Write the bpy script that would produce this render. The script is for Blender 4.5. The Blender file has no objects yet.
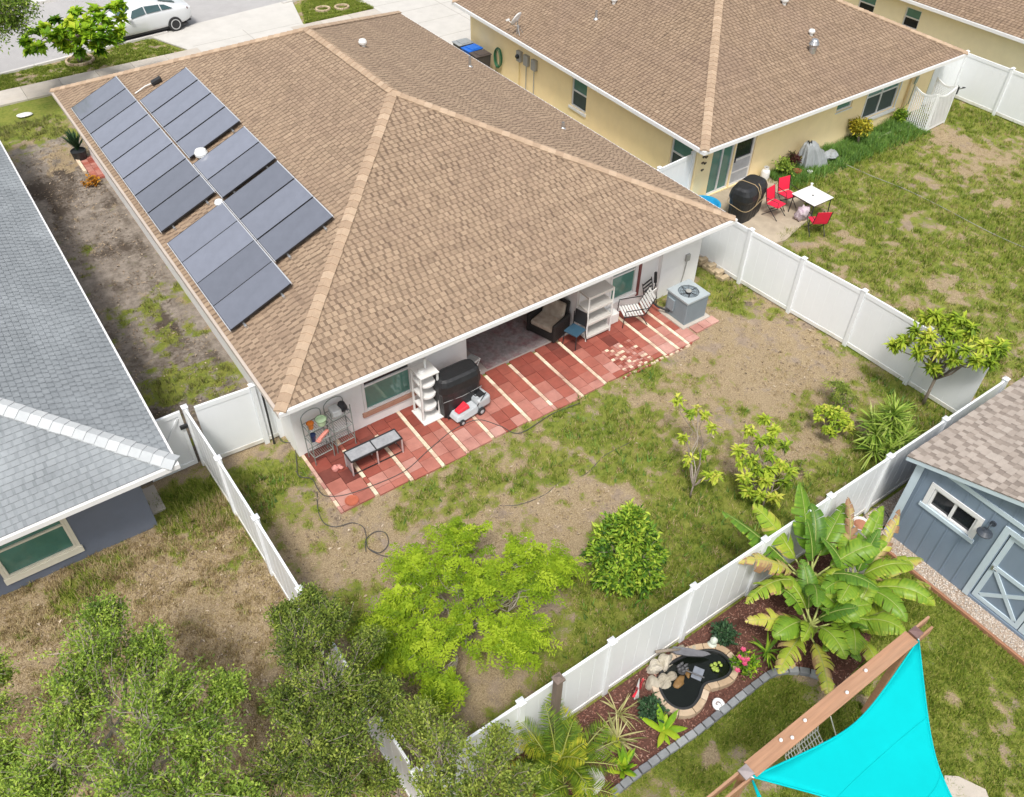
import bpy, math, random
import numpy as np
from mathutils import Vector, Matrix
R = math.radians
rng = np.random.default_rng(7)
random.seed(7)
scene = bpy.context.scene
COL = scene.collection

# ------------------------------------------------------------------ camera
CH = 15.0
F_, P_, RO, YW = 840.8, R(43.82), R(.94), R(35.67)
FW = np.array([math.cos(P_)*math.sin(YW), math.cos(P_)*math.cos(YW), -math.sin(P_)])
RT = np.array([math.cos(YW), -math.sin(YW), 0.0]); UP = np.cross(RT, FW)
RT, UP = math.cos(RO)*RT+math.sin(RO)*UP, -math.sin(RO)*RT+math.cos(RO)*UP
cam = bpy.data.cameras.new('camera'); camo = bpy.data.objects.new('camera', cam); COL.objects.link(camo)
m = Matrix.Identity(4)
for i in range(3):
    m[i][0], m[i][1], m[i][2] = RT[i], UP[i], -FW[i]
m[2][3] = CH
camo.matrix_world = m
cam.sensor_width = 36; cam.lens = F_/1024*36; cam.clip_end = 3000; cam.clip_start = .1
scene.camera = camo

def at(px, py, z=0.0):
    "ground point (or point at height z) that was measured at a pixel of the survey photo"
    d = FW*F_+RT*(px-512)-UP*(py-398.5); t = (z-CH)/d[2]
    return float(d[0]*t), float(d[1]*t)

# ------------------------------------------------------------------ materials
def nod(nt, t, **kw):
    n = nt.nodes.new(t)
    for k, v in kw.items():
        if k in n.inputs: n.inputs[k].default_value = v
        else: setattr(n, k, v)
    return n

def ramp(nt, cols, interp='LINEAR'):
    r = nt.nodes.new('ShaderNodeValToRGB'); cr = r.color_ramp; cr.interpolation = interp
    while len(cr.elements) < len(cols): cr.elements.new(0.5)
    for i, c in enumerate(cols):
        cr.elements[i].position = i/max(1, len(cols)-1); cr.elements[i].color = (*c, 1)
    return r

def M(name, cols, rough=.6, var=.15, scale=5., bump=0., bscale=60., metal=0., spec=.5, stain=None, stain_scale=.6, stain_amt=.5, trans=0., coat=0., uvec=None):
    """cols: one colour, or a list of colours picked by the face attribute «tone»; noise wear and an optional stain colour over it"""
    mt = bpy.data.materials.new(name); mt.use_nodes = True
    nt = mt.node_tree; nt.nodes.clear(); L = nt.links.new
    out = nod(nt, 'ShaderNodeOutputMaterial'); b = nod(nt, 'ShaderNodeBsdfPrincipled')
    b.inputs['Roughness'].default_value = rough; b.inputs['Metallic'].default_value = metal
    b.inputs['Specular IOR Level'].default_value = spec; b.inputs['Coat Weight'].default_value = coat
    tc = nod(nt, 'ShaderNodeTexCoord'); vec = tc.outputs['Object']
    if uvec:
        mp = nod(nt, 'ShaderNodeMapping'); mp.inputs['Scale'].default_value = uvec; L(vec, mp.inputs['Vector']); vec = mp.outputs['Vector']
    nz = nod(nt, 'ShaderNodeTexNoise', Scale=scale, Detail=7., Roughness=.65); L(vec, nz.inputs['Vector'])
    if isinstance(cols[0], (int, float)):
        rgb = nod(nt, 'ShaderNodeRGB'); rgb.outputs[0].default_value = (*cols, 1); csock = rgb.outputs[0]
    else:
        a = nod(nt, 'ShaderNodeAttribute', attribute_name='tone'); rp = ramp(nt, cols); L(a.outputs['Fac'], rp.inputs['Fac']); csock = rp.outputs['Color']
    if stain:
        n2 = nod(nt, 'ShaderNodeTexNoise', Scale=stain_scale, Detail=5., Roughness=.6); L(vec, n2.inputs['Vector'])
        mr = nod(nt, 'ShaderNodeMapRange'); mr.inputs[1].default_value = .45; mr.inputs[2].default_value = .7; mr.inputs[3].default_value = 0; mr.inputs[4].default_value = stain_amt
        L(n2.outputs['Fac'], mr.inputs[0])
        mx = nod(nt, 'ShaderNodeMixRGB'); L(mr.outputs[0], mx.inputs['Fac']); L(csock, mx.inputs[1]); mx.inputs[2].default_value = (*stain, 1); csock = mx.outputs[0]
    mr = nod(nt, 'ShaderNodeMapRange'); mr.inputs[1].default_value = .25; mr.inputs[2].default_value = .75
    mr.inputs[3].default_value = 1-var; mr.inputs[4].default_value = 1+var; L(nz.outputs['Fac'], mr.inputs[0])
    hs = nod(nt, 'ShaderNodeHueSaturation'); L(csock, hs.inputs['Color']); L(mr.outputs[0], hs.inputs['Value']); csock = hs.outputs['Color']
    L(csock, b.inputs['Base Color'])
    if bump:
        nb = nod(nt, 'ShaderNodeTexNoise', Scale=bscale, Detail=4.); L(vec, nb.inputs['Vector'])
        bp = nod(nt, 'ShaderNodeBump', Strength=bump, Distance=.02); L(nb.outputs['Fac'], bp.inputs['Height']); L(bp.outputs['Normal'], b.inputs['Normal'])
    if trans:
        tr = nod(nt, 'ShaderNodeBsdfTranslucent'); L(csock, tr.inputs['Color'])
        ms = nod(nt, 'ShaderNodeMixShader'); ms.inputs[0].default_value = trans
        L(b.outputs[0], ms.inputs[1]); L(tr.outputs[0], ms.inputs[2]); L(ms.outputs[0], out.inputs['Surface'])
    else:
        L(b.outputs[0], out.inputs['Surface'])
    return mt

# ------------------------------------------------------------------ mesh collector
def rot(rx=0, ry=0, rz=0):
    return np.array((Matrix.Rotation(rz, 3, 'Z') @ Matrix.Rotation(ry, 3, 'Y') @ Matrix.Rotation(rx, 3, 'X')))

class MB:
    def __init__(s): s.v = []; s.f = []; s.t = []
    def add(s, vs, fs, tone=.5):
        o = len(s.v); s.v += [tuple(map(float, p)) for p in vs]
        for f in fs: s.f.append(tuple(i+o for i in f)); s.t.append(tone)
        return s
    def box(s, x0, y0, z0, x1, y1, z1, tone=.5):
        x0, x1 = sorted((x0, x1)); y0, y1 = sorted((y0, y1)); z0, z1 = sorted((z0, z1))
        return s.add([(x0,y0,z0),(x1,y0,z0),(x1,y1,z0),(x0,y1,z0),(x0,y0,z1),(x1,y0,z1),(x1,y1,z1),(x0,y1,z1)],
                     [(0,3,2,1),(4,5,6,7),(0,1,5,4),(1,2,6,5),(2,3,7,6),(3,0,4,7)], tone)
    def obox(s, c, size, r=None, tone=.5):
        hx, hy, hz = [a/2 for a in size]
        P = np.array([(-hx,-hy,-hz),(hx,-hy,-hz),(hx,hy,-hz),(-hx,hy,-hz),(-hx,-hy,hz),(hx,-hy,hz),(hx,hy,hz),(-hx,hy,hz)])
        if r is not None: P = P @ r.T
        return s.add(P+np.array(c), [(0,3,2,1),(4,5,6,7),(0,1,5,4),(1,2,6,5),(2,3,7,6),(3,0,4,7)], tone)
    def bar(s, a, b, w, h=None, tone=.5, up=(0,0,1)):
        a = np.array(a, float); b = np.array(b, float); d = b-a; l = np.linalg.norm(d); d /= l
        u = np.array(up, float)
        if abs(d @ u) > .98: u = np.array((1., 0, 0))
        y = np.cross(u, d); y /= np.linalg.norm(y); z = np.cross(d, y)
        return s.obox((a+b)/2, (l, w, h or w), np.array([d, y, z]).T, tone)
    def tube(s, pts, r, seg=8, tone=.5, cap=True):
        P = np.array(pts, float); n = len(P)
        rr = np.full(n, r) if np.isscalar(r) else np.array(r, float)
        T = np.gradient(P, axis=0); T /= np.linalg.norm(T, axis=1)[:, None]+1e-9
        u = np.array((0, 0, 1.)) if abs(T[0][2]) < .9 else np.array((1., 0, 0))
        vs = []
        for i in range(n):
            u = u-T[i]*(u @ T[i]); u /= np.linalg.norm(u)+1e-9; w = np.cross(T[i], u)
            for k in range(seg):
                a = 2*math.pi*k/seg; vs.append(P[i]+rr[i]*(math.cos(a)*u+math.sin(a)*w))
        fs = [(i*seg+k, i*seg+(k+1) % seg, (i+1)*seg+(k+1) % seg, (i+1)*seg+k) for i in range(n-1) for k in range(seg)]
        if cap: fs += [tuple(range(seg-1, -1, -1)), tuple((n-1)*seg+k for k in range(seg))]
        return s.add(vs, fs, tone)
    def lathe(s, prof, c=(0,0,0), seg=20, r=None, tone=.5):
        vs = []; n = len(prof)
        for (q, z) in prof:
            for k in range(seg):
                a = 2*math.pi*k/seg; vs.append((q*math.cos(a), q*math.sin(a), z))
        P = np.array(vs)
        if r is not None: P = P @ r.T
        fs = [(i*seg+k, i*seg+(k+1) % seg, (i+1)*seg+(k+1) % seg, (i+1)*seg+k) for i in range(n-1) for k in range(seg)]
        fs += [tuple(range(seg-1, -1, -1)), tuple((n-1)*seg+k for k in range(seg))]
        return s.add(P+np.array(c), fs, tone)
    def prism(s, poly, z0, z1, tone=.5):
        n = len(poly); vs = [(x, y, z0) for x, y in poly]+[(x, y, z1) for x, y in poly]
        return s.add(vs, [tuple(range(n-1, -1, -1)), tuple(range(n, 2*n))]+[(i, (i+1) % n, n+(i+1) % n, n+i) for i in range(n)], tone)
    def ring(s, outer, inner, z0, z1, tone=.5):
        n = len(outer); vs = [(x,y,z0) for x,y in outer]+[(x,y,z1) for x,y in outer]+[(x,y,z0) for x,y in inner]+[(x,y,z1) for x,y in inner]
        fs = []
        for i in range(n):
            j = (i+1) % n
            fs += [(i,j,n+j,n+i), (2*n+j,2*n+i,3*n+i,3*n+j), (n+i,n+j,3*n+j,3*n+i), (j,i,2*n+i,2*n+j)]
        return s.add(vs, fs, tone)
    def blob(s, c, rad, seed=0, amp=.2, fr=1.6, seg=14, rings=9, tone=.5, flat=None, r=None):
        rg = np.random.default_rng(seed); ph = rg.uniform(0, 6.28, (5, 3)); k = rg.normal(0, fr, (5, 3)); vs = []
        for i in range(rings+1):
            th = math.pi*i/rings
            for j in range(seg):
                a = 2*math.pi*j/seg; d = np.array((math.sin(th)*math.cos(a), math.sin(th)*math.sin(a), math.cos(th)))
                q = 1+amp*sum(math.sin(k[h] @ d*2+ph[h][0]) for h in range(5))/2.2
                p = d*q*np.array(rad)
                if flat is not None: p[2] = max(p[2], flat)
                vs.append(p)
        P = np.array(vs)
        if r is not None: P = P @ r.T
        return s.add(P+np.array(c), [(i*seg+j, (i+1)*seg+j, (i+1)*seg+(j+1) % seg, i*seg+(j+1) % seg) for i in range(rings) for j in range(seg)], tone)
    def build(s, name, mat, parent=None, world=False, smooth=False, bevel=0., solid=0.):
        V = np.array(s.v, float); me = bpy.data.meshes.new(name); loc = None
        if parent is not None and world: V = V-np.array(rootloc(parent))
        if parent is None:
            loc = np.array(((V[:,0].min()+V[:,0].max())/2, (V[:,1].min()+V[:,1].max())/2, V[:,2].min())); V = V-loc
        me.from_pydata(V.tolist(), [], s.f); me.materials.append(mat)
        at_ = me.attributes.new('tone', 'FLOAT', 'FACE'); at_.data.foreach_set('value', np.array(s.t, np.float32))
        if smooth: me.polygons.foreach_set('use_smooth', [True]*len(me.polygons))
        o = bpy.data.objects.new(name, me); COL.objects.link(o)
        if loc is not None: o.location = loc
        if parent is not None: o.parent = parent
        if solid:
            md = o.modifiers.new('solid', 'SOLIDIFY'); md.thickness = solid
        if bevel:
            md = o.modifiers.new('bevel', 'BEVEL'); md.width = bevel; md.segments = 2; md.limit_method = 'ANGLE'; md.angle_limit = R(40)
        return o

def rootloc(o):
    l = Vector((0, 0, 0))
    while o is not None: l = l+o.location; o = o.parent
    return l

def tag(o, label=None, cat=None, group=None, kind=None):
    if label: o['label'] = label
    if cat: o['category'] = cat
    if group: o['group'] = group
    if kind: o['kind'] = kind
    return o

def thing(name, label, cat, loc=(0, 0, 0), rz=0., group=None):
    o = bpy.data.objects.new(name, None); COL.objects.link(o); o.empty_display_size = .2
    o.location = (*loc, 0)[:3]; o.rotation_euler = (0, 0, rz)
    return tag(o, label, cat, group)

def kids(o): return [c for c in COL.objects if c.parent == o]

def dup(o, loc, rz=0., label=None, parent=None):
    c = o.copy(); COL.objects.link(c)
    if parent is None:
        c.location = (*loc, 0)[:3]; c.rotation_euler = (0, 0, rz)
        if label: c['label'] = label
    else: c.parent = parent
    for ch in kids(o): dup(ch, None, parent=c)
    return c

def npmesh(name, V, F, tone, mat, parent=None, world=False, smooth=False):
    "large mesh straight from arrays; F is (m,3) or (m,4)"
    V = np.asarray(V, np.float32); F = np.asarray(F, np.int32); me = bpy.data.meshes.new(name); loc = None
    if parent is not None and world: V = V-np.array(rootloc(parent), np.float32)
    if parent is None:
        loc = np.array(((V[:,0].min()+V[:,0].max())/2, (V[:,1].min()+V[:,1].max())/2, V[:,2].min())); V = V-loc.astype(np.float32)
    k = F.shape[1]
    me.vertices.add(len(V)); me.vertices.foreach_set('co', V.ravel())
    me.loops.add(F.size); me.loops.foreach_set('vertex_index', F.ravel())
    me.polygons.add(len(F)); me.polygons.foreach_set('loop_start', np.arange(0, F.size, k, dtype=np.int32))
    if tone is not None:
        a = me.attributes.new('tone', 'FLOAT', 'FACE'); a.data.foreach_set('value', np.asarray(tone, np.float32))
    if smooth: me.polygons.foreach_set('use_smooth', np.ones(len(F), bool))
    me.update(calc_edges=True); me.validate()
    me.materials.append(mat); o = bpy.data.objects.new(name, me); COL.objects.link(o)
    if loc is not None: o.location = loc
    if parent is not None: o.parent = parent
    return o

def unit(a): return a/(np.linalg.norm(a, axis=-1, keepdims=True)+1e-9)

def leafmesh(P, D, N, Ln, Wd, fold=.25, seg=2):
    "folded diamond leaves: returns V, F"
    P, D, N = np.asarray(P, float), unit(np.asarray(D, float)), np.asarray(N, float)
    S = unit(np.cross(D, N)); N = np.cross(S, D); Ln = np.asarray(Ln)[:, None]; Wd = np.asarray(Wd)[:, None]
    V = np.stack([P, P+D*Ln*.45+S*Wd*.5+N*Wd*fold, P+D*Ln-N*Ln*.12, P+D*Ln*.45-S*Wd*.5+N*Wd*fold], 1).reshape(-1, 3)
    i = np.arange(len(P))[:, None]*4
    F = np.concatenate([i+np.array([[0, 1, 2]]), i+np.array([[0, 2, 3]])], 1).reshape(-1, 3)
    return V, F

# lattice value noise for painting the ground
def vnoise(x, y, sc, seed):
    rg = np.random.default_rng(seed); T = rg.random((256, 256)); x = x/sc+1000; y = y/sc+1000
    xi, yi = np.floor(x).astype(int), np.floor(y).astype(int); fx, fy = x-xi, y-yi
    fx = fx*fx*(3-2*fx); fy = fy*fy*(3-2*fy)
    g = lambda a, b: T[a % 256, b % 256]
    return (g(xi,yi)*(1-fx)+g(xi+1,yi)*fx)*(1-fy)+(g(xi,yi+1)*(1-fx)+g(xi+1,yi+1)*fx)*fy
def fnoise(x, y, sc, seed, oct=4):
    s = 0; a = 1.; tot = 0
    for i in range(oct): s = s+a*vnoise(x, y, sc/2**i, seed+i*13); tot += a; a *= .55
    return s/tot

# ------------------------------------------------------------------ light, world
SUN_EL, SUN_AZ = R(61), R(220)          # azimuth clockwise from +Y: the sun stands behind the camera
sd = Vector((math.sin(SUN_AZ)*math.cos(SUN_EL), math.cos(SUN_AZ)*math.cos(SUN_EL), math.sin(SUN_EL)))
sl = bpy.data.lights.new('sun', 'SUN'); sl.energy = 2.1; sl.angle = R(11); sl.color = (1, .96, .9)
so = bpy.data.objects.new('sun', sl); COL.objects.link(so); so.location = (0, 0, 60)
so.rotation_euler = (-sd).to_track_quat('-Z', 'Y').to_euler()
w = bpy.data.worlds.new('World'); scene.world = w; w.use_nodes = True
nt = w.node_tree; bg = nt.nodes['Background']
sky = nt.nodes.new('ShaderNodeTexSky'); sky.sky_type = 'NISHITA'; sky.sun_disc = False
sky.sun_elevation = SUN_EL; sky.sun_rotation = SUN_AZ; sky.dust_density = 4.; sky.air_density = 1.2; sky.ozone_density = 1.
hs = nt.nodes.new('ShaderNodeHueSaturation'); hs.inputs['Saturation'].default_value = .35   # thin bright overcast
nt.links.new(sky.outputs[0], hs.inputs['Color']); nt.links.new(hs.outputs[0], bg.inputs['Color'])
bg.inputs['Strength'].default_value = .135
scene.view_settings.view_transform = 'Standard'; scene.view_settings.look = 'None'
scene.view_settings.exposure = .44; scene.view_settings.gamma = 1
scene.cycles.max_bounces = 6; scene.cycles.transparent_max_bounces = 6
# ------------------------------------------------------------------ materials of the place
SHING = [(.14,.094,.063),(.22,.155,.104),(.30,.215,.145),(.365,.268,.182),(.45,.34,.24)]
mShing = M('tan shingles', SHING, .9, .14, 3., .25, 200, stain=(.22,.15,.11), stain_scale=.45, stain_amt=.3)
mShingR = M('brown shingles', [(.135,.09,.06),(.205,.141,.092),(.268,.19,.126),(.322,.232,.158),(.39,.295,.207)], .9, .14, 3., .25, 200, stain=(.2,.135,.105), stain_scale=.35, stain_amt=.35)
mShingG = M('grey shingles', [(.17,.188,.20),(.202,.221,.234),(.224,.243,.257),(.246,.266,.28),(.29,.31,.325)], .6, .08, 3., .2, 200, stain=(.38,.41,.43), stain_scale=.5, stain_amt=.5)
mShingS = M('pale shingles', [(.23,.19,.16),(.31,.26,.22),(.38,.325,.28),(.44,.385,.335),(.52,.46,.41)], .9, .12, 3., .2, 200)
mCap = M('ridge caps', [(.35,.25,.17),(.405,.295,.203),(.455,.34,.24)], .9, .12, 6., .2, 150)
mCapG = M('pale ridge caps', [(.43,.45,.46),(.475,.495,.505),(.52,.54,.545)], .85, .06, 6., .2, 150)
mWhite = M('white stucco', (.84,.835,.825), .85, .04, 2., .25, 90, stain=(.74,.73,.71), stain_scale=.7, stain_amt=.35)
mYellow = M('yellow stucco', (.97,.79,.46), .85, .05, 2., .25, 90, stain=(.92,.73,.41), stain_scale=.8, stain_amt=.4)
mGrey = M('slate stucco', (.155,.18,.235), .85, .07, 2., .25, 90, stain=(.15,.165,.205), stain_scale=.8, stain_amt=.5)
mTrim = M('white paint', (.75,.75,.745), .45, .04, 3.)
mFascia = M('beige fascia', (.50,.43,.37), .55, .08, 3.)
mCream = M('cream trim', (.76,.72,.60), .6, .05, 3.)
mVinyl = M('white vinyl', (.80,.825,.845), .35, .025, 1.5, stain=(.78,.80,.80), stain_scale=.5, stain_amt=.3)
mGlass = M('green tinted glass', (.085,.22,.18), .07, .25, 1.2, spec=.8)
mGlassD = M('dark glass', (.018,.022,.026), .06, .2, 1.2, spec=.7)
mScreen = M('insect screen', (.05,.075,.07), .7, .15, 3.)
mSoffit = M('soffit', (.66,.65,.63), .8, .05, 4.)
mBrown = M('clay sill', (.44,.24,.17), .8, .1, 6.)
mConc = M('pale concrete', [(.42,.375,.315),(.47,.42,.36),(.51,.465,.405)], .9, .1, 2.5, .2, 120, stain=(.45,.43,.40), stain_scale=.5, stain_amt=.5)
mConcT = M('stained concrete', (.42,.35,.26), .9, .2, 2.2, .2, 120, stain=(.26,.22,.16), stain_scale=.9, stain_amt=.7)
mAsph = M('asphalt', (.36,.35,.345), .9, .08, 1.2, .3, 200, stain=(.42,.41,.405), stain_scale=.25, stain_amt=.5)
mKerb = M('kerb concrete', [(.50,.48,.45),(.58,.56,.53)], .9, .1, 3., .2, 100)
mMetal = M('galvanised metal', (.55,.56,.57), .35, .1, 6., metal=.85)
mGreyPl = M('grey box paint', (.36,.36,.34), .5, .1, 5.)
mBlackPl = M('black plastic', (.02,.021,.023), .5, .15, 5.)
mBlackCl = M('black cover cloth', (.016,.017,.019), .48, .3, 6., .5, 14)
mWhitePl = M('white plastic', (.72,.72,.70), .4, .05, 4.)

# ------------------------------------------------------------------ ground
def px_blobs(l): return [(*at(a, b), r, s) for a, b, r, s in l]
EDGE = px_blobs([(344+(700-344)*k/22, 523-(523-350)*k/22, .20, .32) for k in range(23)]+[(300+5*k, 440+10*k, .24, .35) for k in range(9)]+[(720,268,.5,.4),(700,345,.4,.4)])
GRASS = px_blobs([  # lush patches of the yard: pixel, radius in metres, strength
 (290,470,.9,.55),(262,490,.6,.5),(320,520,.6,.3),(600,392,.55,.75),(640,372,.45,.65),(655,365,.4,.6),(560,405,.6,.6),(520,432,.6,.65),(470,462,.6,.55),(430,490,.5,.5),(425,515,.4,.35),
 (580,440,.8,.35),(640,430,.8,.35),(700,520,.9,.55),(730,540,.9,.8),(760,500,.8,.5),(780,520,.8,.6),(720,575,.9,.55),(670,590,.8,.45),(600,420,.7,.4),(690,488,.6,.4),(660,560,.9,.3),(600,600,.7,.45),(570,640,.9,.4),(545,690,.7,.45),(640,600,.6,.4),
 (905,415,.9,.75),(880,460,.9,.6),(850,470,.6,.35),(930,405,.5,.7),(720,275,.5,.35),(735,295,.6,.45),(745,310,.5,.4),(540,470,.8,.3),(505,480,.6,.3),(625,470,.6,.3),(345,545,.5,.2),(350,610,.6,.45),(330,590,.5,.35),(400,560,.5,.2),(650,620,.8,.35),(690,600,.6,.3),
 (840,470,.5,.3),(820,460,.4,.2),
 # strip between the houses
 (170,350,.7,.35),(200,375,.9,.45),(225,380,.5,.4),(140,310,.5,.3),(105,275,.4,.35),(85,250,.35,.35),(150,380,.6,.4),(190,330,.4,.3),(205,385,.8,.4),(20,125,2.5,.5),(8,105,2.,.5),(55,105,1.0,.4),(15,150,1.2,.25),
 # grey neighbour's yard
 (205,490,.8,.75),(190,510,.8,.6),(215,520,.6,.5),(165,545,.5,.2),(110,560,.6,.35),(60,595,.7,.4),(90,585,.5,.3),(245,545,.4,.4),
 # yellow neighbour's yard
 (880,150,.9,.8),(850,158,.9,.8),(815,178,.8,.75),(795,185,.6,.7),(905,135,.6,.7),(965,110,1.2,.5),(985,120,1.2,.4),(790,235,.5,.5),(815,228,.5,.45),(780,252,.4,.4),(880,220,1.5,.25),(960,190,2.0,.15),(900,260,1.5,.2),(1000,260,2.,.2),(860,190,1.2,.25),(940,300,1.2,.2),(900,185,.8,.3),(990,225,1.2,.3),(830,265,.8,.15)])
BARE = px_blobs([
 (770,340,1.3,.6),(720,325,.8,.45),(820,350,.9,.5),(740,370,.8,.35),(780,400,.8,.3),(690,400,.7,.25),(830,480,.7,.3),(800,440,.6,.3),(420,560,.9,.5),(360,560,.7,.4),(330,545,.6,.35),(520,575,.9,.55),(560,540,.8,.5),(600,500,.6,.35),(540,515,.7,.4),(640,490,.6,.3),(700,560,.6,.3),(560,625,.5,.4),(255,430,.7,.5),(295,500,.5,.4),(400,600,.8,.3),(380,520,.8,.55),(470,680,.9,.5),(440,660,.8,.4),(770,300,.6,.4),(745,270,.6,.5),
 (870,200,.6,.25),(960,170,.8,.3),(975,150,.5,.5),(905,225,.8,.3),(1010,230,.9,.3),(940,345,.5,.4),(800,240,.5,.5),(830,300,.4,.3),(955,140,.6,.7),(945,125,.5,.5),
 (45,150,1.6,.6),(60,185,1.6,.6),(40,180,1.,.6),(110,235,1.4,.5),(130,270,1.2,.4),(85,205,1.2,.5),(150,240,1.,.4),
 (730,745,.3,.4),(720,762,.3,.35)])
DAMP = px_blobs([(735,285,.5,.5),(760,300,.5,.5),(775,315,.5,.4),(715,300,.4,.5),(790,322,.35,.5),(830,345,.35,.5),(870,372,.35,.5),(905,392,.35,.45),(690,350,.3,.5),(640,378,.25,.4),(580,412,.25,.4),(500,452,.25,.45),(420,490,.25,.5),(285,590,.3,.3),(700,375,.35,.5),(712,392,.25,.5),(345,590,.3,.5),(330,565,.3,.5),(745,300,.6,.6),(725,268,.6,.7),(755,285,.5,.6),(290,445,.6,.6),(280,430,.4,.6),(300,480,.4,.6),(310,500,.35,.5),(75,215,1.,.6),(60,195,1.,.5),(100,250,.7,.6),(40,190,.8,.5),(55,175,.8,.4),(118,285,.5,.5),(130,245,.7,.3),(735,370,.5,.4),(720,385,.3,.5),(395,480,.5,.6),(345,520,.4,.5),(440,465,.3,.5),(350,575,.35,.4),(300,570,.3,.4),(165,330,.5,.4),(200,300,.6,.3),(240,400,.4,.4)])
def regions(x, y):
    g = np.full(x.shape, .45); d = np.full(x.shape, .6)
    def reg(mask, gg, dd): g[mask] = gg; d[mask] = dd
    reg((x > 1.9) & (x < 18) & (y > 5.1) & (y < 15), .42, .92)
    reg((x < 1.9) & (y < 15.1), .20, .95)
    reg((x > -1) & (x < 3.8) & (y >= 15.1), .18, .12)
    reg((x < 4) & (y > 31), .38, .75)
    reg((x > 17.8) & (y > 3) & (y < 17.6), .58, .95)
    reg((x > 2.1) & (y <= 5.15) & (x < 14), .84, .8)
    reg((y > 39), .60, .7)
    return g, d
def blobs(x, y, l):
    s = np.zeros(x.shape)
    for bx, by, r, k in l: s += k*np.exp(-((x-bx)**2+(y-by)**2)/(r*r))
    return s
kx0 = lambda x: 40.72+.107*x
def ground_fields(x, y):
    g, d = regions(x, y)
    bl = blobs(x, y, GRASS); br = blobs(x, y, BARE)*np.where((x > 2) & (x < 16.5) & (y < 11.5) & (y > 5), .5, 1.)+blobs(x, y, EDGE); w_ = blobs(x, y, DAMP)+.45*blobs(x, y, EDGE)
    n1 = fnoise(x, y, 1.6, 3)-.5; n2 = fnoise(x, y, .45, 9, 3)-.5; n3 = fnoise(x, y, .9, 21)-.5
    g = np.clip(g+bl-br*1.0+n1*1.0+n2*1.25+(vnoise(x, y, .17, 61)-.5)*.7, 0, 1); d = np.clip(d-br*.5-bl*.15+n3*1.2+n2*.8+(vnoise(x, y, .2, 67)-.5)*.6, 0, 1)
    w_ = np.clip(w_*.9+(fnoise(x, y, .7, 33)-.62)*1.2, 0, 1)
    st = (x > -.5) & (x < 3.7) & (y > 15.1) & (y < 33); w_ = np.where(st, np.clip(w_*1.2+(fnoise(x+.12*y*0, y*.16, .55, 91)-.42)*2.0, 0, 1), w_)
    return g, d, w_
xs = np.concatenate([[-600, -120, -30, -12], np.arange(-6, 36.01, .12), [45, 60, 120, 600]])
ys = np.concatenate([[-400, -60, -10], np.arange(-1.5, 46.01, .12), [55, 80, 150, 700]])
X, Y = np.meshgrid(xs, ys, indexing='ij')
g_, d_, w_ = ground_fields(X, Y)
a_ = np.where((X > -1) & (X < 3.8) & (Y > 15.1) & (Y < 34), 1., 0.)+.4*np.exp(-(((X-14.5)/3.)**2+((Y-9.6)/1.6)**2))+.3*np.exp(-(((X-5)/2.)**2+((Y-10)/1.2)**2)); a_ = np.clip(a_, 0, 1)
Z = (fnoise(X, Y, .8, 51)-.5)*.05+(fnoise(X, Y, .25, 57, 2)-.5)*.022-.02
Z[(Y > kx0(X)+.1) | ((Y > 32) & (((X > 9) & (X < 16.6)) | ((X > 18.9) & (X < 27)))) | ((Y > 37.9) & (Y < 39.4))] -= .05
Z[(X < -7) | (X > 36.5) | (Y < -2) | (Y > 46.5)] = -.03
nx, ny = len(xs), len(ys); I = np.arange(nx*ny).reshape(nx, ny)
Fq = np.stack([I[:-1,:-1], I[1:,:-1], I[1:,1:], I[:-1,1:]], -1).reshape(-1, 4)
mGround = bpy.data.materials.new('yard soil and turf'); mGround.use_nodes = True
nt = mGround.node_tree; L = nt.links.new; b = nt.nodes['Principled BSDF']; b.inputs['Roughness'].default_value = .95; b.inputs['Specular IOR Level'].default_value = .2
tc = nod(nt, 'ShaderNodeTexCoord')
def gn(scale, detail=5, rough=.65):
    n = nod(nt, 'ShaderNodeTexNoise', Scale=scale, Detail=float(detail), Roughness=rough); L(tc.outputs['Object'], n.inputs['Vector']); return n.outputs['Fac']
def mth(op, a, c, clamp=False):
    n = nod(nt, 'ShaderNodeMath', operation=op); n.use_clamp = clamp
    for i, v in enumerate((a, c)):
        if isinstance(v, (int, float)): n.inputs[i].default_value = v
        else: L(v, n.inputs[i])
    return n.outputs[0]
def mixc(f, a, c):
    n = nod(nt, 'ShaderNodeMixRGB'); L(f, n.inputs['Fac'])
    for i, v in ((1, a), (2, c)):
        if isinstance(v, tuple): n.inputs[i].default_value = (*v, 1)
        else: L(v, n.inputs[i])
    return n.outputs[0]
def att(n): return nod(nt, 'ShaderNodeAttribute', attribute_name=n).outputs['Fac']
def thr(a, n, k, w=1.): return mth('ADD', mth('MULTIPLY', mth('ADD', mth('SUBTRACT', a, .5), mth('MULTIPLY', mth('SUBTRACT', n, .5), w)), k), .5, True)
fine, mid, big = gn(38, 4), gn(9, 5), gn(1.3, 4)
vf = gn(110, 3)
soil = mixc(thr(gn(3., 7, .72), vf, 2.4, .3), (.255,.195,.14), (.47,.37,.275))
soil = mixc(mth('ADD', mth('MULTIPLY', thr(vf, fine, 3., 1.), .45), .55), (.19,.142,.10), soil)
soil = mixc(mth('MULTIPLY', att('ash'), .8), soil, mixc(thr(gn(2.2, 7, .75), vf, 3.5, .4), (.15,.13,.11), (.40,.355,.31)))
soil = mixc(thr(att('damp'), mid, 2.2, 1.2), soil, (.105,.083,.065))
that = mixc(thr(fine, vf, 3.4, 1.), (.235,.172,.10), (.50,.395,.25))
med = gn(4.5, 6, .7)
c = mixc(thr(att('dry'), mth('ADD', mth('MULTIPLY', med, .6), mth('MULTIPLY', fine, .4)), 4., 2.2), soil, that)
grs = mixc(thr(mid, fine, 2.2, .8), (.075,.125,.016), (.20,.27,.035))
grs = mixc(thr(big, mid, 2., .6), grs, (.27,.27,.06))
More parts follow.
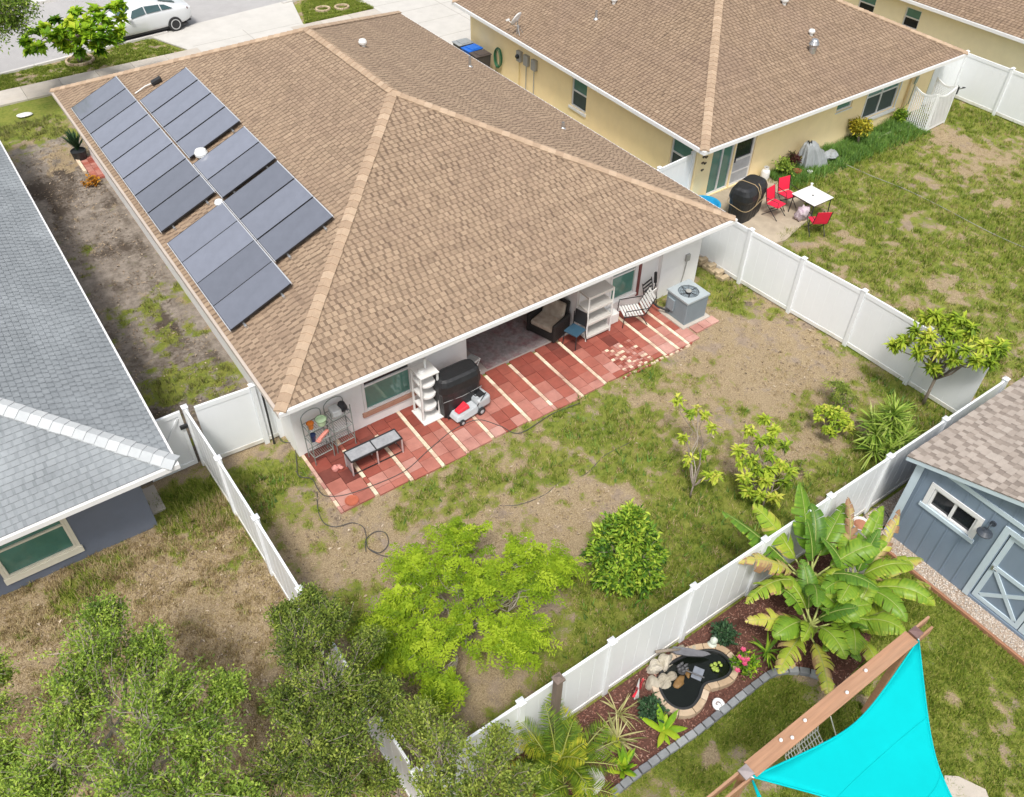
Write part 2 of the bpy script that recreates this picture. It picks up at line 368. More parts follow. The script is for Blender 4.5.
c = mixc(thr(att('green'), mth('ADD', mth('MULTIPLY', med, .5), mth('MULTIPLY', fine, .5)), 5., 2.4), c, grs)
L(c, b.inputs['Base Color'])
bp = nod(nt, 'ShaderNodeBump', Strength=.7, Distance=.05); L(mth('ADD', mth('ADD', mid, fine), mth('MULTIPLY', vf, .5)), bp.inputs['Height']); L(bp.outputs[0], b.inputs['Normal'])
me = bpy.data.meshes.new('ground')
me.vertices.add(nx*ny); me.vertices.foreach_set('co', np.stack([X, Y, Z], -1).astype(np.float32).ravel())
me.loops.add(Fq.size); me.loops.foreach_set('vertex_index', Fq.astype(np.int32).ravel())
me.polygons.add(len(Fq)); me.polygons.foreach_set('loop_start', np.arange(0, Fq.size, 4, dtype=np.int32))
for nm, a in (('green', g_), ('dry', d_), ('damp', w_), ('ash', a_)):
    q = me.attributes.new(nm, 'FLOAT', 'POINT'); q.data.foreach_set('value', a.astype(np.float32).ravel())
me.polygons.foreach_set('use_smooth', np.ones(len(Fq), bool)); me.update(calc_edges=True); me.materials.append(mGround)
go = bpy.data.objects.new('ground', me); COL.objects.link(go); tag(go, 'sandy yard soil with thin dry turf and green patches', None, kind='structure')

# ------------------------------------------------------------------ street side
def sheet(poly, z=.006, th=.03):
    b = MB(); b.prism(poly, z-th, z); return b
def kx(x): return 40.72+.107*x              # the near kerb line
sl_ = []
b = MB(); b.prism([(-40,kx(-40)+.35),(60,kx(60)+.35),(60,kx(60)+7.6),(-40,kx(-40)+7.6)], -.05, -.01)
tag(b.build('street', mAsph), 'grey asphalt residential street', kind='structure')
b = MB()
for i in range(-20, 60, 3):
    if 9.4 < i < 15.5 or 19.6 < i < 27: continue
    for dx, z in ((0, .07),):
        x0, x1 = i, i+2.985
        b.add([(x0,kx(x0),-.05),(x1,kx(x1),-.05),(x1,kx(x1)+.34,-.05),(x0,kx(x0)+.34,-.05),(x0,kx(x0),.07),(x1,kx(x1),.07),(x1,kx(x1)+.16,.065),(x0,kx(x0)+.16,.065),(x1,kx(x1)+.34,.0),(x0,kx(x0)+.34,.0)],
              [(0,3,2,1),(4,5,6,7),(7,6,8,9),(0,1,5,4),(2,3,9,8),(1,2,8,6,5),(0,4,7,9,3)], rng.uniform(.2, .9))
    b.add([(x0,kx(x0)+7.6,-.05),(x1,kx(x1)+7.6,-.05),(x1,kx(x1)+8.1,-.05),(x0,kx(x0)+8.1,-.05),(x0,kx(x0)+7.6,.1),(x1,kx(x1)+7.6,.1),(x1,kx(x1)+8.1,.12),(x0,kx(x0)+8.1,.12)],
          [(0,3,2,1),(4,5,6,7),(0,1,5,4),(2,3,7,6),(1,2,6,5),(0,4,7,3)], rng.uniform(.2, .9))
tag(b.build('kerb', mKerb), 'pale concrete kerb along the street', kind='structure')
b = MB()
for i in range(-14, 36):
    x0, x1 = i*1.5, i*1.5+1.488
    if 10.2 < x0 < 14.9 or 19.4 < x0 < 27: continue
    b.box(x0, 37.95, -.06, x1, 39.36, .014+rng.uniform(0, .006), rng.uniform(0, 1))
tag(b.build('pavement', mConc), 'pale concrete pavement slabs in front of the houses', kind='structure')
b = MB()   # two driveways with flared aprons
for poly in ([(10.3,32.6),(15.6,32.6),(15.7,39.5),(16.6,kx(16.6)+.3),(9.1,kx(9.1)+.3),(10.05,39.5)],
             [(19.5,32.3),(26,32.3),(26,39.5),(27,kx(27)+.3),(18.9,kx(18.9)+.3),(19.5,39.5)]):
    xa = sorted(p[0] for p in poly)
    b.prism(poly, -.05, .012, rng.uniform(.4, .9))
tag(b.build('driveway', M('bright driveway concrete', [(.46,.44,.405),(.50,.48,.445),(.53,.51,.475)], .9, .08, 1.5, .2, 100, stain=(.47,.45,.41), stain_scale=.35, stain_amt=.5)), 'bright concrete driveways between pavement and street', kind='structure')
b = MB()
for y in (34.5, 36.5, 38.2, 39.6): b.box(10.4, y, .010, 15.6, y+.025, .0145); b.box(19.6, y, .010, 25.9, y+.025, .0145)
for x in (13.0, 22.6): b.box(x, 32.7, .0095, x+.025, 40.3, .015)
tag(b.build('driveway_joint', M('dark joint concrete', (.33,.31,.28), .9)), 'dark control joints in the driveways', kind='structure')  # control joints laid as thin dark strips

# ------------------------------------------------------------------ house kit
def shingles(mb, A, B, C, D, seed, ex=.138, tw=(.09, .16), gap=(.035, .075), up=.53):
    A, B, C, D = [np.array(p, float) for p in (A, B, C, D)]
    e = (B-A)/np.linalg.norm(B-A); n = np.cross(e, D-A); n /= np.linalg.norm(n); s = np.cross(n, e)
    H = (D-A) @ s; H2 = (C-A) @ s; W = (B-A) @ e; dl = (D-A) @ e; dr = (C-A) @ e; rg = np.random.default_rng(seed)
    k = int(math.ceil(H/ex)); ex = H/k
    P = lambda u, v, l: A+e*u+s*v+n*l
    for i in range(k):
        v0, v1 = i*ex, (i+1)*ex; t0, t1 = v0/H, v1/H
        l0, l1, r0, r1 = dl*t0, dl*t1, W+(dr-W)*t0, W+(dr-W)*t1
        wd = max(.01, r0-l0); us = [0., rg.uniform(.03, .34)]; kinds = [True]; tooth = False
        if us[1] > wd-.06: us = [0.]; kinds = []
        while us[-1] < wd-.05:
            q = rg.uniform(*tw) if tooth else rg.uniform(*gap)
            us.append(min(us[-1]+q, wd)); kinds.append(tooth); tooth = not tooth
        if len(us) < 2: us = [0., wd]; kinds = [True]
        us[-1] = wd
        ct = rg.normal(0, .05)
        for j in range(len(us)-1):
            f0, f1 = us[j]/wd, us[j+1]/wd
            a0, a1 = l0+(r0-l0)*f0, l0+(r0-l0)*f1; b0, b1 = l1+(r1-l1)*f0, l1+(r1-l1)*f1
            sh = us[j]-0 if False else 0
            # keep tabs square away from the hips
            if j > 0: b0 = min(max(a0, l1), r1)
            if j < len(us)-2: b1 = min(max(a1, l1), r1)
            if b1 < b0: b1 = b0
            lf = .020 if kinds[j] else .012
            tn = (up+rg.normal(.0, .075) if kinds[j] else up-.40+rg.normal(0, .08))+ct*.7
            tn = min(1, max(0, tn)); 
            mb.add([P(a0,v0,lf), P(a1,v0,lf), P(b1,v1,.004), P(b0,v1,.004), P(a0,v0,0), P(a1,v0,0)], [(0,1,2,3),(4,5,1,0)], tn)
    mb.add([P(0,0,-.01), P(W,0,-.01), P(dr,H,-.01), P(dl,H,-.01)], [(0,1,2,3)], .2)

def caps(mb, P, Q, w=.145, drop=.29, seed=0, ln=.22):
    P, Q = np.array(P, float), np.array(Q, float); d = Q-P; n = max(1, int(np.linalg.norm(d)/ln)); u = d/np.linalg.norm(d)
    h = np.array((-u[1], u[0], 0)); h /= np.linalg.norm(h); up = np.cross(u, h) if np.cross(u, h)[2] > 0 else -np.cross(u, h); rg = np.random.default_rng(seed)
    for i in range(n):
        a = P+d*i/n; c = P+d*(i+1.15)/n if i < n-1 else Q
        ww = w*rg.uniform(.95, 1.05); t = rg.uniform(0, 1)
        vs = []
        for q, l in ((a, .05), (c, .032)):
            vs += [q+h*ww-np.array((0,0,1))*ww*drop+up*l, q+up*(l+.012), q-h*ww-np.array((0,0,1))*ww*drop+up*l,
                   q+h*ww-np.array((0,0,1))*ww*drop+up*(l-.03), q-h*ww-np.array((0,0,1))*ww*drop+up*(l-.03)]
        mb.add(vs, [(0,1,6,5),(1,2,7,6),(0,3,4,2,1),(3,0,5,8),(2,4,9,7)], t)

def offset(poly, d):
    n = len(poly); out = []
    for i in range(n):
        p0, p1, p2 = [np.array(poly[(i+k) % n], float) for k in (-1, 0, 1)]
        a = (p1-p0)/np.linalg.norm(p1-p0); c = (p2-p1)/np.linalg.norm(p2-p1)
        na, nc = np.array((a[1], -a[0])), np.array((c[1], -c[0]))
        bis = na+nc; bis /= bis @ na
        out.append(tuple(p1+bis*d))
    return out

def wall_run(mb, P, Q, z0, z1, ops=(), depth=.13, tone=.5):
    P, Q = np.array((*P, 0), float), np.array((*Q, 0), float); Ln = np.linalg.norm(Q-P); u = (Q-P)/Ln; inn = np.array((-u[1], u[0], 0))
    us = sorted({0, Ln, *[o[0] for o in ops], *[o[1] for o in ops]}); vs = sorted({z0, z1, *[o[2] for o in ops], *[o[3] for o in ops]})
    pt = lambda a, z, d=0: P+u*a+np.array((0,0,z))+inn*d
    for i in range(len(us)-1):
        for j in range(len(vs)-1):
            cu, cv = (us[i]+us[i+1])/2, (vs[j]+vs[j+1])/2
            if any(o[0] < cu < o[1] and o[2] < cv < o[3] for o in ops): continue
            mb.add([pt(us[i],vs[j]), pt(us[i+1],vs[j]), pt(us[i+1],vs[j+1]), pt(us[i],vs[j+1])], [(0,1,2,3)], tone)
    for a, c, lo, hi in ops:
        o = [pt(a,lo), pt(c,lo), pt(c,hi), pt(a,hi)]; k = [pt(a,lo,depth), pt(c,lo,depth), pt(c,hi,depth), pt(a,hi,depth)]
        mb.add(o+k, [(0,4,5,1),(1,5,6,2),(2,6,7,3),(3,7,4,0),(4,7,6,5)], tone)

def local_frame(P, Q):
    P, Q = np.array((*P, 0), float), np.array((*Q, 0), float); u = (Q-P)/np.linalg.norm(Q-P); inn = np.array((-u[1], u[0], 0)); return P, u, inn

def window(house, P, Q, o, rail=.55, mull=None, frame=.05, matf=None, lower=None, upper=None, sill=None, sillm=None, name='window', depth=.13, trim=0.):
    a, c, lo, hi = o; P, u, inn = local_frame(P, Q); Rm = np.array([u, inn, (0,0,1)]).T
    b = MB()
    def rect(u0, u1, z0, z1, d, th, bb): bb.obox(P+u*(u0+u1)/2+inn*(d-th/2)+np.array((0,0,(z0+z1)/2)), (u1-u0, th, z1-z0), Rm)
    fd = depth-.035; e = .002
    rect(a+e, a+frame, lo+e, hi-e, fd, .05, b); rect(c-frame, c-e, lo+e, hi-e, fd, .05, b)
    rect(a+frame, c-frame, lo+e, lo+frame, fd, .05, b); rect(a+frame, c-frame, hi-frame, hi-e, fd, .05, b)
    zr = lo+(hi-lo)*rail if rail else None
    if zr: rect(a+frame, c-frame, zr-.025, zr+.025, fd+.004, .045, b)
    if mull:
        for mm in mull:
            um = a+(c-a)*mm
            for z0, z1 in (((lo+frame, zr-.025), (zr+.025, hi-frame)) if zr else ((lo+frame, hi-frame),)): rect(um-.03, um+.03, z0, z1, fd+.002, .045, b)
    if trim:
        rect(a-trim, c+trim, hi, hi+trim, .0, .025, b); rect(a-trim, a, lo, hi, .0, .025, b); rect(c, c+trim, lo, hi, .0, .025, b)
    win = b.build(name, matf or mTrim, house, world=True, bevel=.004)
    if zr:
        for z0, z1, mt in ((lo+frame*.6, zr, lower or mGlass), (zr, hi-frame*.6, upper or mGlass)):
            g = MB(); rect(a+frame*.6, c-frame*.6, z0, z1, fd+.022, .02, g); g.build('pane', mt, win, world=True)
    else:
        g = MB(); rect(a+frame*.6, c-frame*.6, lo+frame*.6, hi-frame*.6, fd+.022, .02, g); g.build('pane', lower or mGlass, win, world=True)
    if sill:
        ex, h, pr = sill
        g = MB(); rect(a-ex, c+ex, lo-h, lo-.001, .02, .02+pr, g); g.build('sill', sillm or mTrim, win, world=True, bevel=.006)
    return win

def hip_roof(house, c4, ze, k, name_mats, seed, faces=(0,1,2,3), axis='y', band=(.0, .07, 2.27, 2.44), bandm=None, gutter=True, front_ext=None, capw=.145):
    """c4: eave corners counter-clockwise from the back left (BL, BR, FR, FL); ridge along y"""
    BL, BR, FR, FL = [np.array(p, float) for p in c4]
    w = (np.linalg.norm(BR-BL)+np.linalg.norm(FR-FL))/2/2; zr = ze+w*k
    mb_, mf_ = (BL+BR)/2, (FL+FR)/2; d = (mf_-mb_)/np.linalg.norm(mf_-mb_)
    r0, r1 = mb_+d*w, mf_-d*w
    p3 = lambda p, z: (p[0], p[1], z)
    pl = [(BL, BR, r0, r0), (BR, FR, r1, r0), (FR, FL, r1, r1), (FL, BL, r0, r1)]
    nm = ['back','right','front','left']; roof = None
    b = MB()
    for i, (a, c, q, s_) in enumerate(pl):
        if i not in faces: continue
        shingles(b, p3(a, ze), p3(c, ze), p3(q, zr), p3(s_, zr), seed+i)
    roof = b.build('roof', name_mats[0], house, world=True)
    cb = MB()
    for a, q, dr in ((BL, r0, .29), (BR, r0, .29), (FR, r1, .29), (FL, r1, .29)): caps(cb, p3(a, ze+.01), p3(q, zr+.01), capw, dr*k/.41, seed)
    caps(cb, p3(r0, zr+.02), p3(r1, zr+.02), capw, k, seed)
    cb.build('ridge_cap', name_mats[1], roof, world=True)
    return roof, (r0, r1, zr)

def fascia(house, c4, z0, z1, mat, proud=.06, name='fascia'):
    b = MB(); b.ring(offset(c4, proud), offset(c4, -.02), z0, z1)
    return b.build(name, mat, house, world=True, bevel=.008)
def soffit(house, c4, z):
    b = MB(); b.prism(offset(c4, -.025), z, z+.03); return b.build('soffit', mSoffit, house, world=True)
# ------------------------------------------------------------------ the main house
HX0, HX1, HY0, HY1 = 3.35, 16.95, 13.08, 32.1
main = thing('house', 'white stucco house under a tan hip roof with solar panels, red paver patio behind', 'house', (10.1, 22.5, 0))
C4 = [(HX0,HY0),(HX1,HY0),(HX1,HY1),(HX0,HY1)]
mroof, (MR0, MR1, MZR) = hip_roof(main, C4, 2.43, .41, (mShing, mCap), 11)
# the back and side gutters: white behind, beige along the solar side
b = MB(); b.add([(HX0-.07,HY0-.07,2.30),(HX1+.06,HY0-.07,2.30),(HX1+.06,HY0+.02,2.30),(HX0+.02,HY0+.02,2.30),(HX0-.07,HY0-.07,2.425),(HX1+.06,HY0-.07,2.425),(HX1+.06,HY0+.02,2.425),(HX0+.02,HY0+.02,2.425)],
                [(0,3,2,1),(4,5,6,7),(0,1,5,4),(1,2,6,5),(2,3,7,6),(3,0,4,7)])
b.box(HX1-.02, HY0+.021, 2.30, HX1+.06, HY1+.06, 2.425); b.box(HX0-.07, HY1-.02, 2.30, HX1-.022, HY1+.06, 2.425)
b.build('gutter', mTrim, main, world=True, bevel=.01)
b = MB(); b.add([(HX0-.07,HY0-.068,2.30),(HX0+.02,HY0+.022,2.30),(HX0+.02,HY1-.022,2.30),(HX0-.07,HY1-.022,2.30),(HX0-.07,HY0-.068,2.423),(HX0+.02,HY0+.022,2.423),(HX0+.02,HY1-.022,2.423),(HX0-.07,HY1-.022,2.423)],
                [(0,1,2,3),(7,6,5,4),(0,4,5,1),(1,5,6,2),(2,6,7,3),(3,7,4,0)])
b.build('fascia', mFascia, main, world=True)
soffit(main, C4, 2.26)
WX0, WX1, WY0, WY1, WT = 3.76, 16.6, 13.92, 31.6, 2.262
LX0, LX1, LY = 8.54, 12.12, 17.0
WJ = 15.08
owl = (5.57-WX0, 6.93-WX0, .48, 1.70); owr = (13.28-LX1, 14.25-LX1, .50, 1.70); osl = (.35, 3.2, .06, 2.03)
b = MB()
wall_run(b, (WX0,WY0), (LX0,WY0), -.1, WT, [owl], .07); wall_run(b, (LX0,WY0), (LX0,LY), -.1, WT); wall_run(b, (LX0,LY), (LX1,LY), -.1, WT, [osl])
wall_run(b, (LX1,LY), (LX1,WY0), -.1, WT); wall_run(b, (LX1,WY0), (WJ,WY0), -.1, WT, [owr], .07); wall_run(b, (WJ,WY0), (WJ,WY0-.14), -.1, WT); wall_run(b, (WJ,WY0-.14), (WX1,WY0-.14), -.1, WT)
wall_run(b, (WX1,WY0-.14), (WX1,WY1), -.1, WT); wall_run(b, (WX1,WY1), (WX0,WY1), -.1, WT); wall_run(b, (WX0,WY1), (WX0,WY0), -.1, WT)
b.build('wall', mWhite, main, world=True)
window(main, (WX0,WY0), (LX0,WY0), owl, rail=.66, depth=.07, frame=.075, sill=(.07, .13, .06), sillm=mBrown, upper=mGlassD)
window(main, (LX1,WY0), (WJ,WY0), owr, rail=.70, depth=.07, frame=.075, sill=(.05, .08, .05))
tag(window(main, (LX0,LY), (LX1,LY), osl, rail=None, mull=(.5,), name='sliding_door', lower=mGlassD), 'wide glass patio door at the back of the porch')
b = MB(); b.box(14.31, WY0-.035, .35, 14.40, WY0-.002, 2.2); b.build('shutter_board', M('maroon board', (.20,.06,.055), .6), main, world=True)
b = MB(); b.box(16.0, WY0-.215, .98, 16.15, WY0-.142, 1.2); db = b.build('meter_box', mGreyPl, main, world=True, bevel=.01)
b = MB(); b.tube([(16.06,WY0-.18,.98),(16.02,WY0-.18,.5),(15.93,WY0-.18,.06)], .018); b.build('conduit', mGreyPl, main, world=True)
b = MB(); b.box(LX0+.02, WY0-.02, -.03, LX1-.02, LY, .022); b.build('porch_floor', M('porch floor', (.34,.29,.27), .85, .12, 4.), main, world=True)
# vents on the main roof, parts of the roof
def zroof(x, y): return 2.43+.41*min(x-HX0, HX1-x, y-HY0, HY1-y)
def vent(roof, name, x, y, z, kind, s=1.):
    b = MB()
    if kind == 'dome': b.lathe([(.09*s,-.1),(.09*s,.12*s),(.16*s,.13*s),(.17*s,.2*s),(.13*s,.28*s),(.02,.31*s)], (x, y, z), 16)
    elif kind == 'pipe': b.lathe([(.09,-.06),(.10,.0),(.05,.05),(.045,.3*s),(.036,.3*s),(.036,.2*s)], (x, y, z), 12)
    elif kind == 'turbine':
        b.lathe([(.12,-.1),(.12,.16),(.14,.17)], (x, y, z), 16)
        for k in range(16):
            a = 2*math.pi*k/16; q = lambda r, zz, da: (x+r*math.cos(a+da), y+r*math.sin(a+da), z+zz)
            b.add([q(.13,.17,0), q(.13,.17,.3), q(.19,.29,.38), q(.19,.29,.08), q(.12,.42,.42), q(.12,.42,.12)], [(0,1,2,3),(3,2,4,5)])
        b.lathe([(.13,.41),(.1,.45),(.02,.47)], (x, y, z), 16)
    return b.build(name, mMetal if kind != 'dome' else mWhitePl, roof, world=True, smooth=False)
for nm, x, y, kd, s in (('dome_vent', 5.48, 22.82, 'dome', 1.1), ('dome_vent', 5.03, 20.42, 'dome', .75), ('flue_pipe', 11.6, 24.5, 'dome', .8), ('vent_pipe', 15.84, 24.94, 'pipe', 1.2), ('vent_pipe', 15.5, 19.13, 'pipe', .7)):
    vent(mroof, nm, x, y, zroof(x, y), kd, s)
b = MB(); b.tube([(5.25,28.25,3.28),(5.6,28.2,3.45),(5.85,28.1,3.54)], .02, tone=.5); b.build('solar_conduit', mWhitePl, mroof, world=True)
b = MB(); b.obox((5.95,28.05,3.60), (.34,.2,.12), rot(0,-.389,-.2)); b.build('junction_box', mBlackPl, mroof, world=True, bevel=.02)

# ------------------------------------------------------------------ solar panels
mPV = M('grey solar glass', (.15,.162,.20), .10, .1, 2.2, spec=1., coat=.6)
nt = mPV.node_tree; oi = nod(nt, 'ShaderNodeObjectInfo'); mrr = nod(nt, 'ShaderNodeMapRange'); mrr.inputs[3].default_value = .78; mrr.inputs[4].default_value = 1.3; nt.links.new(oi.outputs['Random'], mrr.inputs[0])  # random value per panel imitates uneven sky reflections in the glass colour
hv = [n for n in nt.nodes if n.type == 'HUE_SAT'][0]; bs = [n for n in nt.nodes if n.type == 'BSDF_PRINCIPLED'][0]; h2 = nod(nt, 'ShaderNodeHueSaturation'); nt.links.new(hv.outputs[0], h2.inputs['Color']); nt.links.new(mrr.outputs[0], h2.inputs['Value']); nt.links.new(h2.outputs[0], bs.inputs['Base Color'])
mPVf = M('black anodised frame', (.02,.02,.022), .4); mAlu = M('bright aluminium edge', (.75,.76,.78), .3, .05, metal=.6)
proto = thing('solar_panel', 'x', 'solar panel', (0,0,0), group='solar panels on the tan roof')
PW, PL, TH = 1.085, 1.76, .04
b = MB(); b.box(-PL/2+.012, -PW/2+.012, 0, PL/2-.012, PW/2-.012, TH-.004); b.build('glass', mPV, proto)
b = MB(); b.box(-PL/2+.012, -PW/2, -.006, PL/2-.012, -PW/2+.0115, TH); b.box(-PL/2+.012, PW/2-.0115, -.006, PL/2-.012, PW/2, TH); b.box(-PL/2, -PW/2, -.006, -PL/2+.0115, PW/2, TH-.002)
b.build('frame', mPVf, proto)
b = MB(); b.box(PL/2-.0115, -PW/2, -.006, PL/2+.016, PW/2, TH+.004); b.build('edge_trim', mAlu, proto)
b = MB(); b.box(-PL/2-.022, -PW/2, -.004, -PL/2-.001, PW/2, TH-.002); b.build('edge_trim', mAlu, proto)
b = MB()
for sx in (-.55, .55):
    b.box(sx-.02, -PW/2-.12, -.06, sx+.02, PW/2+.02, -.02); b.box(sx-.03, -PW/2-.13, -.11, sx+.03, -PW/2-.07, -.03)
b.build('rail', mMetal, proto)
ordn = ['first','second','third','fourth','fifth','sixth','seventh','eighth']
sets = [(4.31, 29.83, 20.9, 8, 'in the long lower bank'), (4.28, 20.33, 15.98, 4, 'in the short lower bank'),
        (6.02, 27.52, 23.02, 4, 'in the upper bank nearest the street'), (5.99, 22.68, 20.46, 2, 'of the pair beside the round white vent'), (5.96, 20.33, 16.98, 3, 'in the upper bank by the hip')]
first = True; ang = math.atan(.41)
for cx, y0, y1, n, txt in sets:
    st = (y0-y1)/n
    for i in range(n):
        cy = y0-st*(i+.5); z = 2.43+.41*(cx-HX0)+.13
        lab = 'grey solar panel, '+(ordn[i] if n > 2 else ('farther' if i == 0 else 'nearer'))+(' from the street ' if n > 2 else ' one ')+txt
        if first: o = proto; o['label'] = lab; first = False
        else: o = dup(proto, (0,0,0), 0, lab)
        o.location = (cx, cy, z); o.rotation_euler = (0, -ang, 0)

# ------------------------------------------------------------------ grey neighbour on the left
grey = thing('house', 'slate grey stucco house under a pale grey shingle hip roof', 'house', (-5.5, 22, 0))
G4 = [(-12.3,12.9),(1.05,12.9),(1.05,33),(-12.3,33)]
groof, _ = hip_roof(grey, G4, 2.43, .41, (mShingG, mCapG), 31, capw=.185)
fascia(grey, G4, 2.29, 2.42, mTrim); soffit(grey, G4, 2.26)
gx0, gx1, gy0, gy1 = -11.8, .32, 13.82, 32.5
og = (-2.62-gx0, -1.26-gx0, .42, 1.66)
b = MB(); wall_run(b, (gx0,gy0), (gx1,gy0), -.1, 2.262, [og], .06); wall_run(b, (gx1,gy0), (gx1,gy1), -.1, 2.262); wall_run(b, (gx1,gy1), (gx0,gy1), -.1, 2.262); wall_run(b, (gx0,gy1), (gx0,gy0), -.1, 2.262)
b.build('wall', mGrey, grey, world=True)
window(grey, (gx0,gy0), (gx1,gy0), og, rail=.62, depth=.06, sill=(.09, .17, .05), sillm=mCream, trim=.07, matf=mCream)
vent(groof, 'vent_pipe', -.9, 20.5, 3.2, 'pipe', .6)

# ------------------------------------------------------------------ yellow neighbour on the right
yel = thing('house', 'pale yellow stucco house under a brown hip roof, with patio and lawn behind', 'house', (26.2, 24, 0))
Y4 = [(19.06,16.42),(33.05,16.48),(33.55,33),(19.55,32.0)]
yroof, _ = hip_roof(yel, Y4, 2.43, .41, (mShingR, mCap), 51)
fascia(yel, Y4, 2.29, 2.425, mTrim); soffit(yel, Y4, 2.26)
ya, yb_, yc, yd = (19.62,17.12), (32.75,17.35), (33.1,32.4), (20.05,31.45)
yn = np.hypot(yb_[0]-ya[0], yb_[1]-ya[1])
o_sl = (.72, 1.80, .04, 2.02); o_dr = (1.86, 2.86, .04, 2.04); o_w1 = (7.15, 8.05, 1.35, 1.85); o_w2 = (8.95, 11.0, .55, 1.92)
b = MB(); wall_run(b, ya, yb_, -.1, 2.262, [o_sl, o_dr, o_w1, o_w2]); wall_run(b, yb_, yc, -.1, 2.262); wall_run(b, yc, yd, -.1, 2.262)
lw = np.hypot(yd[0]-ya[0], yd[1]-ya[1])
# openings along the street-to-yard wall, measured from the far corner
lo = [(lw-(24.1-ya[1]), lw-(23.15-ya[1]), .80, 2.03), (lw-(18.42-ya[1]), lw-(17.42-ya[1]), .80, 2.0)]
wall_run(b, yd, ya, -.1, 2.262, lo); b.build('wall', mYellow, yel, world=True)
for o in lo: window(yel, yd, ya, o, rail=.5, sill=(.06,.1,.06), lower=mScreen)
window(yel, ya, yb_, o_sl, rail=None, mull=(.52,), name='sliding_door')
dd = window(yel, ya, yb_, o_dr, rail=None, frame=.08, name='screen_door', lower=mGlassD)
P, u, inn = local_frame(ya, yb_); Rm = np.array([u, inn, (0,0,1)]).T
g = MB()
for z0, z1 in ((.12, .5), (.55, .95)): g.obox(P+u*2.36+inn*.078+np.array((0,0,(z0+z1)/2)), (.84,.03,z1-z0), Rm)
g.build('kick_panel', M('grey louvre panel', (.42,.44,.47), .5), dd, world=True)
g = MB(); g.obox(P+u*2.36+inn*.07+np.array((0,0,.525)), (.84,.04,.05), Rm); g.obox(P+u*2.36+inn*.07+np.array((0,0,.985)), (.84,.04,.06), Rm); g.build('door_rail', mTrim, dd, world=True)
g = MB(); g.obox(P+u*1.97+inn*.04+np.array((0,0,1.0)), (.03,.06,.14), Rm); g.build('handle', mBlackPl, dd, world=True)
window(yel, ya, yb_, o_w1, rail=None, sill=(.04,.05,.03)); window(yel, ya, yb_, o_w2, rail=.62, mull=(.5,), sill=(.08,.12,.07), lower=mScreen, trim=.07)
g = MB(); g.obox(P+u*11.6-inn*.06+np.array((0,0,1.15)), (.09,.08,2.2), Rm); g.build('downspout', M('yellow downspout', (.74,.58,.33), .5), yel, world=True)
def zy(x, y): return 2.44+.41*min(x-19.3, 33.4-x, y-16.46)
for nm, px, py, kd, s in (('turbine_vent', 812, 52, 'turbine', 1.), ('vent_pipe', 811, 35, 'dome', .7), ('dome_vent', 784, 4, 'dome', .9), ('vent_pipe', 596, 19, 'pipe', 1.), ('dome_vent', 614, 3, 'dome', .8)):
    z = 3.
    for _ in range(40): q = at(px, py, z); z = .5*z+.5*zy(*q)
    vent(yroof, nm, q[0], q[1], z, kd, s)
# electricity meters and their pipes, the wall ornaments
ux = np.array((ya[0]-yd[0], ya[1]-yd[1])); ux /= np.linalg.norm(ux)
def ypt(y): t = (y-ya[1])/(yd[1]-ya[1]); return ya[0]+(yd[0]-ya[0])*t
for i, y in enumerate((27.55, 27.05, 26.5)):
    x = ypt(y); g = MB(); g.box(x-.14, y-.15, 1.3, x-.002, y+.15, 1.72); mb = g.build('meter_box', mGreyPl, yel, world=True, bevel=.02)
    g = MB(); g.tube([(x-.07,y,1.3),(x-.07,y,.02)], .02); g.build('conduit', mGreyPl if i else M('yellow pipe', (.62,.48,.2), .6), yel, world=True)
    if i == 0:
        g = MB(); g.lathe([(.0,0),(.09,0),(.09,.07),(.06,.1),(.0,.11)], (x-.145, y, 1.52), 14, rot(0, -math.pi/2)); g.build('meter_dial', mGlassD, yel, world=True)
mDark = M('dark bronze', (.06,.045,.035), .5)
for i, (du, z) in enumerate(((.33,1.86),(.27,1.66),(.40,1.62),(.26,1.45),(.38,1.40),(.30,1.18))):
    g = MB(); p = P+u*du-inn*.012+np.array((0,0,z))
    for sx in (-1, 1): g.obox(p+u*.035*sx+np.array((0,0,.012)), (.055,.012,.06), Rm @ rot(0, .5*sx))
    g.obox(p, (.014,.02,.08), Rm); g.build('wall_ornament', mDark, yel, world=True)

# ------------------------------------------------------------------ the yellow house beyond
far = thing('house', 'second yellow house with a brown roof, cut off at the top corner of the photo', 'house', (42, 24, 0))
F4 = [(36.15,11.0),(50,11.0),(50,31),(36.35,31)]
froof, _ = hip_roof(far, F4, 2.43, .41, (mShingR, mCap), 71)
fascia(far, F4, 2.29, 2.425, mTrim); soffit(far, F4, 2.26)
fo = [(31-.6-21.75, 31-.6-20.95, 1.12, 1.95), (31-.6-24.2, 31-.6-23.3, 1.0, 1.95)]
b = MB(); wall_run(b, (36.85,30.4), (36.75,11.6), -.1, 2.262, fo); wall_run(b, (36.75,11.6), (49.5,11.6), -.1, 2.262); wall_run(b, (49.5,11.6), (49.5,30.4), -.1, 2.262); wall_run(b, (49.5,30.4), (36.85,30.4), -.1, 2.262)
b.build('wall', M('cream yellow stucco', (.95,.86,.60), .85, .05, 2., .25, 90), far, world=True)
for o in fo: window(far, (36.85,30.4), (36.75,11.6), o, rail=.5, sill=(.05,.12,.05), sillm=mBrown, lower=mGlassD)

